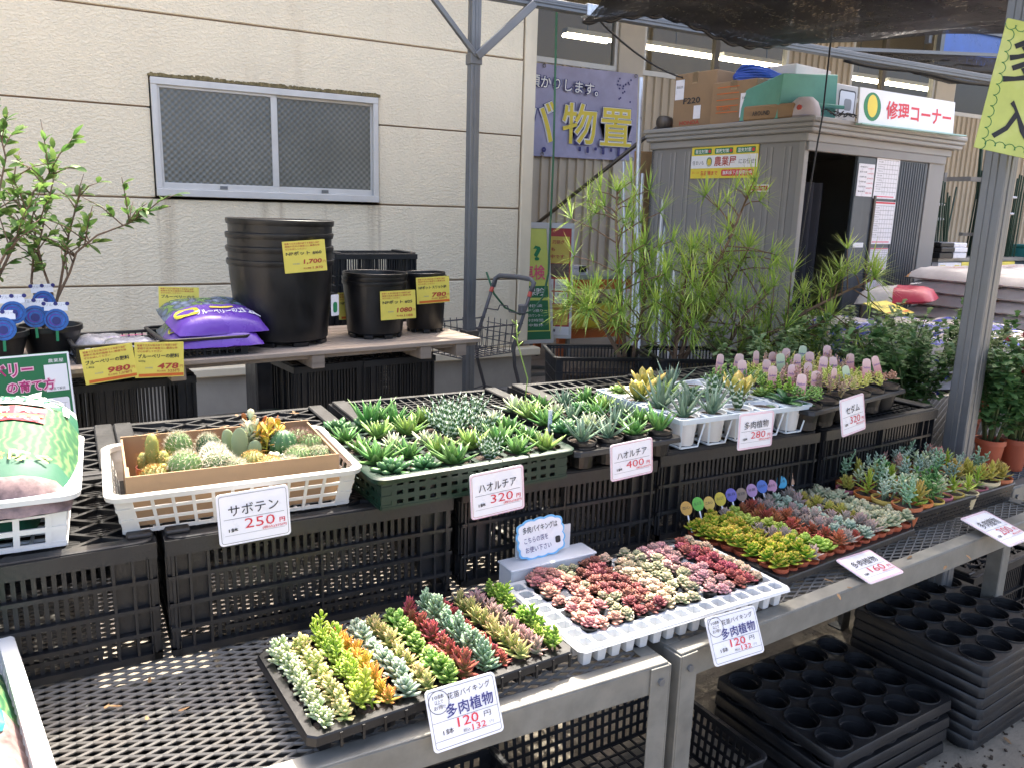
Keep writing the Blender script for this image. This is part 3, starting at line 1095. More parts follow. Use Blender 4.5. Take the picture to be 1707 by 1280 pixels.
put('door_handle', MB().bx(0.86, 0.885, -0.024, -0.0085, 0.75, 1.72), M['bronze'], door, bevel=0.003)
put('door_sticker', MB().bx(0.67, 0.80, -0.012, -0.0085, 1.34, 1.375), M['ink_white'], door)
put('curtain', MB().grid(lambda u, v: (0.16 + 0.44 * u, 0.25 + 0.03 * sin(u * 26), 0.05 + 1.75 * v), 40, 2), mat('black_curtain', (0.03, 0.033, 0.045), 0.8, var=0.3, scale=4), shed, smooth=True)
mb = MB()
for i in range(5):
    mb.bx(0.04, 0.5, 0.9, 1.3, 0.3 + 0.38 * i, 0.33 + 0.38 * i)
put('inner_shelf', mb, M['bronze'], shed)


def poster(x0, x1, z0, z1, kind, name='door_poster', label=None):
    w, h = x1 - x0, z1 - z0
    mwp = shed.matrix_basis @ frame(((x0 + x1) / 2, -0.0135, (z0 + z1) / 2), (1, 0, 0), (0, 0, 1))
    p = plate(name, mwp, w, h, 'card_white', r=0.002, th=0.003, label=label, cat='poster', group='paper notices on the shed door')
    if kind == 'table':
        patch(p, 'header_band', 0, h * 0.47, w * 0.96, h * 0.04, 'ink_red')
        for i in range(8):
            patch(p, 'ruled_line', 0, h * 0.40 - i * h * 0.105, w * 0.92, 0.003, 'ink_grey')
        for i in range(6):
            patch(p, 'ruled_line', -w * 0.16 + i * w * 0.12, 0, 0.0025, h * 0.82, 'ink_grey')
        for i in range(7):
            text(p, '作業料金表'[: 2 + i % 3], -w * 0.33, h * 0.35 - i * h * 0.105, w * 0.22, h * 0.035, 'ink_grey')
        patch(p, 'footer_band', 0, -h * 0.45, w * 0.8, h * 0.025, 'ink_pink')
    else:
        for i in range(6):
            text(p, ('修理受付', '基本工賃', '点検料金', '引取料金', '注意事項', '電話番号')[i], -w * 0.2, h * 0.40 - i * h * 0.15, w * 0.45, h * 0.05, 'ink')
            text(p, ('1,500円', '2,000円', '3,000円', '1,000円', '500円', '担当')[i], w * 0.25, h * 0.36 - i * h * 0.15, w * 0.38, h * 0.05, 'ink_red')
    return p


poster(0.85, 1.15, 1.70, 2.01, 'table', label='tall ruled price table with red header, upper one on the shed door')
poster(0.63, 0.83, 1.71, 1.94, 'list', label='small white notice with black and red lines beside the door edge')
poster(0.875, 1.16, 1.365, 1.68, 'table', label='tall ruled price table with red header, middle one on the shed door')
poster(0.88, 1.14, 1.17, 1.335, 'table', label='short ruled price table with red header, low on the shed door')
poster(0.885, 1.12, 1.02, 1.09, 'list', label='narrow white notice lowest of the papers on the shed door')

# signs of the shed
sw, sh = 1.25, 0.235
smw = shed.matrix_basis @ frame((0.375 + sw / 2, -0.125, 2.315), (1, 0, 0.014), (0, 0.06, 1))
sg = plate('repair_corner_sign', smw, sw, sh, mat('white_sign_board', (0.74, 0.75, 0.76), 0.35, var=0.03), r=0.003, th=0.012,
           label='white board with red repair corner lettering on the edge of the shed roof', cat='sign')
text(sg, '修理コーナー', 0.14, -0.005, 0.88, 0.125, 'ink_red', 0.022)
mb = MB()
mb.disc((0, 0, 0), 0.095, 28, (0, 0, 1), sx=1.1)
put('emblem_field', mb, M['ink_green'], sg, mw=Matrix.Translation((-0.47, 0.0, 0.001)))
mb = MB()
mb.disc((0, 0, 0), 0.075, 24, (0, 0, 1), sx=0.8)
put('emblem_disc', mb, M['ink_yellow'], sg, mw=Matrix.Translation((-0.47, 0.005, 0.002)))
put('sign_edge', MB().bx(-sw / 2, sw / 2 + 0.15, -sh / 2 - 0.010, -sh / 2 - 0.002, -0.02, 0.03), mat('green_glass_edge', (0.3, 0.5, 0.45), 0.2, var=0), sg)

yw, yh = 0.635, 0.232
ymw = shed.matrix_basis @ frame((-0.012, 0.692, 1.932), (0, -1, 0.0), (0, 0, 1))
ys = plate('house_care_sign', ymw, yw, yh, 'ink_yellow', r=0.003, th=0.006, label='yellow and white house care advertisement on the ribbed side of the shed', cat='sign')
patch(ys, 'white_band', 0, 0.005, yw, yh * 0.40, 'ink_white')
for i, s in enumerate(('害虫対策', '害獣対策', '湿気対策')):
    x = -0.205 + i * 0.205
    patch(ys, 'green_box', x, 0.082, 0.175, 0.042, 'ink_green', 0.0008, r=0.008)
    text(ys, s, x - 0.012, 0.082, 0.125, 0.03, 'ink_white', 0.01)
    patch(ys, 'red_dot', x + 0.068, 0.082, 0.026, 0.026, 'ink_red', 0.0012, r=0.0125)
text(ys, '住まいも', -0.245, 0.0, 0.115, 0.032, 'ink')
text(ys, '農業屋', 0.02, 0.007, 0.21, 0.072, 'ink_dark_red', 0.015)
text(ys, 'にお任せ!', 0.225, 0.002, 0.15, 0.036, 'ink')
patch(ys, 'emblem_disc', -0.135, 0.005, 0.055, 0.07, 'ink_green', 0.001, r=0.027)
patch(ys, 'emblem_field', -0.135, 0.003, 0.036, 0.05, 'ink_yellow', 0.0014, r=0.0175)
text(ys, '各店舗まで', -0.13, -0.077, 0.17, 0.034, 'ink_red', 0.012)
text(ys, '詳しくは', -0.265, -0.072, 0.07, 0.016, 'ink_orange')
patch(ys, 'red_box', 0.14, -0.077, 0.30, 0.046, 'ink_red', 0.0008, r=0.012)
text(ys, '無料床下点検受付中', 0.14, -0.077, 0.27, 0.03, 'ink_white', 0.012)
rmw = shed.matrix_basis @ frame((-0.011, 0.366, 1.742), (0, -1, 0), (0, 0, 1))
rs = plate('small_red_sign', rmw, 0.215, 0.05, 'ink_white', r=0.002, th=0.004, label='small red edged strip sign just under the yellow shed advertisement', cat='sign')
patch(rs, 'red_band', 0, 0, 0.2, 0.034, 'ink_dark_red')
text(rs, '関係者以外立入禁止', 0, 0, 0.18, 0.018, 'ink_white')

# things lying on the shed roof (shed coordinates: u along the front, s along the side)
RZ = 2.207


def on_roof(u, s, z=RZ, rz=0.0):
    return shed.matrix_basis @ Matrix.Translation((u, s, z)) @ Matrix.Rotation(rz, 4, 'Z')


def carton(u, s, w, d, h, rz, label, z=RZ, m='cardboard', group='cardboard boxes on the shed roof'):
    b = obj('cardboard_box', MB().bx(-w / 2, w / 2, -d / 2, d / 2, 0, h).mesh('cardboard_box', M[m], bevel=0.006), mw=on_roof(u, s, z, rz), label=label, cat='box', group=group)
    put('tape', MB().bx(-w / 2 - 0.002, w / 2 + 0.002, -0.025, 0.025, h * 0.82, h + 0.002).bx(-w / 2 - 0.002, -w / 2 + 0.001, -0.025, 0.025, h * 0.8, h), mat('packing_tape', (0.42, 0.29, 0.16), 0.3, var=0.05), b)
    return b


M['white_carton'] = mat('white_carton', (0.60, 0.57, 0.52), 0.75, var=0.08, scale=5)
FL_ = frame((-0.2515, 0, 0), (0, -1, 0), (0, 0, 1))          # left face of a 0.5 wide box
bA = carton(0.34, 1.14, 0.50, 0.42, 0.42, 0.05, 'tall brown carton marked F220 at the back end of the shed roof')
text(bA, 'F220', -0.02, 0.21, 0.17, 0.045, 'ink', 0.02, mw=FL_)
text(bA, 'HONDA', -0.03, 0.045, 0.2, 0.03, 'ink_dark_red', 0.02, mw=FL_)
patch(bA, 'paper_label', -0.15, 0.30, 0.09, 0.15, 'card_white', mw=FL_)
patch(bA, 'paper_label', 0.04, 0.12, 0.07, 0.10, 'card_white', mw=FL_)
text(bA, '取扱注意', -0.15, 0.32, 0.06, 0.02, 'ink', mw=FL_, z=0.003)
bC = carton(0.62, 0.70, 0.46, 0.50, 0.44, 0.05, 'white lidded carton marked F220 behind the blue hose', m='white_carton')
text(bC, 'F220', -0.09, 0.40, 0.22, 0.055, 'ink', 0.02, mw=frame((-0.2315, 0, 0), (0, -1, 0), (0, 0, 1)))
bB = carton(0.26, 0.72, 0.40, 0.40, 0.31, 0.06, 'brown carton with white paper labels under the blue hose')
FB_ = frame((-0.2015, 0, 0), (0, -1, 0), (0, 0, 1))
patch(bB, 'paper_label', 0.11, 0.13, 0.085, 0.17, 'card_white', mw=FB_)
text(bB, '天地無用', 0.11, 0.18, 0.06, 0.02, 'ink', mw=FB_, z=0.003)
text(bB, 'ROBIN', -0.08, 0.12, 0.12, 0.03, 'ink_orange', mw=FB_)
for k in range(5):
    patch(bB, 'printed_line', -0.05, 0.27 - k * 0.045, 0.2, 0.006, 'ink_orange', mw=FB_)
patch(bB, 'paper_label', -0.10, 0.07, 0.11, 0.05, 'card_white', mw=frame((0, -0.2015, 0), (1, 0, 0), (0, 0, 1)))
mb = MB()
for k in range(5):
    pts = [(0.19 * cos(a * pi / 12) + 0.012 * sin(a + k), 0.16 * sin(a * pi / 12), 0.018 + 0.021 * k * (0.6 + 0.3 * sin(a * pi / 6 + 1))) for a in range(24)]
    mb.tube(pts, 0.011, 6, closed=True)
hose = obj('hose_coil', mb.mesh('hose_coil', mat('blue_hose', (0.03, 0.09, 0.42), 0.35, var=0.15, scale=9), True), mw=on_roof(0.27, 0.66, RZ + 0.312), label='coiled blue garden hose lying on the brown carton on the shed roof', cat='hose')
put('hose_label', MB().bx(-0.17, -0.15, -0.03, 0.05, 0.05, 0.09), M['card_white'], hose)
M['tool_green'] = mat('mint_green_metal', (0.11, 0.33, 0.25), 0.4, var=0.07, scale=4, stain=(0.08, 0.2, 0.15), stain_scale=(6, 6, 6), stain_amt=0.4)
tb = obj('metal_tool_chest', None, mw=on_roof(0.27, 0.36, RZ, -0.22), label='mint green sloping metal chest on the corner of the shed roof', cat='chest')
mb = MB()
mb.add([(-0.27, -0.2, 0.0), (0.25, -0.2, 0), (0.25, 0.22, 0), (-0.27, 0.22, 0), (-0.25, -0.2, 0.30), (0.23, -0.2, 0.33), (0.23, 0.22, 0.33), (-0.25, 0.22, 0.23)],
       [(3, 2, 1, 0), (4, 5, 6, 7), (0, 1, 5, 4), (1, 2, 6, 5), (2, 3, 7, 6), (3, 0, 4, 7)])
put('chest_body', mb, M['tool_green'], tb, bevel=0.006)
put('chest_lip', MB().bx(-0.1, 0.30, -0.222, -0.202, 0.10, 0.125), M['tool_green'], tb, bevel=0.003)
oc = obj('flat_carton', MB().add([(0, 0, 0)] * 0, []) or MB().bx(-0.14, 0.14, -0.20, 0.20, 0, 0.10).mesh('flat_carton', M['cardboard'], bevel=0.01),
         mw=on_roof(0.10, 0.32, RZ, 0.1), label='low torn brown carton in front of the mint green chest', cat='box')
text(oc, 'AROUND', -0.05, 0.045, 0.14, 0.03, 'ink', 0.015, mw=frame((-0.1415, 0, 0), (0, -1, 0), (0, 0, 1)))
hm = MB()
hm.lathe([(0.005, 0.145), (0.05, 0.14), (0.085, 0.11), (0.105, 0.06), (0.108, 0.02), (0.108, 0.0), (0.001, 0.0)], 20)
hl = obj('engine_cover', hm.mesh('engine_cover', mat('dusty_pink_plastic', (0.50, 0.43, 0.42), 0.5, var=0.1), True), mw=on_roof(0.09, 0.10, RZ), label='pale rounded plastic engine cover beside the torn carton', cat='cover')
put('red_button', MB().lathe([(0.018, 0.0), (0.018, 0.012), (0.001, 0.014)], 10), M['ink_dark_red'], hl, mw=Matrix.Translation((-0.092, -0.03, 0.065)) @ Matrix.Rotation(-1.5, 4, 'Y'))
gb = carton(0.60, 0.35, 0.30, 0.42, 0.28, 0.0, 'grey carton with black line drawing beside the repair corner board', m='white_carton')
patch(gb, 'black_frame', 0.02, 0.16, 0.20, 0.17, 'ink', mw=frame((0, -0.2115, 0), (1, 0, 0), (0, 0, 1)), r=0.02)
patch(gb, 'white_field', 0.02, 0.16, 0.18, 0.15, 'ink_white', 0.0016, mw=frame((0, -0.2115, 0), (1, 0, 0), (0, 0, 1)), r=0.015)
patch(gb, 'machine_drawing', 0.03, 0.145, 0.09, 0.08, 'ink_grey', 0.0022, mw=frame((0, -0.2115, 0), (1, 0, 0), (0, 0, 1)), r=0.02)
ts = obj('tarp_sheet', MB().grid(lambda u, v: (0.04 + 0.5 * u, -0.02 + 0.8 * v, 0.012 + 0.01 * sin(9 * u + 5 * v)), 14, 14).mesh('tarp_sheet', mat('blue_tarp', (0.12, 0.16, 0.5), 0.5, var=0.2), True),
         mw=on_roof(-0.07, 0.02, RZ - 0.004), label='blue tarpaulin edge peeping out under the chest on the shed roof', cat='tarpaulin')
mb = MB()
rr = random.Random(5)
pts = []
for i in range(60):
    pts.append((0.05 + 0.009 * i, -0.085 + 0.03 * sin(i * 0.9), 0.015 + 0.035 * abs(sin(i * 0.55)) * (0.6 + 0.4 * rr.random())))
mb.tube(pts, 0.004, 4)
obj('tangled_wire', mb.mesh('tangled_wire', M['black_plastic'], True), mw=on_roof(0.0, 0.0, RZ), label='tangled black wire along the front edge of the shed roof', cat='wire')
cb = MB().tube([V((0.005, -0.11, 2.75)), V((0.0, -0.112, 2.2)), V((-0.02, -0.112, 2.05)), V((-0.022, -0.05, 1.2)), V((-0.022, -0.03, 0.01))], 0.006, 6)
obj('corner_cable', cb.mesh('corner_cable', M['black_plastic'], True), mw=shed.matrix_basis, label='black cable running down the corner of the shed', cat='cable')
ex = obj('wall_bracket_motor', MB().lathe([(0.001, -0.05), (0.05, -0.05), (0.055, 0.0), (0.05, 0.05), (0.02, 0.05), (0.02, 0.09), (0.001, 0.09)], 14).mesh('wall_bracket_motor', M['bronze'], True), mw=on_roof(0.04, 1.38, RZ + 0.055) @ Matrix.Rotation(1.57, 4, 'Y'),
         label='dark round motor lying at the back corner of the shed roof', cat='motor')

# pipes and boards leaning beside the shed
M['pipe'] = mat('galvanised_pipe', (0.60, 0.60, 0.60), 0.35, metal=0.6, var=0.15, scale=10, stain=(0.3, 0.17, 0.09), stain_scale=(2, 2, 4), stain_amt=0.5)
pl = [((4.05, 5.30, 0.0), (4.20, 5.62, 2.62), 0.014), ((3.98, 5.22, 0.0), (4.20, 5.60, 2.30), 0.012), ((4.08, 5.0, 0.0), (4.36, 5.40, 1.90), 0.014), ((4.12, 4.95, 0.0), (4.44, 5.30, 1.84), 0.013),
      ((4.02, 5.05, 0.0), (4.30, 5.35, 1.72), 0.012), ((3.95, 5.15, 0.0), (4.20, 5.52, 1.86), 0.011), ((4.00, 5.10, 0.0), (4.14, 5.50, 1.70), 0.012), ((3.92, 5.2, 0.0), (4.06, 5.6, 1.95), 0.01), ((4.16, 4.9, 0), (4.48, 5.22, 1.62), 0.012)]
for k, (a, b_, r) in enumerate(pl):
    put('steel_pipe', MB().tube([a, b_], r * 1.35, 8), M['pipe'], smooth='auto', label='thin galvanised pipe in the bundle leaning against the shed side', cat='pipe', group='pipes leaning on the shed')
obj('leaning_board', MB().bar((4.28, 5.52, 0.0), (4.32, 5.68, 2.05), 0.16, 0.02, V((0.3, 1, 0))).mesh('leaning_board', mat('brown_board', (0.34, 0.21, 0.10), 0.8, var=0.15, scale=4)), label='brown wooden board standing behind the leaning pipes', cat='board')
obj('gutter_stay', MB().tube([(4.02, 7.4, 1.2), (4.50, 5.65, 2.30)], 0.018, 6).mesh('gutter_stay', M['bronze'], True), label='thin dark stay rod running from the store wall up to the shed', cat='rod')

# ---- poster stands by the corner
M['poster_yellow'] = mat('poster_yellow', (0.62, 0.47, 0.07), 0.5, var=0.05)
M['poster_lime'] = mat('poster_lime', (0.60, 0.66, 0.14), 0.5, var=0.05)
M['poster_green'] = mat('poster_green', (0.02, 0.16, 0.06), 0.5, var=0.05)
M['poster_red'] = mat('poster_red', (0.42, 0.04, 0.03), 0.5, var=0.05)
M['photo_brown'] = mat('photo_brown', (0.14, 0.09, 0.06), 0.5, var=0.6, scale=30)


def stand(loc, yaw, label, kind):
    base = thing('poster_stand', loc, yaw, label=label, cat='poster stand', group='poster stands by the building corner')
    w, h, lean = 0.50, 1.12, 0.20
    fm = frame((0, 0, 0.30 + h / 2), (1, 0, 0), (0, lean, 1))
    put('stand_frame', MB().bx(-w / 2, w / 2, -h / 2, -h / 2 + 0.035, -0.02, 0.008).bx(-w / 2, w / 2, h / 2 - 0.05, h / 2, -0.02, 0.008).bx(-w / 2, -w / 2 + 0.025, -h / 2 + 0.035, h / 2 - 0.05, -0.02, 0.0075).bx(w / 2 - 0.025, w / 2, -h / 2 + 0.035, h / 2 - 0.05, -0.02, 0.0075), M['alu'], base, mw=fm)
    put('poster_board', MB().bx(-w / 2 + 0.02, w / 2 - 0.02, -h / 2 + 0.03, h / 2 - 0.04, -0.016, 0.002), M['poster_red' if kind == 'red' else 'poster_lime'], base, mw=fm)
    for s in (-1, 1):
        put('leg', MB().bar((s * 0.23, -0.11, 0.0), (s * 0.23, -0.05, 0.35), 0.03, 0.02), M['galv'], base)
        put('leg', MB().bar((s * 0.23, 0.42, 0.0), (s * 0.23, 0.14, 1.35), 0.03, 0.02), M['galv'], base)
    put('foot_bar', MB().bar((-0.23, -0.112, 0.02), (0.23, -0.112, 0.02), 0.03, 0.03), M['galv'], base)
    p = lambda n, x, y, ww, hh, m, z=0.003: patch(base, n, x, y, ww, hh, m, z, mw=fm)
    tx = lambda s, x, y, ww, hh, ink, b=0.0, z=0.006: text(base, s, x, y, ww, hh, ink, b, z, mw=fm)
    if kind == 'red':
        p('yellow_field', 0, 0.30, 0.42, 0.26, 'poster_yellow')
        p('photo_strip', 0, 0.10, 0.42, 0.13, 'photo_brown')
        p('yellow_field', 0, -0.33, 0.42, 0.20, 'poster_yellow')
        p('white_foot', 0, -0.49, 0.45, 0.09, 'ink_white')
        for i, s in enumerate(('エンジン・刃研ぎ', '整備も', '修理受付中です')):
            tx(s, 0, 0.375 - i * 0.07, 0.32 if i != 1 else 0.14, 0.04, 'ink_dark_red', 0.02)
        for i in range(3):
            for j in range(2):
                p('white_field', -0.14 + 0.14 * i, -0.04 - 0.125 * j, 0.125, 0.11, 'ink_white')
                tx(('草刈機', '耕運機', 'チェンソー', '噴霧器', '発電機', '管理機')[i + 3 * j], -0.14 + 0.14 * i, -0.01 - 0.125 * j, 0.08, 0.022, 'ink')
                for q in range(3):
                    p('printed_line', -0.14 + 0.14 * i, -0.045 - 0.125 * j - 0.017 * q, 0.10, 0.006, 'ink_grey', 0.005)
        for i in range(3):
            tx(('点検・修理のご相談は', 'お気軽に店頭まで', 'お問い合わせ下さい')[i], 0, -0.275 - i * 0.055, 0.34, 0.03, 'ink_dark_red', 0.01)
        tx('農業屋', 0.03, -0.49, 0.13, 0.04, 'ink', 0.02)
    else:
        tx('車検', 0.08, 0.10, 0.22, 0.14, 'ink_pink', 0.02)
        tx('?', 0.12, 0.28, 0.08, 0.14, 'ink_green', 0.03)
        p('green_field', 0.05, -0.08, 0.33, 0.11, 'poster_green')
        p('green_field', 0.02, -0.30, 0.38, 0.28, 'poster_green')
        p('green_field', 0, -0.49, 0.44, 0.08, 'poster_green')
        tx('保険', 0.09, -0.08, 0.18, 0.07, 'ink_white', 0.01)
        for i in range(5):
            tx(('ご相談', '無料見積り', '店内カウンター', '受付時間', '年中無休')[i], 0.05, -0.21 - i * 0.045, 0.2, 0.028, 'ink_white')
    return base


stand((4.06, 6.75, 0.012), -0.50, 'red and yellow repair poster stand leaning beside the building corner', 'red')
stand((3.70, 6.52, 0.012), -0.12, 'lime and green poster stand half hidden by the building corner', 'lime')

# ---- orange workbench behind the poster stands
wb = thing('orange_workbench', (4.80, 7.05, 0.012), -0.05, label='orange framed workbench with papers on top beside the store wall', cat='workbench')
M['orange_paint'] = mat('orange_painted_steel', (0.50, 0.13, 0.03), 0.45, var=0.15, scale=5, stain=(0.25, 0.1, 0.05), stain_scale=(8, 8, 8), stain_amt=0.4)
put('bench_top', MB().bx(-0.55, 0.6, -0.3, 0.3, 0.86, 0.90), mat('grey_green_top', (0.3, 0.34, 0.27), 0.5, var=0.1), wb, bevel=0.004)
put('apron', MB().bx(-0.55, 0.6, -0.30, -0.27, 0.76, 0.86), M['orange_paint'], wb)
for sx in (-0.5, 0.55):
    for sy in (-0.26, 0.26):
        put('leg', MB().bx(sx - 0.035, sx + 0.035, sy - 0.03, sy + 0.03, 0.08, 0.80), M['orange_paint'], wb)
        put('caster', MB().tube([(sx, sy - 0.015, 0.04), (sx, sy + 0.015, 0.04)], 0.04, 10), M['black_plastic'], wb)
put('low_shelf', MB().bx(-0.5, 0.55, -0.26, 0.26, 0.26, 0.36), M['orange_paint'], wb)
yc = put('yellow_container', MB().bx(-0.25, 0.25, -0.16, 0.16, 0, 0.26), mat('yellow_plastic', (0.6, 0.45, 0.03), 0.4, var=0.1), loc=(4.68, 6.92, 0.372), bevel=0.02, label='yellow plastic container on the lower shelf of the orange workbench', cat='container')
put('lid', MB().bx(-0.26, 0.26, -0.17, 0.17, 0.26, 0.28), M['bronze'], yc)
bt = put('battery_charger', MB().bx(-0.13, 0.13, -0.1, 0.1, 0, 0.06).bx(-0.12, 0.12, -0.09, 0.09, 0.06, 0.09), M['card_white'], loc=(4.45, 6.92, 0.913), bevel=0.004, label='pale flat case with dark edge on the orange workbench', cat='case')
put('handle', MB().bx(0.02, 0.1, -0.115, -0.1, 0.03, 0.09), M['black_plastic'], bt)

# ---- green cord hanging by the corner
mb = MB().tube([(3.66, 6.10, 3.2), (3.655, 6.05, 2.0), (3.65, 6.05, 1.0), (3.60, 6.04, 0.80), (3.48, 6.02, 0.68), (3.36, 6.02, 0.66), (3.22, 6.03, 0.72), (3.12, 6.05, 0.84), (3.06, 6.08, 1.02)], 0.009, 6)
obj('green_hose', mb.mesh('green_hose', mat('green_rubber', (0.03, 0.12, 0.05), 0.4, var=0.1), True), label='thin green hose hanging down past the corner post and looping to the wall', cat='hose')
wb2 = obj('wire_line', MB().tube([(2.95 + 0.19 * i, BY - 0.02 + 0.11 * i, 2.74 - 0.55 * sin(pi * (i / 17) ** 0.9) * 0.45 + 0.014 * i) for i in range(18)], 0.007, 5).mesh('wire_line', M['black_plastic'], True), label='slack dark wire strung from the silver beam past the lit windows', cat='wire')


# ---- soil bags on pallets
def pillow(w, l, h, seed, band=None, nu=12, nv=16, droop=0.0):
    mb = MB()

    def top(u, v):
        a, b = 2 * u - 1, 2 * v - 1
        e = max(0.0, (1 - abs(a) ** 3.2)) ** 0.5 * max(0.0, (1 - abs(b) ** 4)) ** 0.5
        x = a * w / 2 * (1 - 0.05 * abs(b) ** 3)
        y = b * l / 2 * (1 - 0.04 * abs(a) ** 3)
        z = h * (0.18 + 0.82 * e) + 0.10 * h * noise.noise(V((u * 4, v * 5, seed))) * e + 0.05 * h * noise.noise(V((u * 13, v * 13, seed)))
        return (x, y, z - droop * max(0, b) ** 2)

    def bot(u, v):
        x, y, z = top(u, v)
        a, b = 2 * u - 1, 2 * v - 1
        e = max(0.0, (1 - abs(a) ** 3.2)) ** 0.5 * max(0.0, (1 - abs(b) ** 4)) ** 0.5
        return (x, y, h * 0.17 * (1 - e) - droop * max(0, b) ** 2)
    mb.grid(top, nu, nv)
    k = len(mb.f)
    mb.grid(bot, nu, nv)
    mb.f[k:] = [tuple(reversed(f)) for f in mb.f[k:]]
    if band:
        for i in range(len(mb.f)):
            j = (i % (nu * nv)) // nu
            for lo, hi, mi in band:
                if lo <= j / nv < hi and i < k + nu * nv:
                    mb.m[i] = mi
    return mb


def bagmat(name, col, **k):
    return mat(name, col, 0.42, var=0.12, scale=9, bump=0.7, bscale=17, **k)


M['bag_white'] = bagmat('white_bag_film', (0.52, 0.485, 0.46), stain=(0.42, 0.33, 0.25), stain_scale=(6, 6, 6), stain_amt=0.45)
M['bag_clear'] = bagmat('translucent_soil_bag', (0.43, 0.39, 0.38), stain=(0.27, 0.19, 0.14), stain_scale=(7, 7, 7), stain_amt=0.6)
M['bag_blue'] = bagmat('blue_bag_print', (0.035, 0.05, 0.34))
M['bag_red'] = bagmat('red_bag_print', (0.40, 0.035, 0.07))
M['bag_orange'] = bagmat('orange_bag_print', (0.55, 0.25, 0.05))
M['bag_brown'] = bagmat('brown_soil_in_film', (0.27, 0.19, 0.145), stain=(0.4, 0.34, 0.3), stain_scale=(5, 5, 5), stain_amt=0.5)
M['wood_pallet'] = mat('pallet_wood', (0.30, 0.22, 0.13), 0.85, var=0.2, scale=6, bump=0.2)


ORD = ['top', 'second', 'third', 'fourth', 'fifth', 'sixth', 'seventh', 'eighth', 'ninth', 'tenth', 'eleventh', 'twelfth']


def pallet_of_bags(cx, cy, rz, nx, ny, bw, bl, bh, layers, mats, band, label, group, z0=0.14, txt=None, show_from=0, turn=False):
    pt = thing('wooden_pallet', (cx, cy, 0.0), rz, label='wooden pallet under the ' + group, cat='pallet', group='wooden pallets')
    W_, D_ = nx * bw, ny * bl
    for i in range(7):
        x = -W_ / 2 + 0.05 + i * (W_ - 0.1) / 6
        put('plank', MB().bx(x - 0.045, x + 0.045, -D_ / 2, D_ / 2, 0.115, 0.138), M['wood_pallet'], pt)
    for s in (-1, 0, 1):
        put('runner', MB().bx(-W_ / 2, W_ / 2, s * (D_ / 2 - 0.05) - 0.04, s * (D_ / 2 - 0.05) + 0.04, 0.0, 0.115), M['wood_pallet'], pt)
    meshes = [pillow(bw * 1.03, bl * 1.02, bh * 1.12, s, band).mesh('soil_bag', mats, True) for s in (1, 2, 3)]
    rot = Matrix.Rotation(rz, 4, 'Z')
    rr = random.Random(int(cx * 100))
    for k in range(layers):
        for i in range(nx):
            for j in range(ny):
                if 0 < i < nx - 1 and 0 < j < ny - 1 and k < layers - 2:
                    continue
                p = rot @ V((-W_ / 2 + (i + 0.5) * bw + 0.012 * (rr.random() - 0.5), -D_ / 2 + (j + 0.5) * bl + 0.02 * (rr.random() - 0.5), 0))
                o = obj('soil_bag', rr.choice(meshes), mw=Matrix.Translation((cx + p.x, cy + p.y, z0 + k * bh)) @ Matrix.Rotation(rz + 0.05 * (rr.random() - 0.5) + (pi if j == ny - 1 and ny > 1 and turn else 0), 4, 'Z'),
                        label=label + ', ' + ('top' if k == layers - 1 else ORD[layers - 1 - k] + ' highest') + ' layer', cat='soil bag', group=group)
                if txt and k == layers - 1:
                    for (s, x, y, w, h, ink) in txt:
                        text(o, s, x, y, w, h, ink, 0.01, z=bh * 1.12 + 0.002)
                elif txt and j == 0 and k >= layers - 3:
                    s, x, y, w, h, ink = txt[0]
                    text(o, s, x, -bl / 2 * 0.985, w * 0.9, h * 0.6, ink, 0.01, z=0, mw=frame((0, -0.012, bh * 0.5), (1, 0, 0), (0, -0.5, 1)) @ Matrix.Translation((0, bl / 2 * 0.985, 0)))


bandB = [(0.02, 0.22, 1), (0.62, 0.70, 1)]
pallet_of_bags(4.50, 2.95, -0.38, 3, 2, 0.40, 0.56, 0.088, 9, [M['bag_clear'], M['bag_blue'], M['bag_brown']], bandB,
               'clear soil bag with blue bands before the shed door', 'soil bags with blue bands', txt=[('硬質赤玉土', 0, -0.21, 0.27, 0.06, 'ink_white'), ('中粒', 0.0, 0.08, 0.14, 0.08, 'ink_blue'), ('14L', 0.1, -0.05, 0.1, 0.05, 'ink_blue')])
pallet_of_bags(6.12, 3.30, 0.06, 4, 2, 0.37, 0.58, 0.090, 12, [M['bag_white'], M['bag_orange']], [(0.0, 0.05, 1), (0.93, 1.01, 1)],
               'plump white soil bag of the tallest stack beside the shed', 'white soil bags', txt=[('花の土', 0, 0.0, 0.2, 0.09, 'ink_dark_red'), ('25L', 0.05, -0.14, 0.1, 0.05, 'ink_navy')])
pallet_of_bags(5.20, 1.95, -0.15, 3, 2, 0.40, 0.56, 0.105, 7, [M['bag_clear'], M['bag_red'], M['bag_brown']], bandB,
               'clear soil bag with red bands beside the grooved post', 'soil bags with red bands', txt=[('赤玉土', 0, -0.21, 0.22, 0.06, 'ink_white'), ('小粒', 0.0, 0.08, 0.14, 0.08, 'ink_dark_red')])
rb = pillow(0.40, 0.5, 0.12, 9, [(0.0, 0.5, 1)], droop=0.0).mesh('soil_bag', [M['bag_white'], M['bag_red']], True)
o = obj('soil_bag', rb, mw=Matrix.Translation((4.98, 3.60, 0.985)) @ Matrix.Rotation(0.5, 4, 'Z') @ Matrix.Rotation(-0.12, 4, 'X'), label='white bag with dark red end leaning out of the white stack', cat='soil bag', group='white soil bags')
text(o, '培養土', 0, -0.12, 0.2, 0.06, 'ink_white', z=0.135)
for k in range(7):
    obj('soil_bag', rb, mw=Matrix.Translation((4.98, 3.58, 0.02 + k * 0.122)) @ Matrix.Rotation(0.3, 4, 'Z'), label='white bag with dark red end in the pile left of the white stack', cat='soil bag', group='white soil bags')
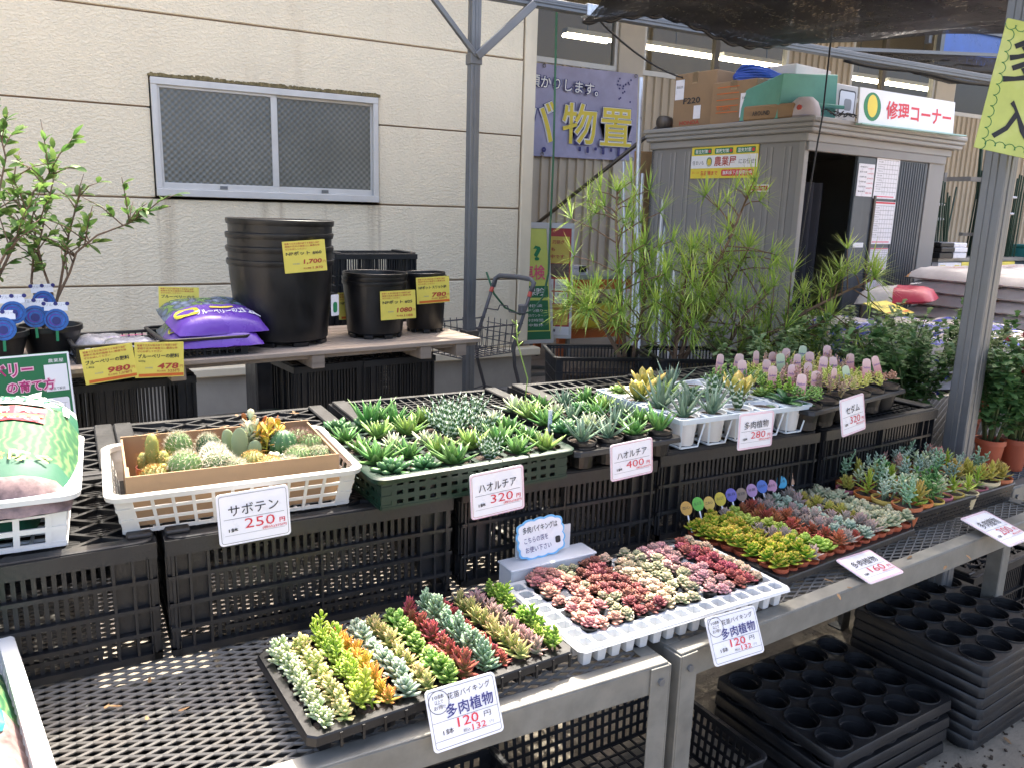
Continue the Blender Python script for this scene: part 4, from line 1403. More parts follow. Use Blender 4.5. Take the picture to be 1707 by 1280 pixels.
yb_ = patch(obj('flat_yellow_notice', MB().bx(-0.16, 0.16, -0.1, 0.1, 0, 0.004).mesh('flat_yellow_notice', M['card_yellow']), mw=Matrix.Translation((4.66, 3.42, 0.985)) @ Matrix.Rotation(0.2, 4, 'Z') @ Matrix.Rotation(0.30, 4, 'X'),
                label='yellow price notice lying on the blue banded soil bags', cat='price card', group='yellow price cards'), 'red_rule', 0, -0.07, 0.28, 0.02, 'ink_orange', 0.006)
text(yb_.parent, '用土 398', 0, 0.02, 0.2, 0.05, 'ink', z=0.006)

# ---- racks of green garden stakes at the store wall
M['stake'] = mat('green_coated_stake', (0.015, 0.045, 0.025), 0.35, var=0.3, scale=5)
M['rack'] = mat('rack_steel', (0.30, 0.28, 0.25), 0.5, metal=0.3, var=0.1)
rk = thing('stake_rack', (7.35, 4.75, 0.0), 0.05, label='grey steel rack holding bundles of green garden stakes', cat='rack')
put('shelf_board', MB().bx(-0.7, 0.9, -0.25, 0.25, 1.20, 1.23), M['rack'], rk)
put('upper_rail', MB().bx(0.02, 0.75, -0.02, 0.02, 1.92, 1.96).bx(0.02, 0.06, 0.02, 0.25, 1.92, 1.96).bx(0.02, 0.75, -0.02, 0.02, 1.42, 1.45), M['rack'], rk)
for x in (-0.68, 0.0, 0.88):
    put('upright', MB().bx(x - 0.02, x + 0.02, 0.21, 0.25, 0.0, 2.0), M['rack'], rk)
put('cabinet', MB().bx(-0.7, 0.9, -0.24, 0.25, 0.0, 1.19), M['shed_door'], rk)
rr = random.Random(11)
for (cx, lean, n, h0, nm) in ((-0.42, -0.10, 26, 0.62, 'bundle of short green stakes standing left on the rack'), (0.30, 0.03, 30, 0.72, 'bundle of tall green stakes behind the rack rail'), (0.62, 0.02, 14, 0.75, 'bundle of dark green stakes behind the slim post')):
    t = thing('stake_bundle', (7.35 + cx, 4.70, 1.232), label=nm, cat='garden stakes', group='bundles of garden stakes')
    for k in range(n):
        x, y = 0.11 * (rr.random() - 0.5) * 2, 0.10 * (rr.random() - 0.5) * 2
        h = h0 * (0.75 + 0.4 * rr.random())
        put('stake', MB().tube([(x, y, 0), (x * 0.8 + lean * h, y, h)], 0.008, 5), M['stake'], t)
    for hh in (0.45, 0.62):
        put('white_tie', MB().tube([(0.06 * cos(a) + lean * hh * h0 * 1.4, 0.06 * sin(a), hh * h0 * 1.2) for a in [q * pi / 4 for q in range(8)]], 0.012, 4, closed=True), M['card_white'], t)
t = thing('stake_bundle', (7.62, 4.80, 1.962), label='thin bundle of olive canes sticking up above the rack', cat='garden stakes', group='bundles of garden stakes')
for k in range(12):
    x, y = 0.03 * (rr.random() - 0.5), 0.03 * (rr.random() - 0.5)
    put('stake', MB().tube([(x, y, -0.2), (x * 1.6 - 0.06, y, 0.36)], 0.006, 5), mat('olive_cane', (0.12, 0.13, 0.05), 0.6, var=0.2) if k == 0 else M['stake'], t)
put('single_stake', MB().tube([(7.10, 4.72, 1.232), (7.22, 4.76, 1.86)], 0.008, 5), M['stake'], label='single green stake leaning alone between the two stake bundles', cat='garden stakes', group='bundles of garden stakes')
for k, (x, w) in enumerate(((7.12, 0.34), (7.66, 0.24))):
    pm = frame((x, 4.44, 1.10), (1, 0.05, 0), (0, 0, 1))
    p = plate('price_card', pm, w, 0.20, 'card_yellow', r=0.002, label=('wide' if k == 0 else 'narrow') + ' yellow price sheet on the front of the stake rack', cat='price card', group='yellow price cards')
    for q in range(2):
        patch(p, 'zigzag_rule', 0, 0.05 - 0.10 * q, w * 0.9, 0.012, 'ink_orange')
    text(p, '支柱各種', 0, 0.0, w * 0.6, 0.05, 'ink_orange')
for k, (x, z, h) in enumerate(((6.72, 1.232, 0.05), (6.90, 1.232, 0.05))):
    o = put('folded_sheet_stack', MB().bx(-0.1, 0.1, -0.12, 0.12, 0, h).bx(-0.09, 0.1, -0.125, 0.12, h + 0.003, h * 1.9).bx(-0.1, 0.09, -0.12, 0.115, h * 1.9 + 0.003, h * 2.7), M['black_plastic'] if k == 0 else M['card_white'], loc=(x, 4.55, z), bevel=0.006,
            label=('black' if k == 0 else 'white') + ' folded sheets stacked on the end of the stake rack', cat='sheets', group='folded sheets on the rack')
yb = put('price_box', MB().bx(-0.16, 0.16, -0.03, 0.03, 0, 0.12), M['card_white'], loc=(6.78, 4.46, 1.075), label='white box with yellow squares under the folded sheets', cat='box')
for s in (-1, 1):
    patch(yb, 'yellow_square', s * 0.10, 0.06, 0.07, 0.08, 'card_yellow', mw=frame((0, -0.032, 0), (1, 0, 0), (0, 0, 1)))
put('teal_crate', MB().bx(-0.3, 0.3, -0.25, 0.25, 0, 0.26).bx(-0.31, 0.31, -0.26, 0.26, 0.26, 0.29), mat('teal_plastic', (0.03, 0.2, 0.19), 0.4, var=0.1), loc=(8.5, 4.5, 1.06), bevel=0.01, label='teal plastic box stacked right of the stake rack', cat='box')
put('crate_table', MB().bx(-0.5, 0.6, -0.3, 0.3, 0.0, 1.06), M['shed'], loc=(8.55, 4.55, 0), label='plain grey cabinet under the teal box', cat='cabinet')

# ================================================================== CRATES, BASKETS (shared builders)
def crate(style, w, d, h, mats='black_plastic', top='diamond'):
    """upturned harvest crate: open slatted walls, ribs, lattice on top. Returns list of (part name, mesh)"""
    parts = []
    sl, pitch = 0.0075, 0.0155
    m = M[mats]

    def wall(L):                         # wall in local x (length), z up, outside is -y
        mb = MB()
        n = int((L - 0.15) / pitch)
        rows = [0.0, 0.055, 0.105, 0.16, h - 0.03] if style == 'slat' else [0.0, 0.075, 0.15, h - 0.03]
        for i in range(n + 1):
            x = -L / 2 + 0.075 + i * (L - 0.15) / n
            mb.bx(x - sl / 2, x + sl / 2, -0.002, 0.003, 0.01, h - 0.02)
        for z in rows[1:-1]:
            mb.bx(-L / 2 + 0.002, L / 2 - 0.002, -0.013, 0.003, z - 0.004, z + 0.004)
        mb.bx(-L / 2 + 0.002, L / 2 - 0.002, -0.016, 0.004, h - 0.034, h - 0.004)         # wide band under the top
        mb.bx(-L / 2 + 0.002, L / 2 - 0.002, -0.014, 0.004, 0.0, 0.014)
        for x in (-L / 2 + 0.012, -L / 2 + 0.042, -L / 2 + 0.075, 0.0, L / 2 - 0.075, L / 2 - 0.042, L / 2 - 0.012):
            mb.bx(x - 0.0025, x + 0.0025, -0.0125, 0.003, 0.014, h - 0.034)
        for sg in (-1, 1):                                                                # closed corner field
            mb.bx(sg * (L / 2 - 0.037) - 0.037, sg * (L / 2 - 0.037) + 0.037, 0.0005, 0.0025, 0.06, h - 0.03)
            mb.bx(sg * (L / 2 - 0.037) - 0.037, sg * (L / 2 - 0.037) + 0.037, 0.0005, 0.0025, 0.0, 0.03)
        # double cross bands near the foot (grip zone)
        mb.bx(-L / 2 + 0.1, L / 2 - 0.1, -0.004, 0.0045, 0.03, 0.038)
        return mb.mesh('crate_wall', m)
    wl, wd = wall(w), wall(d)
    parts.append(('wall', wl, Matrix.Translation((0, -d / 2 + 0.016, 0))))
    parts.append(('wall', wl, Matrix.Translation((0, d / 2 - 0.016, 0)) @ Matrix.Rotation(pi, 4, 'Z')))
    parts.append(('wall', wd, Matrix.Translation((-w / 2 + 0.016, 0, 0)) @ Matrix.Rotation(-pi / 2, 4, 'Z')))
    parts.append(('wall', wd, Matrix.Translation((w / 2 - 0.016, 0, 0)) @ Matrix.Rotation(pi / 2, 4, 'Z')))
    mb = MB()
    hw, hd, t = w / 2 - 0.004, d / 2 - 0.004, 0.012
    ring = [rrect(2 * hw, 2 * hd, 0.025, 3, h - 0.02), rrect(2 * hw, 2 * hd, 0.025, 3, h - 0.002), rrect(2 * hw - 0.006, 2 * hd - 0.006, 0.022, 3, h),
            rrect(2 * hw - 0.05, 2 * hd - 0.05, 0.015, 3, h), rrect(2 * hw - 0.052, 2 * hd - 0.052, 0.015, 3, h - 0.018)]
    mb.loft(ring)
    ix, iy = hw - 0.026, hd - 0.026
    if top == 'diamond':
        nx, ny = 5, 3
        for s in (1, -1):
            for k in range(-ny, nx + ny):
                # diagonal ribs clipped to the top
                x0 = -ix + k * (2 * ix / nx)
                x1 = x0 + 2 * iy * 1.35
                pts = []
                for tt in range(41):
                    x = x0 + (x1 - x0) * tt / 40
                    y = (-iy + 2 * iy * tt / 40) * s
                    if -ix <= x <= ix:
                        pts.append((x, y, h - 0.008))
                if len(pts) > 2:
                    mb.bar(pts[0], pts[-1], 0.009, 0.014)
        for i in range(int(2 * iy / 0.011)):
            y = -iy + 0.006 + i * 0.011
            mb.bx(-ix, ix, y - 0.0022, y + 0.0022, h - 0.014, h - 0.010)
        for x in (-ix * 0.6, -ix * 0.2, ix * 0.2, ix * 0.6):
            mb.bx(x - 0.012, x + 0.012, -iy, iy, h - 0.0155, h - 0.0105)
    elif top == 'grid':
        for i in range(1, int(2 * ix / 0.028)):
            mb.bx(-ix + i * 0.028 - 0.002, -ix + i * 0.028 + 0.002, -iy, iy, h - 0.012, h - 0.003)
        for i in range(1, int(2 * iy / 0.028)):
            mb.bx(-ix, ix, -iy + i * 0.028 - 0.002, -iy + i * 0.028 + 0.002, h - 0.0125, h - 0.0035)
    else:
        for i in range(1, 12):
            x = -ix + 2 * ix * i / 12
            mb.bx(x - 0.004, x + 0.004, -iy, iy, h - 0.014, h - 0.002)
        for i in range(1, 5):
            y = -iy + 2 * iy * i / 5
            mb.bx(-ix, ix, y - 0.010, y + 0.010, h - 0.0145, h - 0.0025)
    topm = mb.mesh('crate_top', M['black_plastic_dusty'])
    parts.append(('top_grille', topm, Matrix.Identity(4)))
    # rails along the short ends (pale worn skids)
    rm = MB().bx(-0.022, 0.022, -d / 2 + 0.02, d / 2 - 0.02, h - 0.001, h + 0.008).mesh('skid', M['black_plastic_dusty'], bevel=0.003)
    parts.append(('skid', rm, Matrix.Translation((-w / 2 + 0.026, 0, 0))))
    parts.append(('skid', rm, Matrix.Translation((w / 2 - 0.026, 0, 0))))
    return parts


def place_parts(name, parts, mw, **tags):
    t = obj(name, None, mw=mw, **tags)
    for n, me, m4 in parts:
        obj(n, me, t, mw=m4)
    return t


def basket(w, d, h, taper, mat_, cols, rows, cols_d, rim=0.014, bar=0.006, solid_corner=True):
    """open basket with perforated walls, origin at the base centre; w,d = rim size"""
    parts = []
    m = M[mat_]
    bw, bd = w - 2 * taper, d - 2 * taper
    mb = MB()
    r = 0.03
    mb.loft([rrect(w, d, r, 4, h - 0.012), rrect(w + 0.004, d + 0.004, r, 4, h - 0.002), rrect(w - 0.004, d - 0.004, r, 4, h + 0.001), rrect(w - 2 * rim, d - 2 * rim, r * 0.8, 4, h - 0.001), rrect(w - 2 * rim, d - 2 * rim, r * 0.8, 4, h - 0.012)])
    parts.append(('rim', mb.mesh('rim', m, 'auto'), Matrix.Identity(4)))
    iw, idp = w - 1.7 * rim, d - 1.7 * rim
    c = 0.028
    for (ax, L, Lb, off, offb, nc) in (('x', iw, bw, -idp / 2, -bd / 2, cols), ('x', iw, bw, idp / 2, bd / 2, cols), ('y', idp, bd, -iw / 2, -bw / 2, cols_d), ('y', idp, bd, iw / 2, bw / 2, cols_d)):
        def P(u, v):
            l = (Lb + (L - Lb) * v) * (u - 0.5)
            o = offb + (off - offb) * v
            z = 0.0 + (h - 0.005) * v
            return (l, o, z) if ax == 'x' else (o, l, z)
        mb = MB()
        us = [c / L + (1 - 2 * c / L) * i / nc for i in range(nc + 1)]
        vs = [0.06 + 0.88 * j / rows for j in range(rows + 1)]
        mb.lattice(P(0, 0), P(1, 0), P(1, 1), P(0, 1), us, vs, bar, bar, 0.003)
        if solid_corner:
            for u0, u1 in ((0.0, c / L), (1 - c / L, 1.0)):
                mb.add([P(u0, 0), P(u1, 0), P(u1, 1), P(u0, 1)], [(0, 1, 2, 3)])
        parts.append(('wall', mb.mesh('basket_wall', m), Matrix.Identity(4)))
    mb = MB().lattice((-bw / 2, -bd / 2, 0.003), (bw / 2, -bd / 2, 0.003), (bw / 2, bd / 2, 0.003), (-bw / 2, bd / 2, 0.003), [i / 16 for i in range(17)], [i / 10 for i in range(11)], 0.006, 0.006, 0.004)
    parts.append(('base_grid', mb.mesh('base_grid', m), Matrix.Identity(4)))
    return parts


def at(x, y, z, rz=0.0):
    return Matrix.Translation((x, y, z)) @ Matrix.Rotation(rz, 4, 'Z')


# ================================================================== WOODEN TABLE BY THE WALL
TA = math.atan2(0.134, 1.351)
TZ = 0.90
TO = V((0.453, 3.494, 0))                  # a point on its front edge
tdir = V((cos(TA), sin(TA), 0))
tn = V((-sin(TA), cos(TA), 0))


def tab(u, v, z=TZ):
    """table coordinates: u along the front edge, v back from it"""
    p = TO + tdir * u + tn * v
    return V((p.x, p.y, z))


M['old_wood'] = mat('weathered_grey_wood', (0.25, 0.205, 0.165), 0.85, var=0.25, scale=3, bump=0.35, bscale=30, stain=(0.14, 0.11, 0.085), stain_scale=(1.5, 24, 24), stain_amt=0.7, rnd=0.12)
tbl = thing('slatted_table', tab(0, 0, 0), TA, label='long weathered wooden slat table standing on black crates before the wall', cat='table')
for k in range(7):
    v = 0.004 + k * 0.098
    put('slat', MB().bx(-1.35, 1.36, v, v + 0.086, TZ - 0.022, TZ), M['old_wood'], tbl, bevel=0.003)
for u in (-1.1, -0.10, 0.50, 1.05, 1.25):
    put('cross_beam', MB().bx(u - 0.03, u + 0.03, 0.012, 0.66, TZ - 0.085, TZ - 0.023), M['old_wood'], tbl, bevel=0.003)
put('front_rail', MB().bx(-1.35, 1.36, 0.05, 0.07, TZ - 0.045, TZ - 0.0225), M['old_wood'], tbl)
# crates standing on end below it
cr_end = crate('slat', 0.40, 0.30, 0.50, 'black_plastic', 'bars')
for k, (u, lab) in enumerate(((-0.45, 'black crate standing on end below the blueberry plants'), (-0.20, 'black crate standing on end below the yellow fertiliser cards'), (0.62, 'black crate standing on end below the tall pot stack'), (0.98, 'black crate standing on end below the slit pot'), (-1.0, 'black crate standing on end behind the blueberry poster'))):
    place_parts('plastic_crate', cr_end, at(*tab(u, 0.30, 0.305), TA + (0 if k % 2 else 0.05)), label=lab, cat='crate', group='crates below the wooden table')
cr_low = crate('slat', 0.42, 0.34, 0.30, 'black_plastic', 'bars')
for k, (u, lab) in enumerate(((-0.45, 'black crate on the ground below the blueberry plants'), (-0.02, 'black crate on the ground below the yellow fertiliser cards'), (0.62, 'black crate on the ground below the tall pot stack'), (1.06, 'black crate on the ground below the slit pot'), (-1.0, 'black crate on the ground behind the blueberry poster'))):
    place_parts('plastic_crate', cr_low, at(*tab(u, 0.32, 0.0), TA), label=lab, cat='crate', group='crates below the wooden table')
gbx = MB()
gbx.loft([rrect(0.46, 0.32, 0.03, 3, 0.0), rrect(0.52, 0.36, 0.03, 3, 0.16), rrect(0.54, 0.38, 0.03, 3, 0.165), rrect(0.54, 0.38, 0.03, 3, 0.175), rrect(0.50, 0.34, 0.025, 3, 0.175), rrect(0.44, 0.30, 0.02, 3, 0.01)], cap0=True, cap1=True)
put('green_planter_box', gbx, M['green_plastic'], mw=at(*tab(0.12, 0.05, 0.42), TA), smooth='auto', label='dark green plastic planter box in the shade below the table', cat='planter')
put('plastic_crate', MB().bx(-0.26, 0.26, -0.18, 0.18, 0, 0.418), M['black_plastic'], mw=at(*tab(0.12, 0.07, 0.0), TA), bevel=0.01, label='plain black box under the green planter box', cat='crate', group='crates below the wooden table')


# ---- nested round nursery pots
def pot_mesh(r, h, n=40):
    mb = MB()
    rb = r * 0.86
    prof = [(0.001, 0.0), (rb * 0.9, 0.0), (rb, 0.012), (rb + (r - rb) * 0.8, h * 0.86), (r * 0.975, h * 0.93), (r, h * 0.93), (r * 1.015, h * 0.965), (r * 1.012, h * 0.995), (r * 0.995, h), (r * 0.965, h * 0.99), (r * 0.95, h * 0.9), (rb * 0.95, 0.02), (0.001, 0.018)]
    mb.lathe(prof, n)
    return mb.mesh('pot_body', M['black_gloss'], 'auto')


def foot_mesh(r, n=8):
    mb = MB()
    for k in range(n):
        a = 2 * pi * k / n
        mb.box((r * 0.78 * cos(a), r * 0.78 * sin(a), 0.011), (r * 0.12, r * 0.3, 0.022), rz=a)
    return mb.mesh('feet', M['black_gloss'], bevel=0.004)


def pot_stack(u, v, r, h, n, step, label, group):
    pm, fm = pot_mesh(r, h), foot_mesh(r)
    for k in range(n):
        p = tab(u, v, TZ + k * step)
        nm = ('bottom', 'second', 'third', 'top')[k if k < n - 1 else 3] if n > 1 else ''
        t = thing('nursery_pot', p, R.random() * 3, label=(nm + ' ' + label).strip(), cat='pot', group=group)
        b_o = obj('body', pm, t, loc=(0, 0, 0.015))
        if k:
            b_o.rotation_euler = (R.gauss(0, 0.010), R.gauss(0, 0.010), 0)
        if k == 0:
            obj('foot_ring', fm, t, kind='stuff')


pot_stack(0.440, 0.31, 0.240, 0.375, 4, 0.060, 'huge black nursery pot of the stack with the 1700 card', 'huge black nursery pots')
pot_stack(0.905, 0.29, 0.160, 0.265, 3, 0.020, 'mid sized black nursery pot of the stack with the 1080 card', 'mid sized black nursery pots')
pot_stack(1.21, 0.33, 0.112, 0.28, 2, 0.016, 'narrow black slit pot of the stack with the 780 card', 'narrow black slit pots')
lab = plate('pot_label', frame(tab(0.64, 0.155, 1.08), tdir + tn * 0.55, UP), 0.055, 0.10, 'card_white', label='small white plant label stuck on the huge pot', cat='label')
patch(lab, 'plant_print', 0, -0.01, 0.03, 0.05, 'ink_green', r=0.012)


# ---- yellow price cards
def yellow_card(tl, tr, bl, name, price, taxed, label, top2=True, band=False, small=None):
    mwc, w, h = card_frame(tl, tr, bl)
    p = plate('price_card', mwc, w, h, 'card_yellow', r=0.002, label=label, cat='price card', group='yellow price cards')
    for i, s in enumerate(('軽量で丈夫な植木鉢です根張り抜群', '果樹や花木の植替えに最適な鉢', 'ぜひお試しください')[: (3 if top2 else 2)]):
        text(p, s, -w * 0.04 - (w * 0.16 if i == 2 else 0), h * (0.42 - 0.085 * i), w * (0.82 if i < 2 else 0.5), h * 0.062, 'ink_dark_red', 0.006)
    text(p, name, -w * 0.02, h * 0.11, w * 0.84, h * 0.125, 'ink', 0.02)
    if small:
        text(p, small, -w * 0.36, -h * 0.03, w * 0.14, h * 0.06, 'ink')
    text(p, price, w * 0.17, -h * 0.18, w * 0.44, h * 0.17, 'ink_dark_red', 0.03, shear=0.1)
    text(p, '円', w * 0.445, -h * 0.2, w * 0.06, h * 0.08, 'ink_dark_red')
    text(p, '本体価格', -w * 0.22, -h * 0.22, w * 0.16, h * 0.05, 'ink_grey')
    text(p, taxed, w * 0.28, -h * (0.32 if band else 0.38), w * 0.24, h * 0.085, 'ink_dark_red', 0.01)
    text(p, '税込価格', w * 0.03, -h * (0.32 if band else 0.38), w * 0.18, h * 0.06, 'ink_dark_red')
    if band:
        patch(p, 'orange_band', 0.03 * w, -h * 0.43, w * 0.92, h * 0.085, 'ink_orange', 0.0008)
    return p


yellow_card((0.812, 3.60, 1.377), (1.0, 3.60, 1.391), (0.821, 3.60, 1.239), 'NPポット #60', '1,700', '1,870', 'yellow price card 1,700 yen taped on the huge pot stack')
yellow_card((1.291, 3.70, 1.140), (1.480, 3.72, 1.143), (1.296, 3.695, 1.001), 'NPポット #25', '1080', '1188', 'yellow price card 1080 yen on the mid sized pot stack')
yellow_card((1.502, 3.755, 1.198), (1.690, 3.775, 1.204), (1.500, 3.75, 1.066), 'NPポット スリット鉢', '780', '858円', 'yellow price card 780 yen on the slit pot', band=True)
yellow_card((1.16, 3.96, 1.11), (1.345, 3.98, 1.11), (1.165, 3.95, 0.975), 'NPポット スリット', '850', '935円', 'yellow price card 850 yen half hidden between the two pot stacks', band=True)
yellow_card((0.006, 3.415, 0.976), (0.189, 3.433, 0.993), (0.006, 3.41, 0.842), 'ブルーベリーの肥料', '980', '1,078円', 'yellow price card 980 yen on the table edge before the fertiliser tray', band=True, small='1.8kg')
yellow_card((0.191, 3.434, 0.992), (0.373, 3.455, 0.983), (0.186, 3.43, 0.852), 'ブルーベリーの肥料', '478', '525円', 'yellow price card 478 yen on the table edge beside the 980 card', band=True, small='500g')
yellow_card((0.321, 3.90, 1.164), (0.49, 3.90, 1.155), (0.335, 3.88, 1.055), 'ブルーベリーの土', '1,080', '1,188', 'yellow price card 1,080 yen standing behind the blueberry soil bags')

# ---- fertiliser tray, basket with soil bags
bk = basket(0.40, 0.34, 0.075, 0.012, 'black_plastic', 12, 3, 10)
place_parts('shallow_basket', bk, at(*tab(-0.27, 0.25, TZ), TA), label='shallow black basket holding small fertiliser packets on the wooden table', cat='basket', group='black baskets on the table')
bk2 = basket(0.36, 0.42, 0.085, 0.015, 'black_plastic', 9, 3, 10)
place_parts('shallow_basket', bk2, at(*tab(0.03, 0.24, TZ), TA), label='black basket holding blueberry soil bags on the wooden table', cat='basket', group='black baskets on the table')
M['pack_film'] = mat('silver_fertiliser_film', (0.27, 0.27, 0.31), 0.25, var=0.5, scale=14, bump=0.4, bscale=40, stain=(0.08, 0.1, 0.07), stain_scale=(11, 11, 11), stain_amt=0.8)
for k, (u, v, rz) in enumerate(((-0.36, 0.22, 0.3), (-0.25, 0.20, -0.1), (-0.22, 0.30, 0.2), (-0.34, 0.33, 0.0), (-0.14, 0.31, 0.1))):
    o = obj('fertiliser_packet', pillow(0.15, 0.20, 0.035, k + 20, nu=8, nv=10).mesh('fertiliser_packet', M['pack_film'], True), mw=at(*tab(u, v, TZ + 0.012 + 0.03 * (k % 2)), TA + rz + 1.57),
            label='small silver packet of blueberry fertiliser in the black basket', cat='packet', group='fertiliser packets')
    if k in (1, 2):
        text(o, 'ブルーベリー', 0.0, 0.02, 0.13, 0.035, 'ink_purple', 0.02, z=0.041, rot=-1.4)
        text(o, '専用肥料', 0.03, -0.02, 0.10, 0.025, 'ink_magenta', 0.02, z=0.041, rot=-1.4)


def berry_film():
    m = mat('blueberry_print_film', (0.09, 0.13, 0.24), 0.25, var=0.4, scale=10, bump=0.3, bscale=30)
    nt = m.node_tree
    b = nt.nodes['Principled BSDF']
    vo = nt.nodes.new('ShaderNodeTexVoronoi')
    vo.inputs['Scale'].default_value = 26
    tc = nt.nodes.new('ShaderNodeTexCoord')
    _lnk(nt, tc.outputs['Object'], vo.inputs['Vector'])
    cr = nt.nodes.new('ShaderNodeValToRGB')
    cr.color_ramp.elements[0].color = (0.20, 0.27, 0.42, 1)
    cr.color_ramp.elements[1].color = (0.03, 0.05, 0.08, 1)
    cr.color_ramp.elements[1].position = 0.6
    e = cr.color_ramp.elements.new(0.72)
    e.color = (0.10, 0.2, 0.05, 1)
    _lnk(nt, vo.outputs['Distance'], cr.inputs[0])
    _lnk(nt, cr.outputs[0], b.inputs['Base Color'])
    return m


M['berry_film'] = berry_film()
M['purple_film'] = mat('purple_bag_print', (0.13, 0.05, 0.36), 0.25, var=0.1, bump=0.3, bscale=30)
M['yellow_film'] = mat('yellow_bag_print', (0.5, 0.45, 0.03), 0.25, var=0.2, scale=14, bump=0.3, bscale=30)
for k in range(2):
    p = tab(0.075 + 0.02 * k, 0.20 + 0.02 * k, TZ + 0.045 + 0.072 * k)
    o = obj('blueberry_soil_bag', pillow(0.40, 0.36, 0.085, 31 + k, [(0.0, 0.44, 1)]).mesh('blueberry_soil_bag', [M['berry_film'], M['purple_film'], M['bag_white']], True),
            mw=at(p.x, p.y, p.z, TA - 0.03 + 0.1 * k) @ Matrix.Rotation(0.10 + 0.12 * k, 4, 'X'), label=('upper' if k else 'lower') + ' purple and blueberry printed bag of soil in the black basket', cat='soil bag', group='blueberry soil bags')
    drape(text(o, 'ブルーベリーの土', 0.0, -0.085, 0.20, 0.04, 'ink_white', 0.02), 0.40, 0.36, 0.085, 31 + k)
    drape(text(o, '12L', 0.140, -0.075, 0.075, 0.055, 'ink_white', 0.03), 0.40, 0.36, 0.085, 31 + k)
    drape(patch(o, 'yellow_star', -0.13, -0.06, 0.10, 0.075, 'yellow_film', r=0.03), 0.40, 0.36, 0.085, 31 + k)
    drape(patch(o, 'yellow_strip', 0.02, -0.045, 0.10, 0.018, 'ink_yellow'), 0.40, 0.36, 0.085, 31 + k, 0.004, 3)

# ---- blueberry bushes with blue disc tags
M['bb_leaf'] = leafmat('blueberry_leaf', (0.075, 0.155, 0.035), (0.11, 0.21, 0.05), (0.17, 0.27, 0.075), rough=0.5, rnd=0.3, hue=0.02, transl=0.35)
M['bb_stem'] = mat('blueberry_bark', (0.17, 0.11, 0.07), 0.8, var=0.3, scale=30)


def leaf_mesh(l, w, fold=0.2, curl=0.15, n=5):
    mb = MB()
    vs, ts, fs = [], [], []
    for i in range(n + 1):
        s = i / n
        ww = w * (sin(pi * min(1, s * 0.93 + 0.035)) ** 0.8) / 2
        z = -curl * l * s * s
        vs += [(l * s, -ww, z + ww * fold), (l * s, 0, z), (l * s, ww, z + ww * fold)]
        ts += [s, s, s]
    for i in range(n):
        a = i * 3
        fs += [(a, a + 3, a + 4, a + 1), (a + 1, a + 4, a + 5, a + 2)]
    mb.add(vs, fs, ts)
    return mb


bbl = [leaf_mesh(l, l * 0.5, 0.25, c).mesh('leaf', M['bb_leaf'], True) for l, c in ((0.046, 0.2), (0.038, 0.35), (0.053, 0.12))]


def leaf_at(parent, p, d, rng, meshes):
    d = V(d).normalized()
    q = d.to_track_quat('X', 'Z').to_matrix().to_4x4()
    sc = 0.75 + 0.5 * rng.random()
    obj('leaf', rng.choice(meshes), parent, mw=Matrix.Translation(p) @ q @ Matrix.Rotation((rng.random() - 0.5) * 1.6, 4, 'X') @ Matrix.Scale(sc, 4))


def bush(p, stems, label, seed, nleaf):
    rng = random.Random(seed)
    t = thing('blueberry_bush', p, 0, label=label, cat='potted shrub', group='blueberry bushes on the table')
    put('pot', MB().lathe([(0.001, 0), (0.085, 0), (0.115, 0.105), (0.122, 0.105), (0.122, 0.125), (0.112, 0.125), (0.108, 0.10), (0.001, 0.10)], 24), M['black_gloss'], t, smooth='auto')
    put('soil', MB().lathe([(0.108, 0.102), (0.05, 0.108), (0.001, 0.112)], 16), M['soil'], t)
    mb = MB()
    tw = []
    for st in stems:
        pts = [V(q) for q in st]
        k = len(pts)
        mb.tube(pts, [0.007 - 0.0045 * i / (k - 1) for i in range(k)], 6)
        for i in range(1, k):
            for _ in range(4):
                s = rng.random()
                b0 = pts[i - 1].lerp(pts[i], s)
                if b0.z < 0.30:
                    continue
                d = V((rng.gauss(0, 1), rng.gauss(0, 1), 0.5 + rng.random())).normalized()
                e = b0 + d * (0.10 + 0.12 * rng.random())
                m_ = b0.lerp(e, 0.5) + V((0, 0, 0.015))
                mb.tube([b0, m_, e], [0.003, 0.0024, 0.0015], 4)
                tw.append((b0, m_, e))
        tw.append((pts[-2], pts[-2].lerp(pts[-1], 0.5), pts[-1]))
        tw.append((pts[-2].lerp(pts[-3], 0.5) if k > 2 else pts[-2], pts[-2], pts[-1]))
    put('branches', mb, M['bb_stem'], t, smooth=True)
    for i in range(nleaf):
        a, b, c = rng.choice(tw)
        s = rng.random()
        q = a.lerp(b, s * 2) if s < 0.5 else b.lerp(c, s * 2 - 1)
        d = (c - a).normalized() + V((rng.gauss(0, 0.8), rng.gauss(0, 0.8), rng.gauss(0.1, 0.5)))
        leaf_at(t, q, d, rng, bbl)
    return t


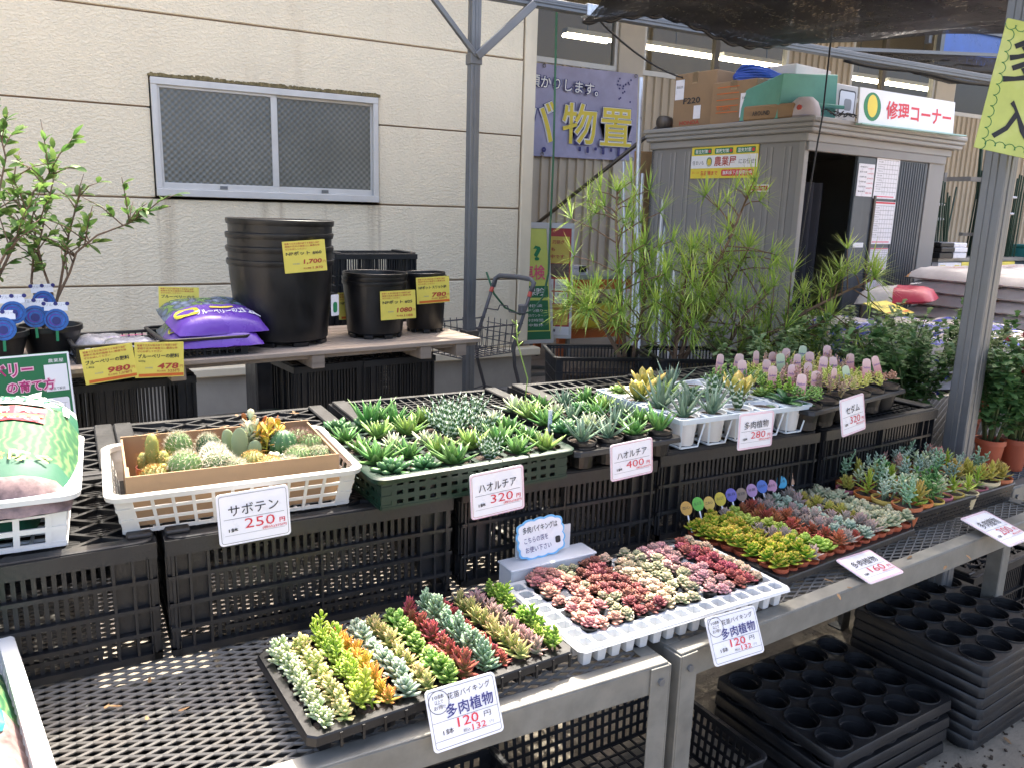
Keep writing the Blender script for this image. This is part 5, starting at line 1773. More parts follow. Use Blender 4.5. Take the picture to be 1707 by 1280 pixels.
S = lambda *a: [V(q) for q in a]
bush(tab(-0.52, 0.36), [S((0, 0, 0.1), (0.03, 0, 0.22), (0.09, -0.01, 0.34), (0.12, -0.01, 0.42), (0.20, -0.02, 0.49), (0.32, -0.03, 0.54), (0.42, -0.03, 0.60)),
                        S((0.0, 0.0, 0.1), (0.02, 0, 0.25), (-0.02, 0.02, 0.42), (0.03, 0.0, 0.60), (0.07, 0, 0.74)),
                        S((-0.02, 0.0, 0.1), (-0.05, 0.0, 0.3), (-0.02, 0.03, 0.5), (-0.08, 0, 0.72)),
                        S((0.0, 0.02, 0.1), (0.05, 0.04, 0.28), (0.10, 0.05, 0.5), (0.16, 0.02, 0.68))],
     'blueberry bush with a long leafy branch reaching right across the wall', 3, 298)
bush(tab(-0.72, 0.26), [S((0, 0, 0.1), (0.03, 0, 0.3), (0.04, 0, 0.55), (0.10, 0, 0.78), (0.08, 0, 0.95)), S((0, 0, 0.1), (-0.05, 0, 0.35), (-0.04, 0.03, 0.6), (0.0, 0, 0.85)),
                        S((0, 0, 0.1), (0.02, 0.02, 0.3), (0.12, 0.02, 0.5), (0.18, 0.03, 0.66), (0.26, 0, 0.74)), S((0, 0, 0.1), (0.0, -0.03, 0.3), (0.1, -0.05, 0.48), (0.2, -0.04, 0.56))],
     'dense upright blueberry bush at the end of the wooden table', 8, 299)
bush(tab(-1.0, 0.35), [S((0, 0, 0.1), (0.05, 0, 0.3), (0.02, 0, 0.6), (0.1, 0, 0.9)), S((0, 0, 0.1), (0.08, 0, 0.35), (0.2, 0.03, 0.6), (0.3, 0, 0.8))],
     'tall blueberry bush mostly cut off beyond the table end', 12, 200)
M['disc_blue'] = mat('blue_tag_print', (0.015, 0.11, 0.38), 0.35, var=0.5, scale=60)
for k, (u, v, z, lb) in enumerate(((-0.505, 0.22, 1.062, 'in front of the branch stem'), (-0.575, 0.25, 1.075, 'left of the front disc tag'), (-0.535, 0.32, 1.125, 'behind the two front disc tags'), (-0.69, 0.12, 1.05, 'on the dense bush pot'), (-0.65, 0.20, 1.10, 'behind the stem of the dense bush'), (-0.76, 0.20, 1.10, 'at the far side of the dense bush'))):
    tg = obj('plant_tag', None, mw=frame(tab(u, v, z), tdir + tn * (0.3 * (k % 3 - 1)), V((0, 0.15, 1))), label='round blue blueberry tag with white top ' + lb, cat='plant tag', group='blue disc plant tags')
    mb = MB().disc((0, 0, 0), 0.044, 22, (0, 0, 1))
    mb.disc((0, 0, -0.0015), 0.044, 22, (0, 0, -1))
    put('disc', mb, M['disc_blue'], tg)
    for rr_, ik in ((0.036, 'ink_navy'), (0.025, 'ink_purple')):
        put('printed_ring', MB().loft([[(rr_ * cos(q * pi / 11) - 0.002, rr_ * 0.95 * sin(q * pi / 11), 0.0004) for q in range(22)], [((rr_ - 0.0035) * cos(q * pi / 11 + 0.2), (rr_ - 0.005) * sin(q * pi / 11 + 0.2), 0.0004) for q in range(22)]]), M[ik], tg)
    put('disc_centre', MB().disc((0, -0.004, 0.001), 0.016, 14, (0, 0, 1)), M['ink_navy'], tg)
    put('white_top', MB().bx(-0.042, 0.042, 0.036, 0.070, -0.002, -0.0005), M['card_white'], tg)
    text(tg, 'ブルーベリー', 0, 0.060, 0.07, 0.012, 'ink_grey', z=0.0003)
    put('tag_stake', MB().bx(-0.005, 0.005, -0.085, -0.04, -0.003, -0.0016), M['ink_green'], tg)
    for q in range(3):
        put('berry_print', MB().disc((-0.042 + 0.042 * q, 0.064, 0.0012), 0.008, 10, (0, 0, 1)), M['ink_navy'], tg)

# ---- blueberry growing guide poster leaning at the table front
pmw, pw, ph = card_frame((-0.42, 3.385, 0.965), (-0.029, 3.415, 0.975), (-0.42, 3.36, 0.43))
gp = plate('growing_guide_poster', pmw, pw, ph, 'poster_green', r=0.004, th=0.004, label='green headed blueberry growing guide poster standing before the table', cat='poster')
outline(gp, pw, ph, 0.004, 0.007, 'ink_white', 0.0005)
patch(gp, 'white_field', 0, -ph * 0.145, pw * 0.92, ph * 0.66, 'card_white', 0.001, r=0.008)
for bold, ink, z in ((0.09, 'ink_lightpink', 0.0016), (0.015, 'ink_magenta', 0.0024)):
    text(gp, 'ブルーベリー', -0.052, ph * 0.405, 0.25 + bold * 0.1, 0.052 + bold * 0.12, ink, bold, z)
    text(gp, 'の育て方', 0.062, ph * 0.285, 0.15 + bold * 0.1, 0.040 + bold * 0.12, ink, bold, z)
patch(gp, 'white_box', pw * 0.375, ph * 0.325, 0.075, 0.10, 'ink_white', 0.0014)
text(gp, '動画で解説', pw * 0.375, ph * 0.25, 0.05, 0.012, 'ink')
text(gp, '農業屋', pw * 0.385, ph * 0.445, 0.05, 0.014, 'ink_white')
for k in range(5):
    patch(gp, 'berry_print', -0.12 - 0.03 * (k % 3), ph * (0.245 + 0.02 * (k % 2)), 0.03, 0.026, 'ink_blue', 0.0016, r=0.012)
for k in range(7):
    patch(gp, 'ruled_line', 0, ph * 0.145 - k * 0.024, pw * 0.88, 0.0012, 'ink_grey', 0.0015)
for k in range(13):
    patch(gp, 'ruled_line', -pw * 0.30 + k * pw * 0.06, ph * 0.145 - 0.072, 0.001, 0.145, 'ink_grey', 0.0015)
for x, y, w_ in ((-0.08, 0.105, 0.07), (-0.03, 0.07, 0.025), (-0.05, 0.04, 0.025), (0.03, 0.052, 0.05), (0.045, 0.03, 0.08)):
    patch(gp, 'schedule_bar', x, ph * 0.0 + y - 0.02, w_, 0.008, 'ink_purple', 0.002)
for k, (x, y) in enumerate(((-0.11, -0.065), (0.09, -0.05))):
    patch(gp, 'heading_pill', x, y, 0.11, 0.016, 'ink_magenta', 0.0018, r=0.007)
for k in range(9):
    text(gp, '植え付けは秋から春に行い酸性の用土を', -0.09, -0.085 - k * 0.017, 0.17, 0.008, 'ink_grey')
    text(gp, '実がなるまで水を切らさないように育てる', 0.095, -0.072 - k * 0.017, 0.17, 0.008, 'ink_grey')

# ---- crates stacked on the ground behind the pots
cb_ = crate('slat', 0.55, 0.36, 0.30, 'black_plastic', 'grid')
for k in range(4):
    place_parts('plastic_crate', cb_, at(1.69, 5.08, 0.0 + 0.315 * k, 0.03), label=('lowest', 'second', 'third', 'topmost')[k] + ' black crate of the stack between the pots and the wall', cat='crate', group='crates stacked behind the pots')
put('plastic_crate', MB().bx(-0.25, 0.25, -0.17, 0.17, 0, 0.9).bx(-0.255, 0.255, -0.175, 0.175, 0.9, 0.93), M['black_plastic'], loc=(1.18, 5.1, 0), bevel=0.01, label='tall plain black box beside the crate stack behind the pots', cat='crate', group='crates stacked behind the pots')

# ---- shopping cart
ct = thing('shopping_cart', (2.72, 5.25, 0.0), 0.30, label='grey wire shopping cart with padded handle beside the braced post', cat='shopping cart')
M['cart'] = mat('dark_grey_cart_tube', (0.10, 0.095, 0.10), 0.4, metal=0.3, var=0.15, scale=6)
M['cart_grip'] = mat('grey_grip_rubber', (0.12, 0.12, 0.125), 0.55, var=0.1)
hw = 0.20                                     # handle side faces +x; cart points to -x
for s in (-1, 1):
    put('side_tube', MB().tube([(0.17, s * hw, 0.97), (0.10, s * hw, 0.80), (0.0, s * hw, 0.57), (0.02, s * hw, 0.42), (0.10, s * hw, 0.20), (0.10, s * hw, 0.13)], 0.013, 8), M['cart'], ct, smooth=True)
    put('red_band', MB().tube([(0.163, s * hw, 0.955), (0.148, s * hw, 0.92)], 0.0155, 8), mat('red_plastic_band', (0.5, 0.07, 0.04), 0.4, var=0), ct, smooth='auto')
    put('caster', MB().tube([(0.09, s * hw - 0.02, 0.05), (0.09, s * hw + 0.02, 0.05)], 0.05, 12), M['black_plastic'], ct)
    put('caster', MB().tube([(-0.50, s * 0.15 - 0.02, 0.05), (-0.50, s * 0.15 + 0.02, 0.05)], 0.05, 12), M['black_plastic'], ct)
    put('base_tube', MB().tube([(0.10, s * hw, 0.13), (-0.52, s * 0.15, 0.12)], 0.012, 8), M['cart'], ct, smooth=True)
put('handle', MB().tube([(0.17, -hw, 0.96), (0.195, -hw, 1.02), (0.20, -hw + 0.04, 1.045), (0.20, 0, 1.05), (0.20, hw - 0.04, 1.045), (0.195, hw, 1.02), (0.17, hw, 0.96)], 0.0185, 10), M['cart_grip'], ct, smooth=True)
mb = MB()
for i in range(9):
    f = i / 8
    x = 0.05 - 0.50 * f
    mb.tube([(x, -hw, 0.74 + 0.02 * f), (x, -hw * 0.85, 0.52), (x, hw * 0.85, 0.52), (x, hw, 0.74 + 0.02 * f)], 0.0035, 5)
for j in range(4):
    z = 0.52 + 0.07 * j
    w_ = hw * (0.85 + 0.05 * j)
    mb.tube([(0.03 + 0.02 * j, -w_, z), (-0.46, -w_, z), (-0.46, w_, z), (0.03 + 0.02 * j, w_, z)], 0.0035 if j < 3 else 0.006, 5, closed=False)
for j in range(6):
    y = -hw * 0.8 + j * hw * 0.32
    mb.tube([(0.03, y, 0.75), (0.02, y, 0.52), (-0.46, y, 0.52), (-0.46, y, 0.75)], 0.0035, 5)
for z in (0.58, 0.64, 0.70):
    mb.tube([(0.03 + (z - 0.52) * 0.3, -hw * 0.85, z), (0.03 + (z - 0.52) * 0.3, hw * 0.85, z)], 0.0035, 5)
mb.tube([(0.09, -hw, 0.80), (0.09, -0.06, 0.80), (0.09, -0.04, 0.84), (0.09, 0.04, 0.84), (0.09, 0.06, 0.80), (0.09, hw, 0.80)], 0.005, 5)
put('wire_basket', mb, M['cart'], ct)
mb = MB()
mb.tube([(0.10, -hw, 0.20), (-0.45, -0.15, 0.16), (-0.45, 0.15, 0.16), (0.10, hw, 0.20)], 0.006, 5)
for j in range(3):
    y = -0.1 + 0.1 * j
    mb.tube([(0.10, y, 0.20), (-0.45, y, 0.16)], 0.005, 5)
mb.tube([(0.10, -hw, 0.20), (0.10, hw, 0.20)], 0.006, 5)
put('lower_rack', mb, M['cart'], ct)
put('latch_box', MB().bx(0.06, 0.11, -hw - 0.02, -hw + 0.03, 0.80, 0.87), M['cart_grip'], ct, bevel=0.008)

# ================================================================== GALVANISED BENCHES
BZ = 0.695


def bench(name, x0, y0, L, D, rz, label, back_leg=0.0):
    t = thing(name, (x0, y0, 0), rz, label=label, cat='bench', group='galvanised mesh benches')
    fl = 0.038
    # angle-iron rails
    put('front_rail', MB().bx(0, L, 0, fl, BZ - 0.004, BZ).bx(0, L, 0.0, 0.004, BZ - 0.062, BZ - 0.004), M['galv'], t, bevel=0.0015)
    put('back_rail', MB().bx(0, L, D - fl, D, BZ - 0.004, BZ).bx(0, L, D - 0.004, D, BZ - 0.062, BZ - 0.004), M['galv'], t, bevel=0.0015)
    for x in (0.0, L - 0.004):
        s = 1 if x == 0 else -1
        xa, xb = (x, x + fl) if s > 0 else (x + 0.004 - fl, x + 0.004)
        put('end_rail', MB().bx(xa, xb, fl + 0.001, D - fl - 0.001, BZ - 0.0045, BZ - 0.0005).bx(x, x + 0.004, 0.004, D - 0.004, BZ - 0.062, BZ - 0.0047), M['galv'], t, bevel=0.0015)
        put('rail_hole', MB().disc((x + s * 0.02, 0.075, BZ + 0.0004), 0.007, 12, sx=1.4), M['dark'], t)
    for x in (L * 0.34, L * 0.67):
        put('cross_bar', MB().bx(x - 0.018, x + 0.018, fl, D - fl, BZ - 0.030, BZ - 0.012), M['galv'], t)
    # expanded metal
    lw, sw, w, th = 0.048, 0.0205, 0.0027, 0.0024
    mb = MB()
    nx, ny = int((L - 0.03) / lw), int((D - 0.04) / sw)
    zt = BZ - 0.0065
    for j in range(ny + 1):
        ya = 0.02 + j * sw
        for i in range(nx + 1):
            xa = 0.015 + i * lw
            xb, xm = xa + lw, xa + lw / 2
            yb = ya + sw / 2
            for (p, q, tw) in (((xa, ya), (xm, yb), 1), ((xm, yb), (xb, ya), -1), ((xm, yb), (xb, ya + sw), 1), ((xa, ya + sw), (xm, yb), -1)):
                if q[0] > L - 0.012 or q[1] > D - 0.018:
                    continue
                d = V((q[0] - p[0], q[1] - p[1], 0)).normalized()
                n = V((-d.y, d.x, 0)) * w / 2
                z1 = zt + 0.0016 * tw
                a, b = V((p[0], p[1], zt)), V((q[0], q[1], zt))
                u = V((0, 0, th / 2))
                k = V((0, 0, 0.0012))
                mb.add([a - n + u - k, a + n + u + k, b + n + u + k, b - n + u - k, a - n - u - k, a + n - u + k, b + n - u + k, b - n - u - k], [(0, 3, 2, 1), (4, 5, 6, 7), (0, 4, 7, 3), (1, 2, 6, 5)])
    put('expanded_mesh', mb, M['galv_worn'], t, kind='stuff')
    # legs
    for (x, sx) in ((0.0, 1), (L, -1)):
        for (y, sy) in ((back_leg if x == L and back_leg else 0.0, 1), (D, -1)):
            lg = put('leg', MB().bx(min(x, x + sx * 0.045), max(x, x + sx * 0.045), min(y - sy * 0.0045, y - sy * 0.0005), max(y - sy * 0.0045, y - sy * 0.0005), 0.0, BZ - 0.005)
                     .bx(min(x - sx * 0.0045, x - sx * 0.0005), max(x - sx * 0.0045, x - sx * 0.0005), min(y - sy * 0.004, y + sy * 0.045), max(y - sy * 0.004, y + sy * 0.045), 0.0, BZ - 0.005), M['galv'], t, bevel=0.001)
            put('bolt', MB().tube([(x + sx * 0.022, y - sy * 0.004, BZ - 0.035), (x + sx * 0.022, y - sy * 0.011, BZ - 0.035)], 0.0075, 6), M['steel'], lg)
            put('foot', MB().bx(min(x, x + sx * 0.05), max(x, x + sx * 0.05), min(y, y + sy * 0.05), max(y, y + sy * 0.05), 0, 0.006), M['steel'], lg)
    return t


bench('mesh_bench', -0.86, 1.092, 1.828, 1.36, 0.0, 'galvanised mesh bench under the soil bag baskets and the long tray of mixed succulents')
bench('mesh_bench', 1.008, 1.103, 1.60, 1.33, math.atan2(0.131, 1.416), 'galvanised mesh bench under the terracotta pots and the white plug tray', 0.62)
bench('mesh_bench', 2.70, 1.43, 1.9, 0.95, 0.06, 'galvanised mesh bench under the green bushes in orange pots')

# ================================================================== CRATE ROW ON THE BENCHES
CH = 0.24
CZ = BZ + 0.001
ctop = CZ + CH + 0.002
cA = crate('slat', 0.585, 0.44, CH, 'black_plastic', 'diamond')
cG = crate('slat', 0.585, 0.44, CH, 'black_plastic', 'grid')
cC = crate('rib', 0.555, 0.44, CH, 'black_plastic', 'bars')
cL = crate('rib', 0.60, 0.44, CH, 'black_plastic', 'grid')
row = [(-0.197, 1.735, cA, 0.0, 'black crate under the big white basket of soil'), (0.403, 1.735, cA, 0.0, 'black crate under the cactus basket'),
       (1.005, 1.765, cC, 0.006, 'black crate under the haworthia trays'), (1.608, 1.79, cL, 0.0, 'black crate under the white pot carriers'), (2.215, 1.815, cL, 0.075, 'black crate under the sedum tray'),
       (-0.225, 2.185, cA, 0.0, 'black crate with diamond lattice behind the soil basket'), (0.355, 2.185, cA, 0.0, 'black crate with diamond lattice behind the cactus basket'),
       (0.970, 2.215, cG, 0.0, 'black crate with square grid behind the haworthia tray'), (1.605, 2.235, cC, 0.0, 'black crate with barred top behind the white pot carriers'), (2.22, 2.27, cC, 0.05, 'black crate with barred top behind the sedum tray')]
for x, y, c, rz, lb in row:
    place_parts('harvest_crate', c, at(x, y, CZ, rz + R.gauss(0, 0.006)), label=lb, cat='crate', group='black crates in a row on the benches')


# ================================================================== SUCCULENT BUILDERS
def add_leaf(mb, base, d, up, L, w, th, shape='obo', curl=0.0, rings=(0.0, 0.3, 0.62, 0.88)):
    base, d = V(base), V(d).normalized()
    s = d.cross(up)
    if s.length < 1e-3:
        s = V((1, 0, 0))
    s.normalize()
    u = s.cross(d).normalized()
    wf = {'obo': (0.35, 0.72, 1.0, 0.78), 'lance': (0.8, 1.0, 0.72, 0.3), 'bean': (0.55, 0.95, 1.0, 0.72), 'needle': (1.0, 0.85, 0.55, 0.22)}[shape]
    vs, ts = [], []
    for r, f in zip(rings, wf):
        c = base + d * (L * r) + u * (curl * L * r * r)
        ww, tt = w * f / 2, th * (f * 0.8 + 0.2) / 2
        vs += [c - s * ww, c - u * tt, c + s * ww, c + u * tt * 0.55]
        ts += [r] * 4
    vs.append(base + d * L + u * curl * L)
    ts.append(1.0)
    n = len(rings)
    fs = [(i * 4 + j, i * 4 + (j + 1) % 4, (i + 1) * 4 + (j + 1) % 4, (i + 1) * 4 + j) for i in range(n - 1) for j in range(4)]
    fs += [((n - 1) * 4 + j, (n - 1) * 4 + (j + 1) % 4, n * 4) for j in range(4)]
    mb.add(vs, fs, ts)


def rosette(n, L, w, th, e0, e1, h=0.0, shape='obo', inner=0.35, curl=0.0, seed=0, z0=0.0, jit=0.12, rad=0.0):
    rng = random.Random(seed)
    mb = MB()
    for i in range(n):
        f = i / max(1, n - 1)
        a = i * 2.39996 + rng.gauss(0, 0.08)
        el = radians(e0 + (e1 - e0) * f + rng.gauss(0, 5))
        d = V((cos(a) * cos(el), sin(a) * cos(el), sin(el)))
        b = V((cos(a) * rad * (1 - f), sin(a) * rad * (1 - f), z0 + h * f))
        sc = (1 + (inner - 1) * f) * (1 + rng.gauss(0, jit))
        add_leaf(mb, b, d, UP, L * sc, w * (sc * 0.6 + 0.4), th * (sc * 0.6 + 0.4), shape, curl)
    return mb


def clump(heads, n, L, w, th, e0, e1, h, spread, shape='bean', seed=0, z0=0.0, inner=0.5, curl=0.0):
    rng = random.Random(seed)
    mb = MB()
    for k in range(heads):
        a = 2 * pi * k / max(1, heads) + rng.random()
        r = spread * (0.35 + 0.65 * rng.random()) if heads > 1 else 0
        sub = rosette(n, L, w, th, e0, e1, h * (0.75 + 0.5 * rng.random()), shape, inner, curl, rng.randint(0, 9999), z0 + 0.006 * rng.random())
        o = V((r * cos(a), r * sin(a), 0))
        mb.add([V(v) + o for v in sub.v], sub.f, sub.t)
    return mb


def stem_plant(stems, h, n, L, w, th, shape='obo', spread=0.015, seed=0, el=25, z0=0.0):
    """upright stems with leaves along them"""
    rng = random.Random(seed)
    mb = MB()
    for k in range(stems):
        a = 2 * pi * k / stems + rng.random() * 2
        o = V((spread * cos(a) * rng.random(), spread * sin(a) * rng.random(), z0))
        hh = h * (0.65 + 0.5 * rng.random())
        lean = V((rng.gauss(0, 0.25), rng.gauss(0, 0.25), 1)).normalized()
        mb.tube([o, o + lean * hh], [0.0022, 0.0014], 4)
        for i in range(n):
            f = (i + 1) / n
            b = o + lean * hh * (0.25 + 0.75 * f)
            aa = i * 2.39996 + k
            e = radians(el + 40 * f * f + rng.gauss(0, 8))
            d = V((cos(aa) * cos(e), sin(aa) * cos(e), sin(e)))
            sc = (1.05 - 0.4 * f) * (1 + rng.gauss(0, 0.12))
            add_leaf(mb, b, d, UP, L * sc, w * sc, th * sc, shape)
    return mb


LM = {}


def LMAT(key, base, mid, tip, **k):
    LM[key] = leafmat('succulent_' + key, base, mid, tip, **k)
    return LM[key]


LMAT('cream_green', (0.30, 0.40, 0.14), (0.44, 0.52, 0.28), (0.60, 0.60, 0.40))
LMAT('cream_yellow', (0.34, 0.42, 0.10), (0.50, 0.52, 0.20), (0.58, 0.40, 0.20))
LMAT('lime', (0.24, 0.36, 0.035), (0.32, 0.44, 0.05), (0.40, 0.47, 0.09))
LMAT('orange', (0.42, 0.44, 0.06), (0.55, 0.38, 0.06), (0.58, 0.20, 0.05))
LMAT('mint', (0.22, 0.33, 0.18), (0.34, 0.44, 0.32), (0.44, 0.50, 0.38))
LMAT('olive', (0.26, 0.34, 0.07), (0.40, 0.40, 0.14), (0.48, 0.32, 0.16))
LMAT('green', (0.12, 0.27, 0.045), (0.18, 0.36, 0.06), (0.26, 0.36, 0.10))
LMAT('bright_green', (0.13, 0.27, 0.025), (0.19, 0.35, 0.035), (0.29, 0.38, 0.06))
LMAT('dark_red', (0.22, 0.17, 0.05), (0.28, 0.075, 0.05), (0.25, 0.03, 0.035))
LMAT('teal', (0.20, 0.31, 0.13), (0.22, 0.35, 0.20), (0.29, 0.40, 0.27))
LMAT('mauve', (0.30, 0.30, 0.18), (0.40, 0.28, 0.25), (0.42, 0.20, 0.20))
LMAT('pink', (0.36, 0.32, 0.20), (0.48, 0.29, 0.22), (0.50, 0.19, 0.16), tpos=(0, 0.5, 0.95))
LMAT('pale_pink', (0.36, 0.33, 0.22), (0.50, 0.33, 0.28), (0.52, 0.24, 0.24))
LMAT('sage', (0.24, 0.31, 0.14), (0.32, 0.37, 0.19), (0.40, 0.30, 0.20))
LMAT('cream_pink', (0.40, 0.42, 0.20), (0.52, 0.46, 0.28), (0.55, 0.34, 0.24))
LMAT('maroon', (0.26, 0.16, 0.10), (0.28, 0.10, 0.08), (0.20, 0.05, 0.045))
LMAT('crimson', (0.36, 0.17, 0.12), (0.40, 0.11, 0.10), (0.33, 0.05, 0.06))
LMAT('green_orange_edge', (0.20, 0.36, 0.03), (0.31, 0.43, 0.03), (0.50, 0.32, 0.04), tpos=(0, 0.6, 1))
LMAT('grey_pink', (0.30, 0.28, 0.20), (0.40, 0.33, 0.28), (0.42, 0.26, 0.22))
LMAT('rust', (0.28, 0.14, 0.05), (0.36, 0.11, 0.05), (0.38, 0.08, 0.04))
LMAT('ochre', (0.38, 0.34, 0.06), (0.46, 0.40, 0.08), (0.50, 0.34, 0.08))
LMAT('mint_cream', (0.28, 0.38, 0.20), (0.40, 0.46, 0.28), (0.48, 0.42, 0.26))
LMAT('blue_grey', (0.14, 0.24, 0.14), (0.24, 0.34, 0.25), (0.34, 0.42, 0.33))
LMAT('deep_green', (0.06, 0.17, 0.04), (0.09, 0.23, 0.055), (0.15, 0.30, 0.09))
LMAT('haw_green', (0.07, 0.16, 0.035), (0.10, 0.22, 0.05), (0.16, 0.29, 0.085), rough=0.38, rnd=0.25)
LMAT('haw_pale', (0.13, 0.22, 0.04), (0.19, 0.30, 0.065), (0.27, 0.37, 0.11), rough=0.38, rnd=0.22)
LMAT('haw_dark', (0.035, 0.10, 0.03), (0.05, 0.14, 0.045), (0.09, 0.19, 0.07), rough=0.4)
LMAT('zebra', (0.045, 0.10, 0.035), (0.05, 0.12, 0.04), (0.06, 0.12, 0.045), stripes=30.0, rough=0.45)
LMAT('haw_blue', (0.10, 0.18, 0.10), (0.15, 0.23, 0.15), (0.22, 0.29, 0.21), rough=0.5, rnd=0.25)
LMAT('haw_white', (0.26, 0.36, 0.15), (0.40, 0.46, 0.26), (0.50, 0.50, 0.36), rough=0.45)
LMAT('gasteria_gold', (0.12, 0.2, 0.05), (0.40, 0.36, 0.08), (0.55, 0.42, 0.10), rough=0.4)
LMAT('sedum_yellow', (0.42, 0.46, 0.07), (0.56, 0.58, 0.13), (0.66, 0.62, 0.22))
LMAT('sedum_peach', (0.45, 0.26, 0.16), (0.55, 0.30, 0.20), (0.60, 0.34, 0.26))
LMAT('sedum_rose', (0.30, 0.24, 0.12), (0.40, 0.27, 0.18), (0.42, 0.22, 0.2))


def variants(name, key, fn, n=3):
    return [fn(s).mesh(name, LM[key], True) for s in range(n)]


# ================================================================== TRAYS
def cell_tray(nx, ny, pitch, cup, depth, m, margin=0.012, lip=0.014, round_=False, bottom=0.62, skirt=True, soil=None, skipcup=None):
    """moulded tray with open cells; top at z=0"""
    mb = MB()
    W_, D_ = nx * pitch, ny * pitch
    for i in range(nx):
        for j in range(ny):
            cx, cy = -W_ / 2 + (i + 0.5) * pitch, -D_ / 2 + (j + 0.5) * pitch
            hp = pitch / 2
            outer = [(hp, 0), (hp, hp), (0, hp), (-hp, hp), (-hp, 0), (-hp, -hp), (0, -hp), (hp, -hp)]
            c = cup / 2
            q = 0.7071 if round_ else 0.88
            inner = [(c, 0), (c * q, c * q), (0, c), (-c * q, c * q), (-c, 0), (-c * q, -c * q), (0, -c), (c * q, -c * q)]
            if round_:
                k = 16
                inner = [(c * cos(2 * pi * a / k), c * sin(2 * pi * a / k)) for a in range(k)]
                outer = [(hp * x_ / max(abs(x_), abs(y_)), hp * y_ / max(abs(x_), abs(y_))) for x_, y_ in inner]
            rings = [[(cx + x, cy + y, 0) for x, y in outer], [(cx + x, cy + y, 0) for x, y in inner], [(cx + x * 0.97, cy + y * 0.97, -0.003) for x, y in inner],
                     [(cx + x * bottom, cy + y * bottom, -depth) for x, y in inner]]
            if round_:
                rings[1:3] = [[(cx + x * 1.035, cy + y * 1.035, 0) for x, y in inner], [(cx + x * 1.02, cy + y * 1.02, 0.004) for x, y in inner], [(cx + x * 0.985, cy + y * 0.985, 0.004) for x, y in inner], [(cx + x * 0.96, cy + y * 0.96, -0.012) for x, y in inner], [(cx + x * 0.88, cy + y * 0.88, -0.0135) for x, y in inner]]
            mb.loft(rings)
            mb.add([(cx + x * bottom, cy + y * bottom, -depth) for x, y in inner], [tuple(range(len(inner)))])
    a = [rrect(W_, D_, 0.0005, 1, 0.0), rrect(W_ + 2 * margin, D_ + 2 * margin, 0.012, 1, 0.0), rrect(W_ + 2 * margin + 0.003, D_ + 2 * margin + 0.003, 0.012, 1, -0.003), rrect(W_ + 2 * margin + 0.006, D_ + 2 * margin + 0.006, 0.012, 1, -lip)]
    mb.loft(a)
    return mb, W_, D_


# ---- long black tray of mixed succulents
T1A = math.atan2(0.041, 0.518)
t1c = V((0.262, 1.104, 0)) + V((cos(T1A), sin(T1A), 0)) * 0.262 + V((-sin(T1A), cos(T1A), 0)) * 0.142
T1Z = BZ + 0.046
mb, w1, d1 = cell_tray(13, 7, 0.0375, 0.034, 0.044, 'black', margin=0.013, lip=0.016)
tray1 = put('plug_tray', mb, M['black_gloss'], mw=at(t1c.x, t1c.y, T1Z, T1A), label='long black plug tray packed with striped rows of mixed succulents', cat='tray', group='trays on the benches')
mb = MB()
rr = random.Random(4)
for i in range(13):
    for j in range(7):
        x, y = (i - 6) * 0.0375, (j - 3) * 0.0375
        mb.lathe([(0.0158, -0.006), (0.008, -0.003), (0.001, -0.002)], 8, (x, y, 0))
put('potting_soil', mb, M['soil'], tray1, kind='stuff')
mb = MB()
for s in range(13):
    mb.bx((s - 6) * 0.0375 + 0.0165, (s - 6) * 0.0375 + 0.021, -d1 / 2 - 0.017, -d1 / 2 - 0.0145, -0.030, -0.004)
put('rim_ribs', mb, M['black_gloss'], tray1, kind='stuff')
kinds1 = [('cream_green', 'cream green jelly bean', lambda s: clump(3, 13, 0.016, 0.008, 0.006, 5, 70, 0.022, 0.010, 'bean', s)),
          ('cream_yellow', 'cream and yellow jelly bean', lambda s: clump(2, 15, 0.019, 0.009, 0.006, 5, 70, 0.026, 0.008, 'bean', s + 10)),
          ('lime', 'lime green leafy', lambda s: stem_plant(2, 0.042, 16, 0.017, 0.009, 0.005, 'obo', 0.008, s + 20)),
          ('orange', 'orange tipped upright', lambda s: clump(1, 22, 0.027, 0.0095, 0.006, 20, 78, 0.022, 0.0, 'lance', s + 30)),
          ('mint', 'pale mint rosette', lambda s: clump(1, 24, 0.024, 0.012, 0.006, 12, 75, 0.028, 0.0, 'obo', s + 40)),
          ('olive', 'olive tan rosette', lambda s: clump(1, 20, 0.025, 0.012, 0.006, 15, 75, 0.022, 0.0, 'lance', s + 50)),
          ('green', 'mid green rosette', lambda s: clump(1, 26, 0.024, 0.013, 0.006, 8, 75, 0.024, 0.0, 'obo', s + 60)),
          ('dark_red', 'dark red rosette', lambda s: clump(1, 24, 0.026, 0.013, 0.007, 12, 75, 0.026, 0.0, 'lance', s + 70)),
          ('teal', 'teal blue tall', lambda s: clump(2, 22, 0.026, 0.009, 0.006, 20, 78, 0.040, 0.008, 'bean', s + 80)),
          ('dark_red', 'deep red short', lambda s: clump(1, 22, 0.022, 0.012, 0.006, 12, 72, 0.018, 0.0, 'lance', s + 90)),
          ('olive', 'golden olive upright', lambda s: clump(1, 20, 0.029, 0.0095, 0.006, 25, 78, 0.022, 0.0, 'lance', s + 100)),
          ('mauve', 'mauve pink rosette', lambda s: clump(1, 18, 0.027, 0.010, 0.006, 15, 72, 0.020, 0.0, 'lance', s + 110)),
          ('bright_green', 'bright green bushy', lambda s: stem_plant(3, 0.034, 12, 0.015, 0.009, 0.005, 'obo', 0.010, s + 120))]
rng = random.Random(77)
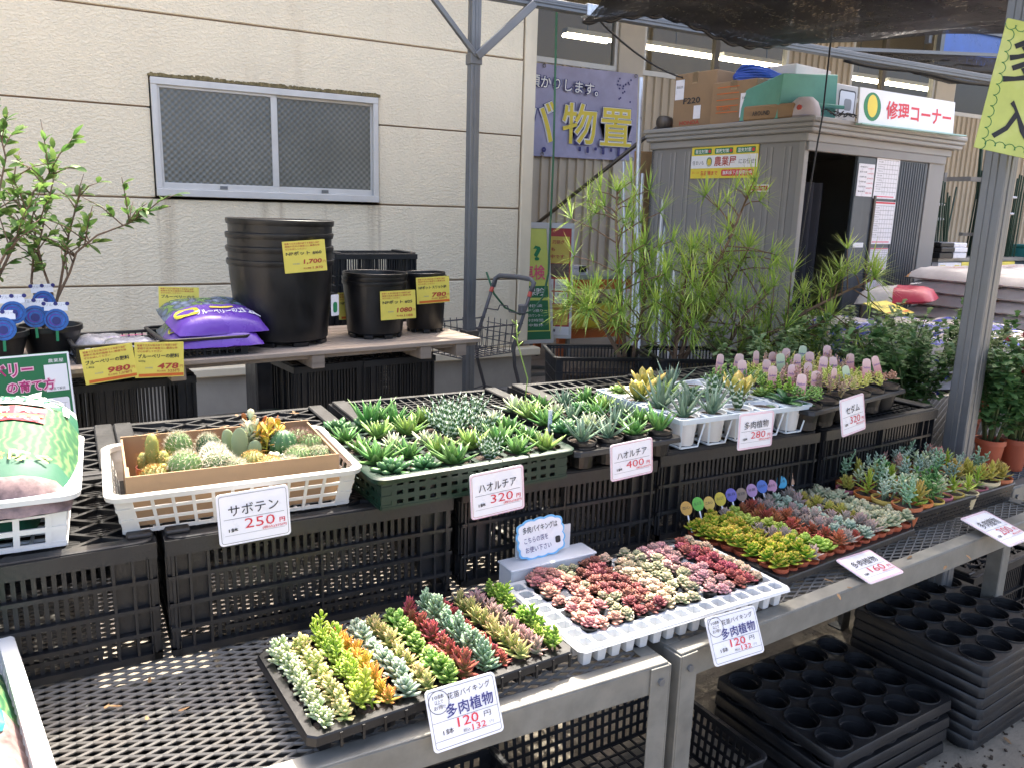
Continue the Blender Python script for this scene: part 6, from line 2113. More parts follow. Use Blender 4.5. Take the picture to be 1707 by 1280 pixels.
for i, (key, nm, fn) in enumerate(kinds1):
    vs_ = variants('succulent', key, fn)
    for j in range(10):
        p = tray1.matrix_basis @ V(((i - 6) * 0.0375 + rng.gauss(0, 0.002), (j - 4.5) * 0.0258 + rng.gauss(0, 0.002), -0.006))
        sc = 1.12 * (0.85 + 0.3 * rng.random())
        o = obj('row_succulent', rng.choice(vs_), label='%s succulent in its row of the long black plug tray' % nm, cat='succulent', group='succulents in the long black tray')
        o.matrix_basis = Matrix.Translation(p) @ Matrix.Rotation(rng.random() * 6.28, 4, 'Z') @ Matrix.Rotation(rng.gauss(0, 0.12), 4, 'X') @ Matrix.Diagonal((sc, sc, sc * (0.85 + 0.35 * rng.random()), 1))

# ---- white plug tray
T2A = radians(1.8)
u2, n2 = V((cos(T2A), sin(T2A), 0)), V((-sin(T2A), cos(T2A), 0))
t2c = V((0.789, 1.131, 0)) + u2 * 0.287 + n2 * 0.155
T2Z = BZ + 0.045
P2 = 0.0348
P2y = 0.0362
mb, w2, d2 = cell_tray(16, 8, P2, 0.0285, 0.043, 'white', margin=0.008, lip=0.005, bottom=0.66)
mb.v = [(x, y * P2y / P2, z) for x, y, z in mb.v]
tray2 = put('plug_tray', mb, M['white_plastic'], mw=at(t2c.x, t2c.y, T2Z, T2A), label='white plug tray of small pink, maroon and pale green rosettes in black pots', cat='tray', group='trays on the benches')
mb = MB()
for i in range(16):
    for j in range(8):
        mb.lathe([(0.0095, -0.0405), (0.001, -0.0405)], 8, ((i - 7.5) * P2, (j - 3.5) * P2y, 0))
put('shade_drain_floor', mb, mat('shadow_drain_grey', (0.33, 0.34, 0.37), 0.7, var=0.1), tray2, kind='stuff')  # grey discs paint the shadow and drain holes at the cell bottoms
minipot = MB().lathe([(0.001, 0), (0.011, 0), (0.0165, 0.026), (0.0175, 0.026), (0.0175, 0.030), (0.0160, 0.030), (0.0155, 0.026), (0.001, 0.026)], 12).mesh('pot', M['black_gloss'], 'auto')
tp = [('pink', 'dusty pink', 28, 0.0175, 0.0125, 0.0055, -4, 68), ('pale_pink', 'pale pink', 28, 0.017, 0.012, 0.0055, -4, 68), ('sage', 'sage green', 24, 0.0165, 0.013, 0.006, 0, 70), ('maroon', 'dark maroon', 26, 0.018, 0.0105, 0.005, 6, 76),
      ('cream_pink', 'cream and pink', 28, 0.0175, 0.012, 0.0055, 0, 70), ('crimson', 'crimson', 26, 0.019, 0.0105, 0.005, 6, 74)]
tv = {k: [rosette(n, L, w, th, a, b, 0.006, 'obo', 0.35, 0.1, s, 0.024).mesh('succulent', LM[k], True) for s in range(3)] for k, nm, n, L, w, th, a, b in tp}
tn_ = {k: nm for k, nm, *_ in tp}
cols2 = ['pink', 'pink', 'sage', 'maroon', 'maroon', 'cream_pink', 'cream_pink', 'sage', 'sage', 'pale_pink', 'pale_pink', 'crimson', 'crimson', 'cream_pink']
for i in range(17):
    for j in range(9):
        c_ = min(13, int(i * 14 / 17))
        key = cols2[c_]
        if rng.random() < 0.10:
            key = rng.choice([cols2[max(0, c_ - 1)], cols2[min(13, c_ + 1)]])
        if rng.random() < 0.04:
            continue
        p = tray2.matrix_basis @ V((-6.35 * P2 + i * 0.0292 + rng.gauss(0, 0.0015), -2.45 * P2y + j * 0.0285 + rng.gauss(0, 0.0015), -0.024))
        o = obj('echeveria', rng.choice(tv[key]), label='%s rosette succulent in a tiny black pot in the white plug tray' % tn_[key], cat='succulent', group='succulents in the white tray')
        o.matrix_basis = Matrix.Translation(p) @ Matrix.Rotation(rng.random() * 6.28, 4, 'Z') @ Matrix.Rotation(rng.gauss(0, 0.12), 4, 'X') @ Matrix.Scale(1.10 + 0.28 * rng.random(), 4)
        obj('pot', minipot, o, mw=Matrix.Scale(0.74, 4) @ Matrix.Translation((0, 0, 0.002)))

# ---- black tray of tiny terracotta pots
T3A = math.atan2(0.073, 0.589)
u3, n3 = V((cos(T3A), sin(T3A), 0)), V((-sin(T3A), cos(T3A), 0))
t3c = V((1.403, 1.224, 0)) + u3 * 0.296 + n3 * 0.155
T3Z = BZ + 0.030
mb, w3, d3 = cell_tray(13, 7, 0.0435, 0.036, 0.028, 'b', margin=0.012, lip=0.016)
tray3 = put('plug_tray', mb, M['black_plastic'], mw=at(t3c.x, t3c.y, T3Z, T3A), label='black tray of lime, rust and grey pink succulents in tiny terracotta pots', cat='tray', group='trays on the benches')
tpot = MB().lathe([(0.001, 0), (0.0145, 0), (0.0185, 0.026), (0.0205, 0.026), (0.0205, 0.034), (0.0185, 0.034), (0.018, 0.029), (0.001, 0.029)], 14).mesh('pot', M['terracotta'], 'auto')
k3 = [('green_orange_edge', 'lime green orange edged', lambda s: clump(2, 18, 0.021, 0.012, 0.005, 15, 72, 0.016, 0.008, 'obo', s, 0.028)), ('grey_pink', 'grey pink', lambda s: clump(1, 24, 0.025, 0.0105, 0.005, 18, 75, 0.014, 0, 'lance', s + 5, 0.028)),
      ('lime', 'yellow green', lambda s: clump(1, 24, 0.022, 0.013, 0.006, 15, 72, 0.014, 0, 'obo', s + 9, 0.028)), ('rust', 'rust red', lambda s: clump(1, 26, 0.024, 0.009, 0.005, 15, 70, 0.014, 0, 'lance', s + 12, 0.028)),
      ('mint', 'mint green', lambda s: clump(1, 24, 0.024, 0.012, 0.005, 15, 75, 0.014, 0, 'obo', s + 15, 0.028)), ('ochre', 'ochre yellow', lambda s: clump(1, 24, 0.023, 0.010, 0.005, 18, 75, 0.014, 0, 'lance', s + 18, 0.028)),
      ('mint_cream', 'cream green', lambda s: clump(1, 24, 0.022, 0.0125, 0.006, 15, 72, 0.012, 0, 'obo', s + 21, 0.028))]
v3 = {k: variants('succulent', k, fn) for k, nm, fn in k3}
n3_ = {k: nm for k, nm, fn in k3}
cols3 = ['green_orange_edge', 'green_orange_edge', 'grey_pink', 'lime', 'rust', 'rust', 'grey_pink', 'mint', 'grey_pink', 'ochre', 'mint_cream', 'mint_cream', 'mint_cream']
for i in range(15):
    for j in range(8):
        c_ = min(12, int(i * 13 / 15))
        key = cols3[c_]
        if rng.random() < 0.10:
            key = rng.choice([cols3[max(0, c_ - 1)], cols3[min(12, c_ + 1)]])
        p = tray3.matrix_basis @ V(((i - 7) * 0.0380, (j - 3.5) * 0.0385, -0.028))
        o = obj('potted_echeveria', rng.choice(v3[key]), label='%s succulent in a tiny terracotta pot of the black tray' % n3_[key], cat='succulent', group='succulents in tiny terracotta pots')
        o.matrix_basis = Matrix.Translation(p) @ Matrix.Rotation(rng.random() * 6.28, 4, 'Z') @ Matrix.Rotation(rng.gauss(0, 0.10), 4, 'X') @ Matrix.Scale(1.22 + 0.32 * rng.random(), 4)
        obj('pot', tpot, o, mw=Matrix.Scale(0.70, 4) @ Matrix.Translation((0, 0, 0.006)))
# round coloured variety tags along its back
dc = [(0.50, 0.28, 0.05), (0.12, 0.42, 0.05), (0.60, 0.40, 0.08), (0.55, 0.42, 0.03), (0.13, 0.11, 0.42), (0.26, 0.18, 0.13), (0.42, 0.24, 0.42), (0.08, 0.16, 0.5), (0.55, 0.26, 0.38), (0.05, 0.35, 0.55), (0.58, 0.32, 0.18), (0.36, 0.06, 0.12)]
dn = ['tan', 'bright green', 'pale orange', 'golden yellow', 'violet', 'brown', 'lilac', 'blue', 'pink', 'sky blue', 'peach', 'dark red']
for k in range(12):
    x = -0.282 + k * 0.0435 * 13 / 12.6
    p = tray3.matrix_basis @ V((x, d3 / 2 + 0.004, 0.066 + 0.004 * sin(k * 2.1)))
    tg = obj('variety_tag', None, mw=frame(p, V((cos(T3A - 0.55), sin(T3A - 0.55) , 0.0)) + V((0, 0, 0.25)), V((0, 0.3, 1))), label='small round %s variety tag standing behind the terracotta pots' % dn[k], cat='plant tag', group='round variety tags')
    mt = mat('tag_' + dn[k].replace(' ', '_'), dc[k], 0.4, var=0.08, scale=40)
    mb = MB()
    a = [(0.0155 * cos(q * pi / 10), 0.019 * sin(q * pi / 10)) for q in range(20)]
    mb.loft([[(x_, y_, -0.0006) for x_, y_ in a], [(x_, y_, 0.0006) for x_, y_ in a]], cap0=True, cap1=True)
    put('disc', mb, mt, tg)
    text(tg, ('恋心', '虹の玉', '乙女心', '月の王子', '紫月', '黒法師', '秋麗', '白牡丹', '桃の花', '青い渚', '黄麗', '紅稚児')[k], 0, 0.002, 0.02, 0.008, 'ink', z=0.001)
    put('tag_stake', MB().bx(-0.002, 0.002, -0.075, -0.018, -0.0008, 0.0004), M['card_white'], tg)

# ---- shallow black basket of assorted small pots
T4A = 0.075
bk4 = basket(0.60, 0.33, 0.060, 0.014, 'black_plastic', 30, 4, 18, rim=0.010, bar=0.009)
u4, n4 = V((cos(T4A), sin(T4A), 0)), V((-sin(T4A), cos(T4A), 0))
t4c = V((1.975, 1.300, 0)) + u4 * 0.30 + n4 * 0.170
tray4 = place_parts('shallow_basket', bk4, at(t4c.x, t4c.y, BZ + 0.001, T4A), label='shallow black basket of assorted small succulents in coloured pots by the grooved post', cat='basket', group='trays on the benches')
pc = [('orange', (0.55, 0.17, 0.04)), ('cream', (0.60, 0.50, 0.30)), ('pink', (0.55, 0.17, 0.20)), ('yellow', (0.60, 0.42, 0.10)), ('terracotta', (0.42, 0.12, 0.05))]
pots4 = []
for nm, c in pc:
    m_ = mat(nm + '_small_pot', c, 0.45, var=0.08)
    pots4.append((nm, MB().lathe([(0.001, 0), (0.020, 0), (0.028, 0.040), (0.031, 0.040), (0.031, 0.047), (0.028, 0.047), (0.027, 0.042), (0.001, 0.042)], 16).mesh('pot', m_, 'auto')))
soil4 = MB().lathe([(0.027, 0.0425), (0.001, 0.044)], 12).mesh('soil', M['soil'])
k4 = [('blue_grey', 'blue grey stemmed', lambda s: stem_plant(3, 0.07, 13, 0.019, 0.008, 0.005, 'obo', 0.018, s, 25, 0.042)), ('teal', 'blue green stemmed', lambda s: stem_plant(4, 0.06, 12, 0.016, 0.008, 0.006, 'bean', 0.018, s + 4, 25, 0.042)),
      ('deep_green', 'deep green leafy', lambda s: stem_plant(4, 0.055, 10, 0.022, 0.012, 0.005, 'obo', 0.018, s + 8, 20, 0.042)), ('mint', 'silvery leafy', lambda s: stem_plant(5, 0.06, 11, 0.014, 0.007, 0.005, 'bean', 0.02, s + 12, 25, 0.042)),
      ('ochre', 'yellow green', lambda s: clump(2, 18, 0.028, 0.012, 0.005, 20, 75, 0.03, 0.012, 'lance', s + 16, 0.045)), ('pink', 'orange pink', lambda s: clump(2, 16, 0.028, 0.012, 0.005, 20, 70, 0.03, 0.012, 'lance', s + 20, 0.045)),
      ('lime', 'pale yellow spiky', lambda s: clump(1, 18, 0.04, 0.008, 0.004, 20, 80, 0.04, 0, 'lance', s + 24, 0.045)), ('cream_green', 'cream edged', lambda s: stem_plant(3, 0.05, 9, 0.024, 0.012, 0.004, 'obo', 0.016, s + 28, 20, 0.042))]
v4 = [(nm, variants('succulent', k, fn)) for k, nm, fn in k4]
for i in range(9):
    for j in range(5):
        if j > 0 and (i == 0 and j == 4):
            continue
        p = tray4.matrix_basis @ V(((i - 4) * 0.062 + rng.gauss(0, 0.004), (j - 2) * 0.060 + rng.gauss(0, 0.004), 0.010))
        nm, ms = rng.choice(v4)
        pn, pm = rng.choice(pots4)
        o = obj('potted_succulent', rng.choice(ms), label='%s succulent in a small %s pot in the shallow basket' % (nm, pn), cat='succulent', group='assorted succulents in coloured pots')
        o.matrix_basis = Matrix.Translation(p) @ Matrix.Rotation(rng.random() * 6.28, 4, 'Z') @ Matrix.Scale(1.08 + 0.3 * rng.random(), 4)
        obj('pot', pm, o)
        obj('soil', soil4, o)
# one big leaved plant at its front corner
p = tray4.matrix_basis @ V((-0.215, -0.128, 0.012))
o = thing('potted_succulent', p, 0.3, label='succulent with three big oval green leaves in an orange pot at the basket corner', cat='succulent')
obj('pot', pots4[0][1], o)
obj('soil', soil4, o)
for a, el, L in ((0.4, 60, 0.06), (2.3, 70, 0.065), (4.0, 40, 0.05), (5.3, 35, 0.045)):
    mb = MB()
    add_leaf(mb, (0, 0, 0.045), (cos(a) * cos(radians(el)), sin(a) * cos(radians(el)), sin(radians(el))), UP, L, 0.026, 0.005, 'obo')
    put('leaf', mb, LM['bright_green'], o, smooth=True)


# ---- cactus basket with cardboard box
bkc = basket(0.478, 0.362, 0.083, 0.028, 'offwhite_plastic', 11, 3, 9)
KX, KY = 0.262, 1.713
cbk = place_parts('white_basket', bkc, at(KX, KY, ctop, -0.022), label='white plastic basket holding the cardboard tray of cacti', cat='basket', group='white baskets')
cbx = MB()
w_, d_, h_, q = 0.40, 0.275, 0.098, 0.004
cbx.bx(-w_ / 2, w_ / 2, -d_ / 2, d_ / 2, 0.0, 0.004).bx(-w_ / 2, w_ / 2, -d_ / 2, -d_ / 2 + q, 0.004, h_).bx(-w_ / 2, w_ / 2, d_ / 2 - q, d_ / 2, 0.004, h_ + 0.004).bx(-w_ / 2, -w_ / 2 + q, -d_ / 2 + q, d_ / 2 - q, 0.004, h_).bx(w_ / 2 - q, w_ / 2, -d_ / 2 + q, d_ / 2 - q, 0.004, h_)
cbox = put('cardboard_tray', cbx, M['cardboard'], mw=at(KX - 0.002, KY - 0.002, ctop + 0.008, -0.022), label='open brown cardboard tray full of small potted cacti', cat='box')
put('staple_flap', MB().bx(-w_ / 2 + q, -w_ / 2 + 2 * q, -d_ / 2 + 0.01, -d_ / 2 + 0.09, 0.01, 0.09), M['cardboard'], cbox)
kp = MB().lathe([(0.001, 0), (0.021, 0), (0.029, 0.046), (0.033, 0.046), (0.033, 0.058), (0.030, 0.058), (0.028, 0.050), (0.001, 0.050)], 18).mesh('pot', M['terracotta'], 'auto')
M['cactus'] = mat('cactus_skin', (0.12, 0.22, 0.06), 0.6, var=0.25, scale=20, rnd=0.25)
M['cactus_dark'] = mat('dark_cactus_skin', (0.045, 0.12, 0.04), 0.5, var=0.2, scale=20, rnd=0.2)
M['cactus_yel'] = mat('yellow_cactus_skin', (0.26, 0.27, 0.06), 0.6, var=0.25, scale=20, rnd=0.2)
M['pad'] = mat('prickly_pear_pad', (0.23, 0.28, 0.15), 0.6, var=0.15, scale=120)
M['spine'] = mat('pale_spines', (0.55, 0.50, 0.38), 0.6, var=0)
M['spine_dark'] = mat('brown_spines', (0.22, 0.13, 0.09), 0.6, var=0)
M['spine_gold'] = mat('golden_spines', (0.50, 0.32, 0.10), 0.6, var=0)


def cactus(p, r, h, ribs_, mskin, mspine, label, seed, spl=0.010, per=10, rows=9, deep=0.12, elong=1.0):
    rng = random.Random(seed)
    t = thing('cactus', p, rng.random() * 6, label=label, cat='cactus', group='cacti in the cardboard tray')
    obj('pot', kp, t)
    prof = []
    nr = 10
    for i in range(nr + 1):
        th = -pi * 0.42 + (pi * 0.42 + pi / 2 - 0.03) * i / nr
        prof.append((r * cos(th), 0.046 + h / 2 + h / 2 * sin(th)))
    k = ribs_ * 4
    put('body', MB().lathe(prof, k, fn=lambda a, i: 1 - deep * (0.5 - 0.5 * cos(ribs_ * a))), M[mskin], t, smooth=True)
    mb = MB()
    for i in range(rows):
        th = -0.9 + 2.3 * (i + 0.5) / rows
        for j in range(ribs_):
            a = 2 * pi * j / ribs_
            c = V((r * cos(th) * cos(a), r * cos(th) * sin(a), 0.046 + h / 2 + h / 2 * sin(th)))
            nrm = V((cos(th) * cos(a), cos(th) * sin(a), sin(th)))
            for _ in range(per):
                d = (nrm * 0.55 + V((rng.gauss(0, 1), rng.gauss(0, 1), rng.gauss(0, 1))) * 0.6).normalized()
                s = d.cross(V((0.3, 0.5, 0.8))).normalized() * 0.0005
                mb.add([c - s, c + s, c + d * spl * (0.6 + 0.7 * rng.random())], [(0, 1, 2)])
    put('spines', mb, M[mspine], t, kind='stuff')
    return t


def kpos(i, j, dz=0.0):
    return cbox.matrix_basis @ V((-0.155 + i * 0.0625, -0.095 + j * 0.064, 0.0145 + dz))


cactus(kpos(0.1, 0), 0.026, 0.040, 14, 'cactus_yel', 'spine_gold', 'low golden spined cactus at the open corner of the cardboard tray', 1, 0.008)
cactus(kpos(1.0, 0.15), 0.032, 0.060, 16, 'cactus', 'spine', 'plump white spined barrel cactus near the torn end of the tray', 2)
cactus(kpos(1.0, 2.1), 0.028, 0.066, 15, 'cactus', 'spine', 'columnar ribbed cactus with white spines beside the golden branching cactus', 3)
cactus(kpos(1.95, 2.2), 0.026, 0.054, 14, 'cactus_dark', 'spine', 'dark round cactus with dense white dots at the back of the tray', 4)
cactus(kpos(2.0, 1.2), 0.026, 0.050, 14, 'cactus_dark', 'spine', 'dark spotted cactus just before the back one', 5)
cactus(kpos(2.0, 0.3), 0.030, 0.050, 18, 'cactus', 'spine', 'hairy pale green cactus in the front middle', 6, 0.012)
cactus(kpos(2.45, -0.05), 0.026, 0.036, 18, 'cactus', 'spine', 'flat white bristled cactus against the cardboard front', 7, 0.010)
cactus(kpos(3.1, 0.35), 0.027, 0.042, 16, 'cactus_yel', 'spine_gold', 'round yellow green cactus with golden tufts', 8, 0.006)
cactus(kpos(3.55, 0.0), 0.026, 0.034, 16, 'cactus_yel', 'spine_gold', 'low yellow cactus beside the cream rosette', 9, 0.006)
cactus(kpos(4.0, 2.2), 0.027, 0.064, 10, 'cactus_dark', 'spine', 'deep green ribbed cactus at the back beside the orange plant', 10, 0.004, 4, 8, 0.22)
cactus(kpos(4.3, 1.4), 0.030, 0.062, 11, 'cactus_dark', 'spine', 'deep green ribbed cactus with white dotted ridges', 11, 0.004, 4, 8, 0.22)
cactus(kpos(5.0, 2.2), 0.028, 0.046, 18, 'cactus', 'spine_dark', 'brown bristly round cactus in the back corner', 12)
cactus(kpos(5.2, 1.35), 0.030, 0.048, 18, 'cactus', 'spine_dark', 'brown bristly round cactus before the corner one', 13)
cactus(kpos(4.6, 0.4), 0.029, 0.040, 18, 'cactus', 'spine', 'pale star spined cactus right of the cream rosette', 14, 0.008)
cactus(kpos(5.25, 0.35), 0.028, 0.036, 18, 'cactus', 'spine', 'flat pale cactus in the front right corner of the tray', 15, 0.008)
cactus(kpos(4.2, -0.1), 0.022, 0.030, 16, 'cactus', 'spine', 'tiny pale cactus tucked behind the cardboard front', 16, 0.008)
# golden branching cactus
t = thing('cactus', kpos(0.15, 1.5), 0, label='golden haired branching columnar cactus in the corner of the tray', cat='cactus', group='cacti in the cardboard tray')
obj('pot', kp, t)
rr = random.Random(9)
for (x, y, h, r) in ((0, 0, 0.085, 0.013), (0.018, -0.008, 0.05, 0.012), (-0.016, 0.008, 0.045, 0.012), (0.03, -0.02, 0.04, 0.013), (0.015, -0.03, 0.03, 0.012), (0.04, 0.0, 0.035, 0.011)):
    put('stem', MB().lathe([(r * 0.8, 0.04), (r, 0.05), (r, 0.04 + h * 0.8), (r * 0.6, 0.04 + h * 0.96), (0.001, 0.04 + h)], 16, (x, y, 0), fn=lambda a, i: 1 - 0.12 * (0.5 - 0.5 * cos(8 * a))), M['cactus_yel'], t, smooth=True)
mb = MB()
for (x, y, h, r) in ((0, 0, 0.085, 0.013), (0.018, -0.008, 0.05, 0.012), (-0.016, 0.008, 0.045, 0.012), (0.03, -0.02, 0.04, 0.013), (0.015, -0.03, 0.03, 0.012), (0.04, 0.0, 0.035, 0.011)):
    for _ in range(260):
        a = rr.random() * 6.28
        c = V((x + r * cos(a), y + r * sin(a), 0.04 + h * rr.random()))
        d = V((cos(a) + rr.gauss(0, 0.6), sin(a) + rr.gauss(0, 0.6), rr.gauss(0.2, 0.6))).normalized()
        s = d.cross(V((0.3, 0.5, 0.8))).normalized() * 0.0005
        mb.add([c - s, c + s, c + d * 0.009], [(0, 1, 2)])
put('spines', mb, M['spine_gold'], t, kind='stuff')
# prickly pear
t = thing('prickly_pear', kpos(2.85, 1.45), -0.2, label='prickly pear with flat oval pads standing up in the cactus tray', cat='cactus', group='cacti in the cardboard tray')
obj('pot', kp, t)
for (x, y, z, w, h, tilt, yaw) in ((0, 0, 0.085, 0.036, 0.075, 0.05, 0.1), (-0.022, 0.014, 0.09, 0.030, 0.055, -0.2, 0.5), (0.030, -0.004, 0.075, 0.030, 0.040, 0.35, -0.2), (-0.024, -0.012, 0.06, 0.028, 0.038, -0.3, 0.3), (-0.004, -0.024, 0.05, 0.026, 0.032, -0.1, 0.0), (0.018, -0.026, 0.052, 0.024, 0.034, 0.1, 0.2), (-0.036, -0.006, 0.065, 0.026, 0.03, -0.5, 0.4)):
    mb = MB().lathe([(0.5 * cos(-1.5 + 3.0 * i / 8) * 1.0 + 0.0005, 0.5 * sin(-1.5 + 3.0 * i / 8)) for i in range(9)], 14)
    put('pad', mb, M['pad'], t, smooth=True, mw=Matrix.Translation((x, y, z)) @ Matrix.Rotation(yaw, 4, 'Z') @ Matrix.Rotation(tilt, 4, 'Y') @ Matrix.Diagonal((w, 0.011, h, 1)))


def leafy(name, p, mesh, label, cat, group, pot=None, soil=None, rz=0.0, sc=1.0):
    o = obj(name, mesh, label=label, cat=cat, group=group)
    o.matrix_basis = Matrix.Translation(p) @ Matrix.Rotation(rz, 4, 'Z') @ Matrix.Scale(sc, 4)
    if pot:
        obj('pot', pot, o)
    return o


leafy('succulent_plant', kpos(3.35, 1.9), stem_plant(4, 0.075, 9, 0.034, 0.022, 0.004, 'obo', 0.02, 5, 25, 0.045).mesh('succulent', LM['mint_cream'], True), 'pale green succulent with round leaves behind the prickly pear', 'succulent', 'succulents among the cacti', kp)
leafy('succulent_plant', kpos(3.75, 1.6), stem_plant(5, 0.07, 8, 0.034, 0.02, 0.004, 'obo', 0.022, 8, 25, 0.045).mesh('succulent', LM['orange'], True), 'orange and yellow leaved succulent in the middle of the cactus tray', 'succulent', 'succulents among the cacti', kp)
leafy('succulent_plant', kpos(3.5, 2.15), stem_plant(3, 0.09, 8, 0.034, 0.018, 0.004, 'obo', 0.02, 11, 25, 0.045).mesh('succulent', LM['rust'], True), 'red leaved succulent at the back of the cactus tray', 'succulent', 'succulents among the cacti', kp)
leafy('succulent_plant', kpos(3.85, 0.55), rosette(20, 0.042, 0.022, 0.009, 12, 70, 0.012, 'obo', 0.4, 0.05, 4, 0.048).mesh('succulent', LM['haw_white'], True), 'cream white thick leaved rosette at the front of the cactus tray', 'succulent', 'succulents among the cacti', kp)


# ================================================================== HAWORTHIAS
def hleaf(L, w, th, key, shape='lance', curl=0.15):
    mb = MB()
    add_leaf(mb, (0, 0, 0), (1, 0, 0), UP, L, w, th, shape, curl, rings=(0.0, 0.25, 0.55, 0.82))
    return mb.mesh('leaf', LM[key], True)


HK = {
    'haw_green': ('translucent green pointed leaved', hleaf(0.050, 0.019, 0.010, 'haw_green', 'lance', 0.1), 18, 18, 74),
    'haw_pale': ('pale lime pointed leaved', hleaf(0.052, 0.021, 0.010, 'haw_pale', 'lance', 0.12), 18, 20, 74),
    'haw_dark': ('dark glossy bead leaved', hleaf(0.036, 0.019, 0.014, 'haw_dark', 'obo', 0.05), 22, 8, 75),
    'zebra': ('white banded zebra', hleaf(0.068, 0.012, 0.008, 'zebra', 'needle', 0.12), 22, 38, 82),
    'haw_blue': ('grey green stiff leaved', hleaf(0.060, 0.013, 0.007, 'haw_blue', 'needle', 0.08), 20, 25, 80),
    'haw_white': ('cream striped', hleaf(0.046, 0.018, 0.009, 'haw_white', 'lance', 0.1), 18, 15, 72),
    'deep_green': ('upright dark green', hleaf(0.055, 0.016, 0.008, 'deep_green', 'lance', 0.05), 20, 40, 80),
}
hp = MB().lathe([(0.001, 0), (0.026, 0), (0.034, 0.055), (0.037, 0.055), (0.037, 0.062), (0.0345, 0.062), (0.033, 0.056), (0.001, 0.056)], 18).mesh('pot', M['black_gloss'], 'auto')
hs_ = MB().lathe([(0.033, 0.0565), (0.001, 0.060)], 12).mesh('soil', M['soil'])


def haworthia(p, key, where, group, rng, sc=1.0, pot=hp, soil=hs_, big=1.2, zl=0.058):
    nm, lm, n, e0, e1 = HK[key]
    t = thing('haworthia', p, rng.random() * 6.28, label='%s haworthia %s' % (nm, where), cat='succulent', group=group)
    t.scale = (sc, sc, sc)
    obj('pot', pot, t)
    obj('soil', soil, t)
    for i in range(n):
        f = i / (n - 1)
        a = i * 2.39996 + rng.gauss(0, 0.1)
        el = radians(e0 + (e1 - e0) * f + rng.gauss(0, 5))
        s = (1 - 0.45 * f) * (1 + rng.gauss(0, 0.1))
        q = Matrix.Rotation(a, 4, 'Z') @ Matrix.Rotation(-el, 4, 'Y')
        obj('leaf', lm, t, mw=Matrix.Translation((cos(a) * 0.004, sin(a) * 0.004, zl + 0.006 * f)) @ q @ Matrix.Scale(s * big, 4))
    return t


# green tray
HA = 0.055
bkh = basket(0.50, 0.445, 0.072, 0.018, 'green_plastic', 16, 3, 12, rim=0.022, bar=0.011)
uh, nh = V((cos(HA), sin(HA), 0)), V((-sin(HA), cos(HA), 0))
hc = V((0.503, 1.470, 0)) + uh * 0.25 + nh * 0.222
trh = place_parts('green_tray', bkh, at(hc.x, hc.y, ctop, HA), label='dark green plastic tray full of haworthias beside the cactus basket', cat='tray', group='trays on the crates')
mb = MB()
mb.lattice((-0.235, -0.205, 0.066), (0.235, -0.205, 0.066), (0.235, 0.205, 0.066), (-0.235, 0.205, 0.066), [i / 6 for i in range(7)], [i / 5 for i in range(6)], 0.013, 0.013, 0.004)
put('cell_grid', mb, M['green_plastic'], trh)
rng = random.Random(21)
front = ['haw_dark', 'haw_dark', 'zebra', 'haw_green', 'haw_pale', 'haw_pale', 'haw_green']
grid = [['haw_dark', 'haw_dark', 'haw_green', 'zebra', 'haw_green', 'haw_pale'],
        ['haw_green', 'haw_green', 'haw_pale', 'haw_pale', 'haw_green', 'haw_green'],
        ['haw_green', 'haw_white', 'haw_white', 'zebra', 'zebra', 'haw_green'],
        ['haw_green', 'haw_pale', 'haw_pale', 'zebra', 'zebra', 'haw_white'],
        ['haw_dark', 'haw_dark', 'deep_green', 'haw_pale', 'zebra', 'zebra']]
for j, rw in enumerate(grid):
    for i, key in enumerate(rw):
        p = trh.matrix_basis @ V((-0.195 + i * 0.078 + rng.gauss(0, 0.003), -0.172 + j * 0.085 + rng.gauss(0, 0.003), 0.006))
        haworthia(p, key, 'in the dark green tray', 'haworthias in the green tray', rng, 1.0, big=1.0 + 0.4 * rng.random())
p = trh.matrix_basis @ V((-0.10, 0.185, 0.006))
haworthia(p, 'deep_green', 'standing tallest at the back of the green tray', 'haworthias in the green tray', rng, 1.0, big=1.7)

# black tray
HB = 0.03
mb, wh2, dh2 = cell_tray(4, 5, 0.080, 0.070, 0.050, 'b', margin=0.005, lip=0.012, round_=True, bottom=0.8)
ub, nb_ = V((cos(HB), sin(HB), 0)), V((-sin(HB), cos(HB), 0))
hbc = V((1.018, 1.524, 0)) + ub * 0.165 + nb_ * 0.205
trb = put('black_tray', mb, M['black_gloss'], mw=at(hbc.x, hbc.y, ctop + 0.052, HB), label='black carrier tray of haworthias with the 400 yen card', cat='tray', group='trays on the crates')
grid2 = [['haw_blue', 'haw_blue', 'haw_green', 'deep_green'], ['haw_dark', 'haw_white', 'haw_blue', 'haw_green'], ['haw_green', 'haw_blue', 'deep_green', 'haw_blue'], ['haw_pale', 'haw_white', 'haw_dark', 'haw_pale'], ['haw_white', 'haw_green', 'haw_blue', 'haw_green']]
for j, rw in enumerate(grid2):
    for i, key in enumerate(rw):
        p = trb.matrix_basis @ V((-0.12 + i * 0.08, -0.16 + j * 0.08, -0.046))
        haworthia(p, key, 'in the black carrier tray', 'haworthias in the black tray', rng, 1.0, big=1.1 + 0.35 * rng.random())
pst = obj('plant_label', MB().bx(-0.006, 0.006, -0.001, 0.001, 0, 0.06).mesh('plant_label', M['card_white']), mw=at(*(trb.matrix_basis @ V((-0.15, -0.06, 0.01))), 0.2), label='thin pale blue plant label stuck in the black haworthia tray', cat='plant tag')
text(pst, '十二の巻', 0, 0.035, 0.008, 0.04, 'ink_blue', mw=frame((0, -0.0012, 0), (1, 0, 0), (0, 0, 1)))
fs = MB().tube([(0, 0, 0), (0.01, 0.0, 0.1), (-0.02, 0.01, 0.2), (-0.03, 0.0, 0.26)], 0.0015, 5)
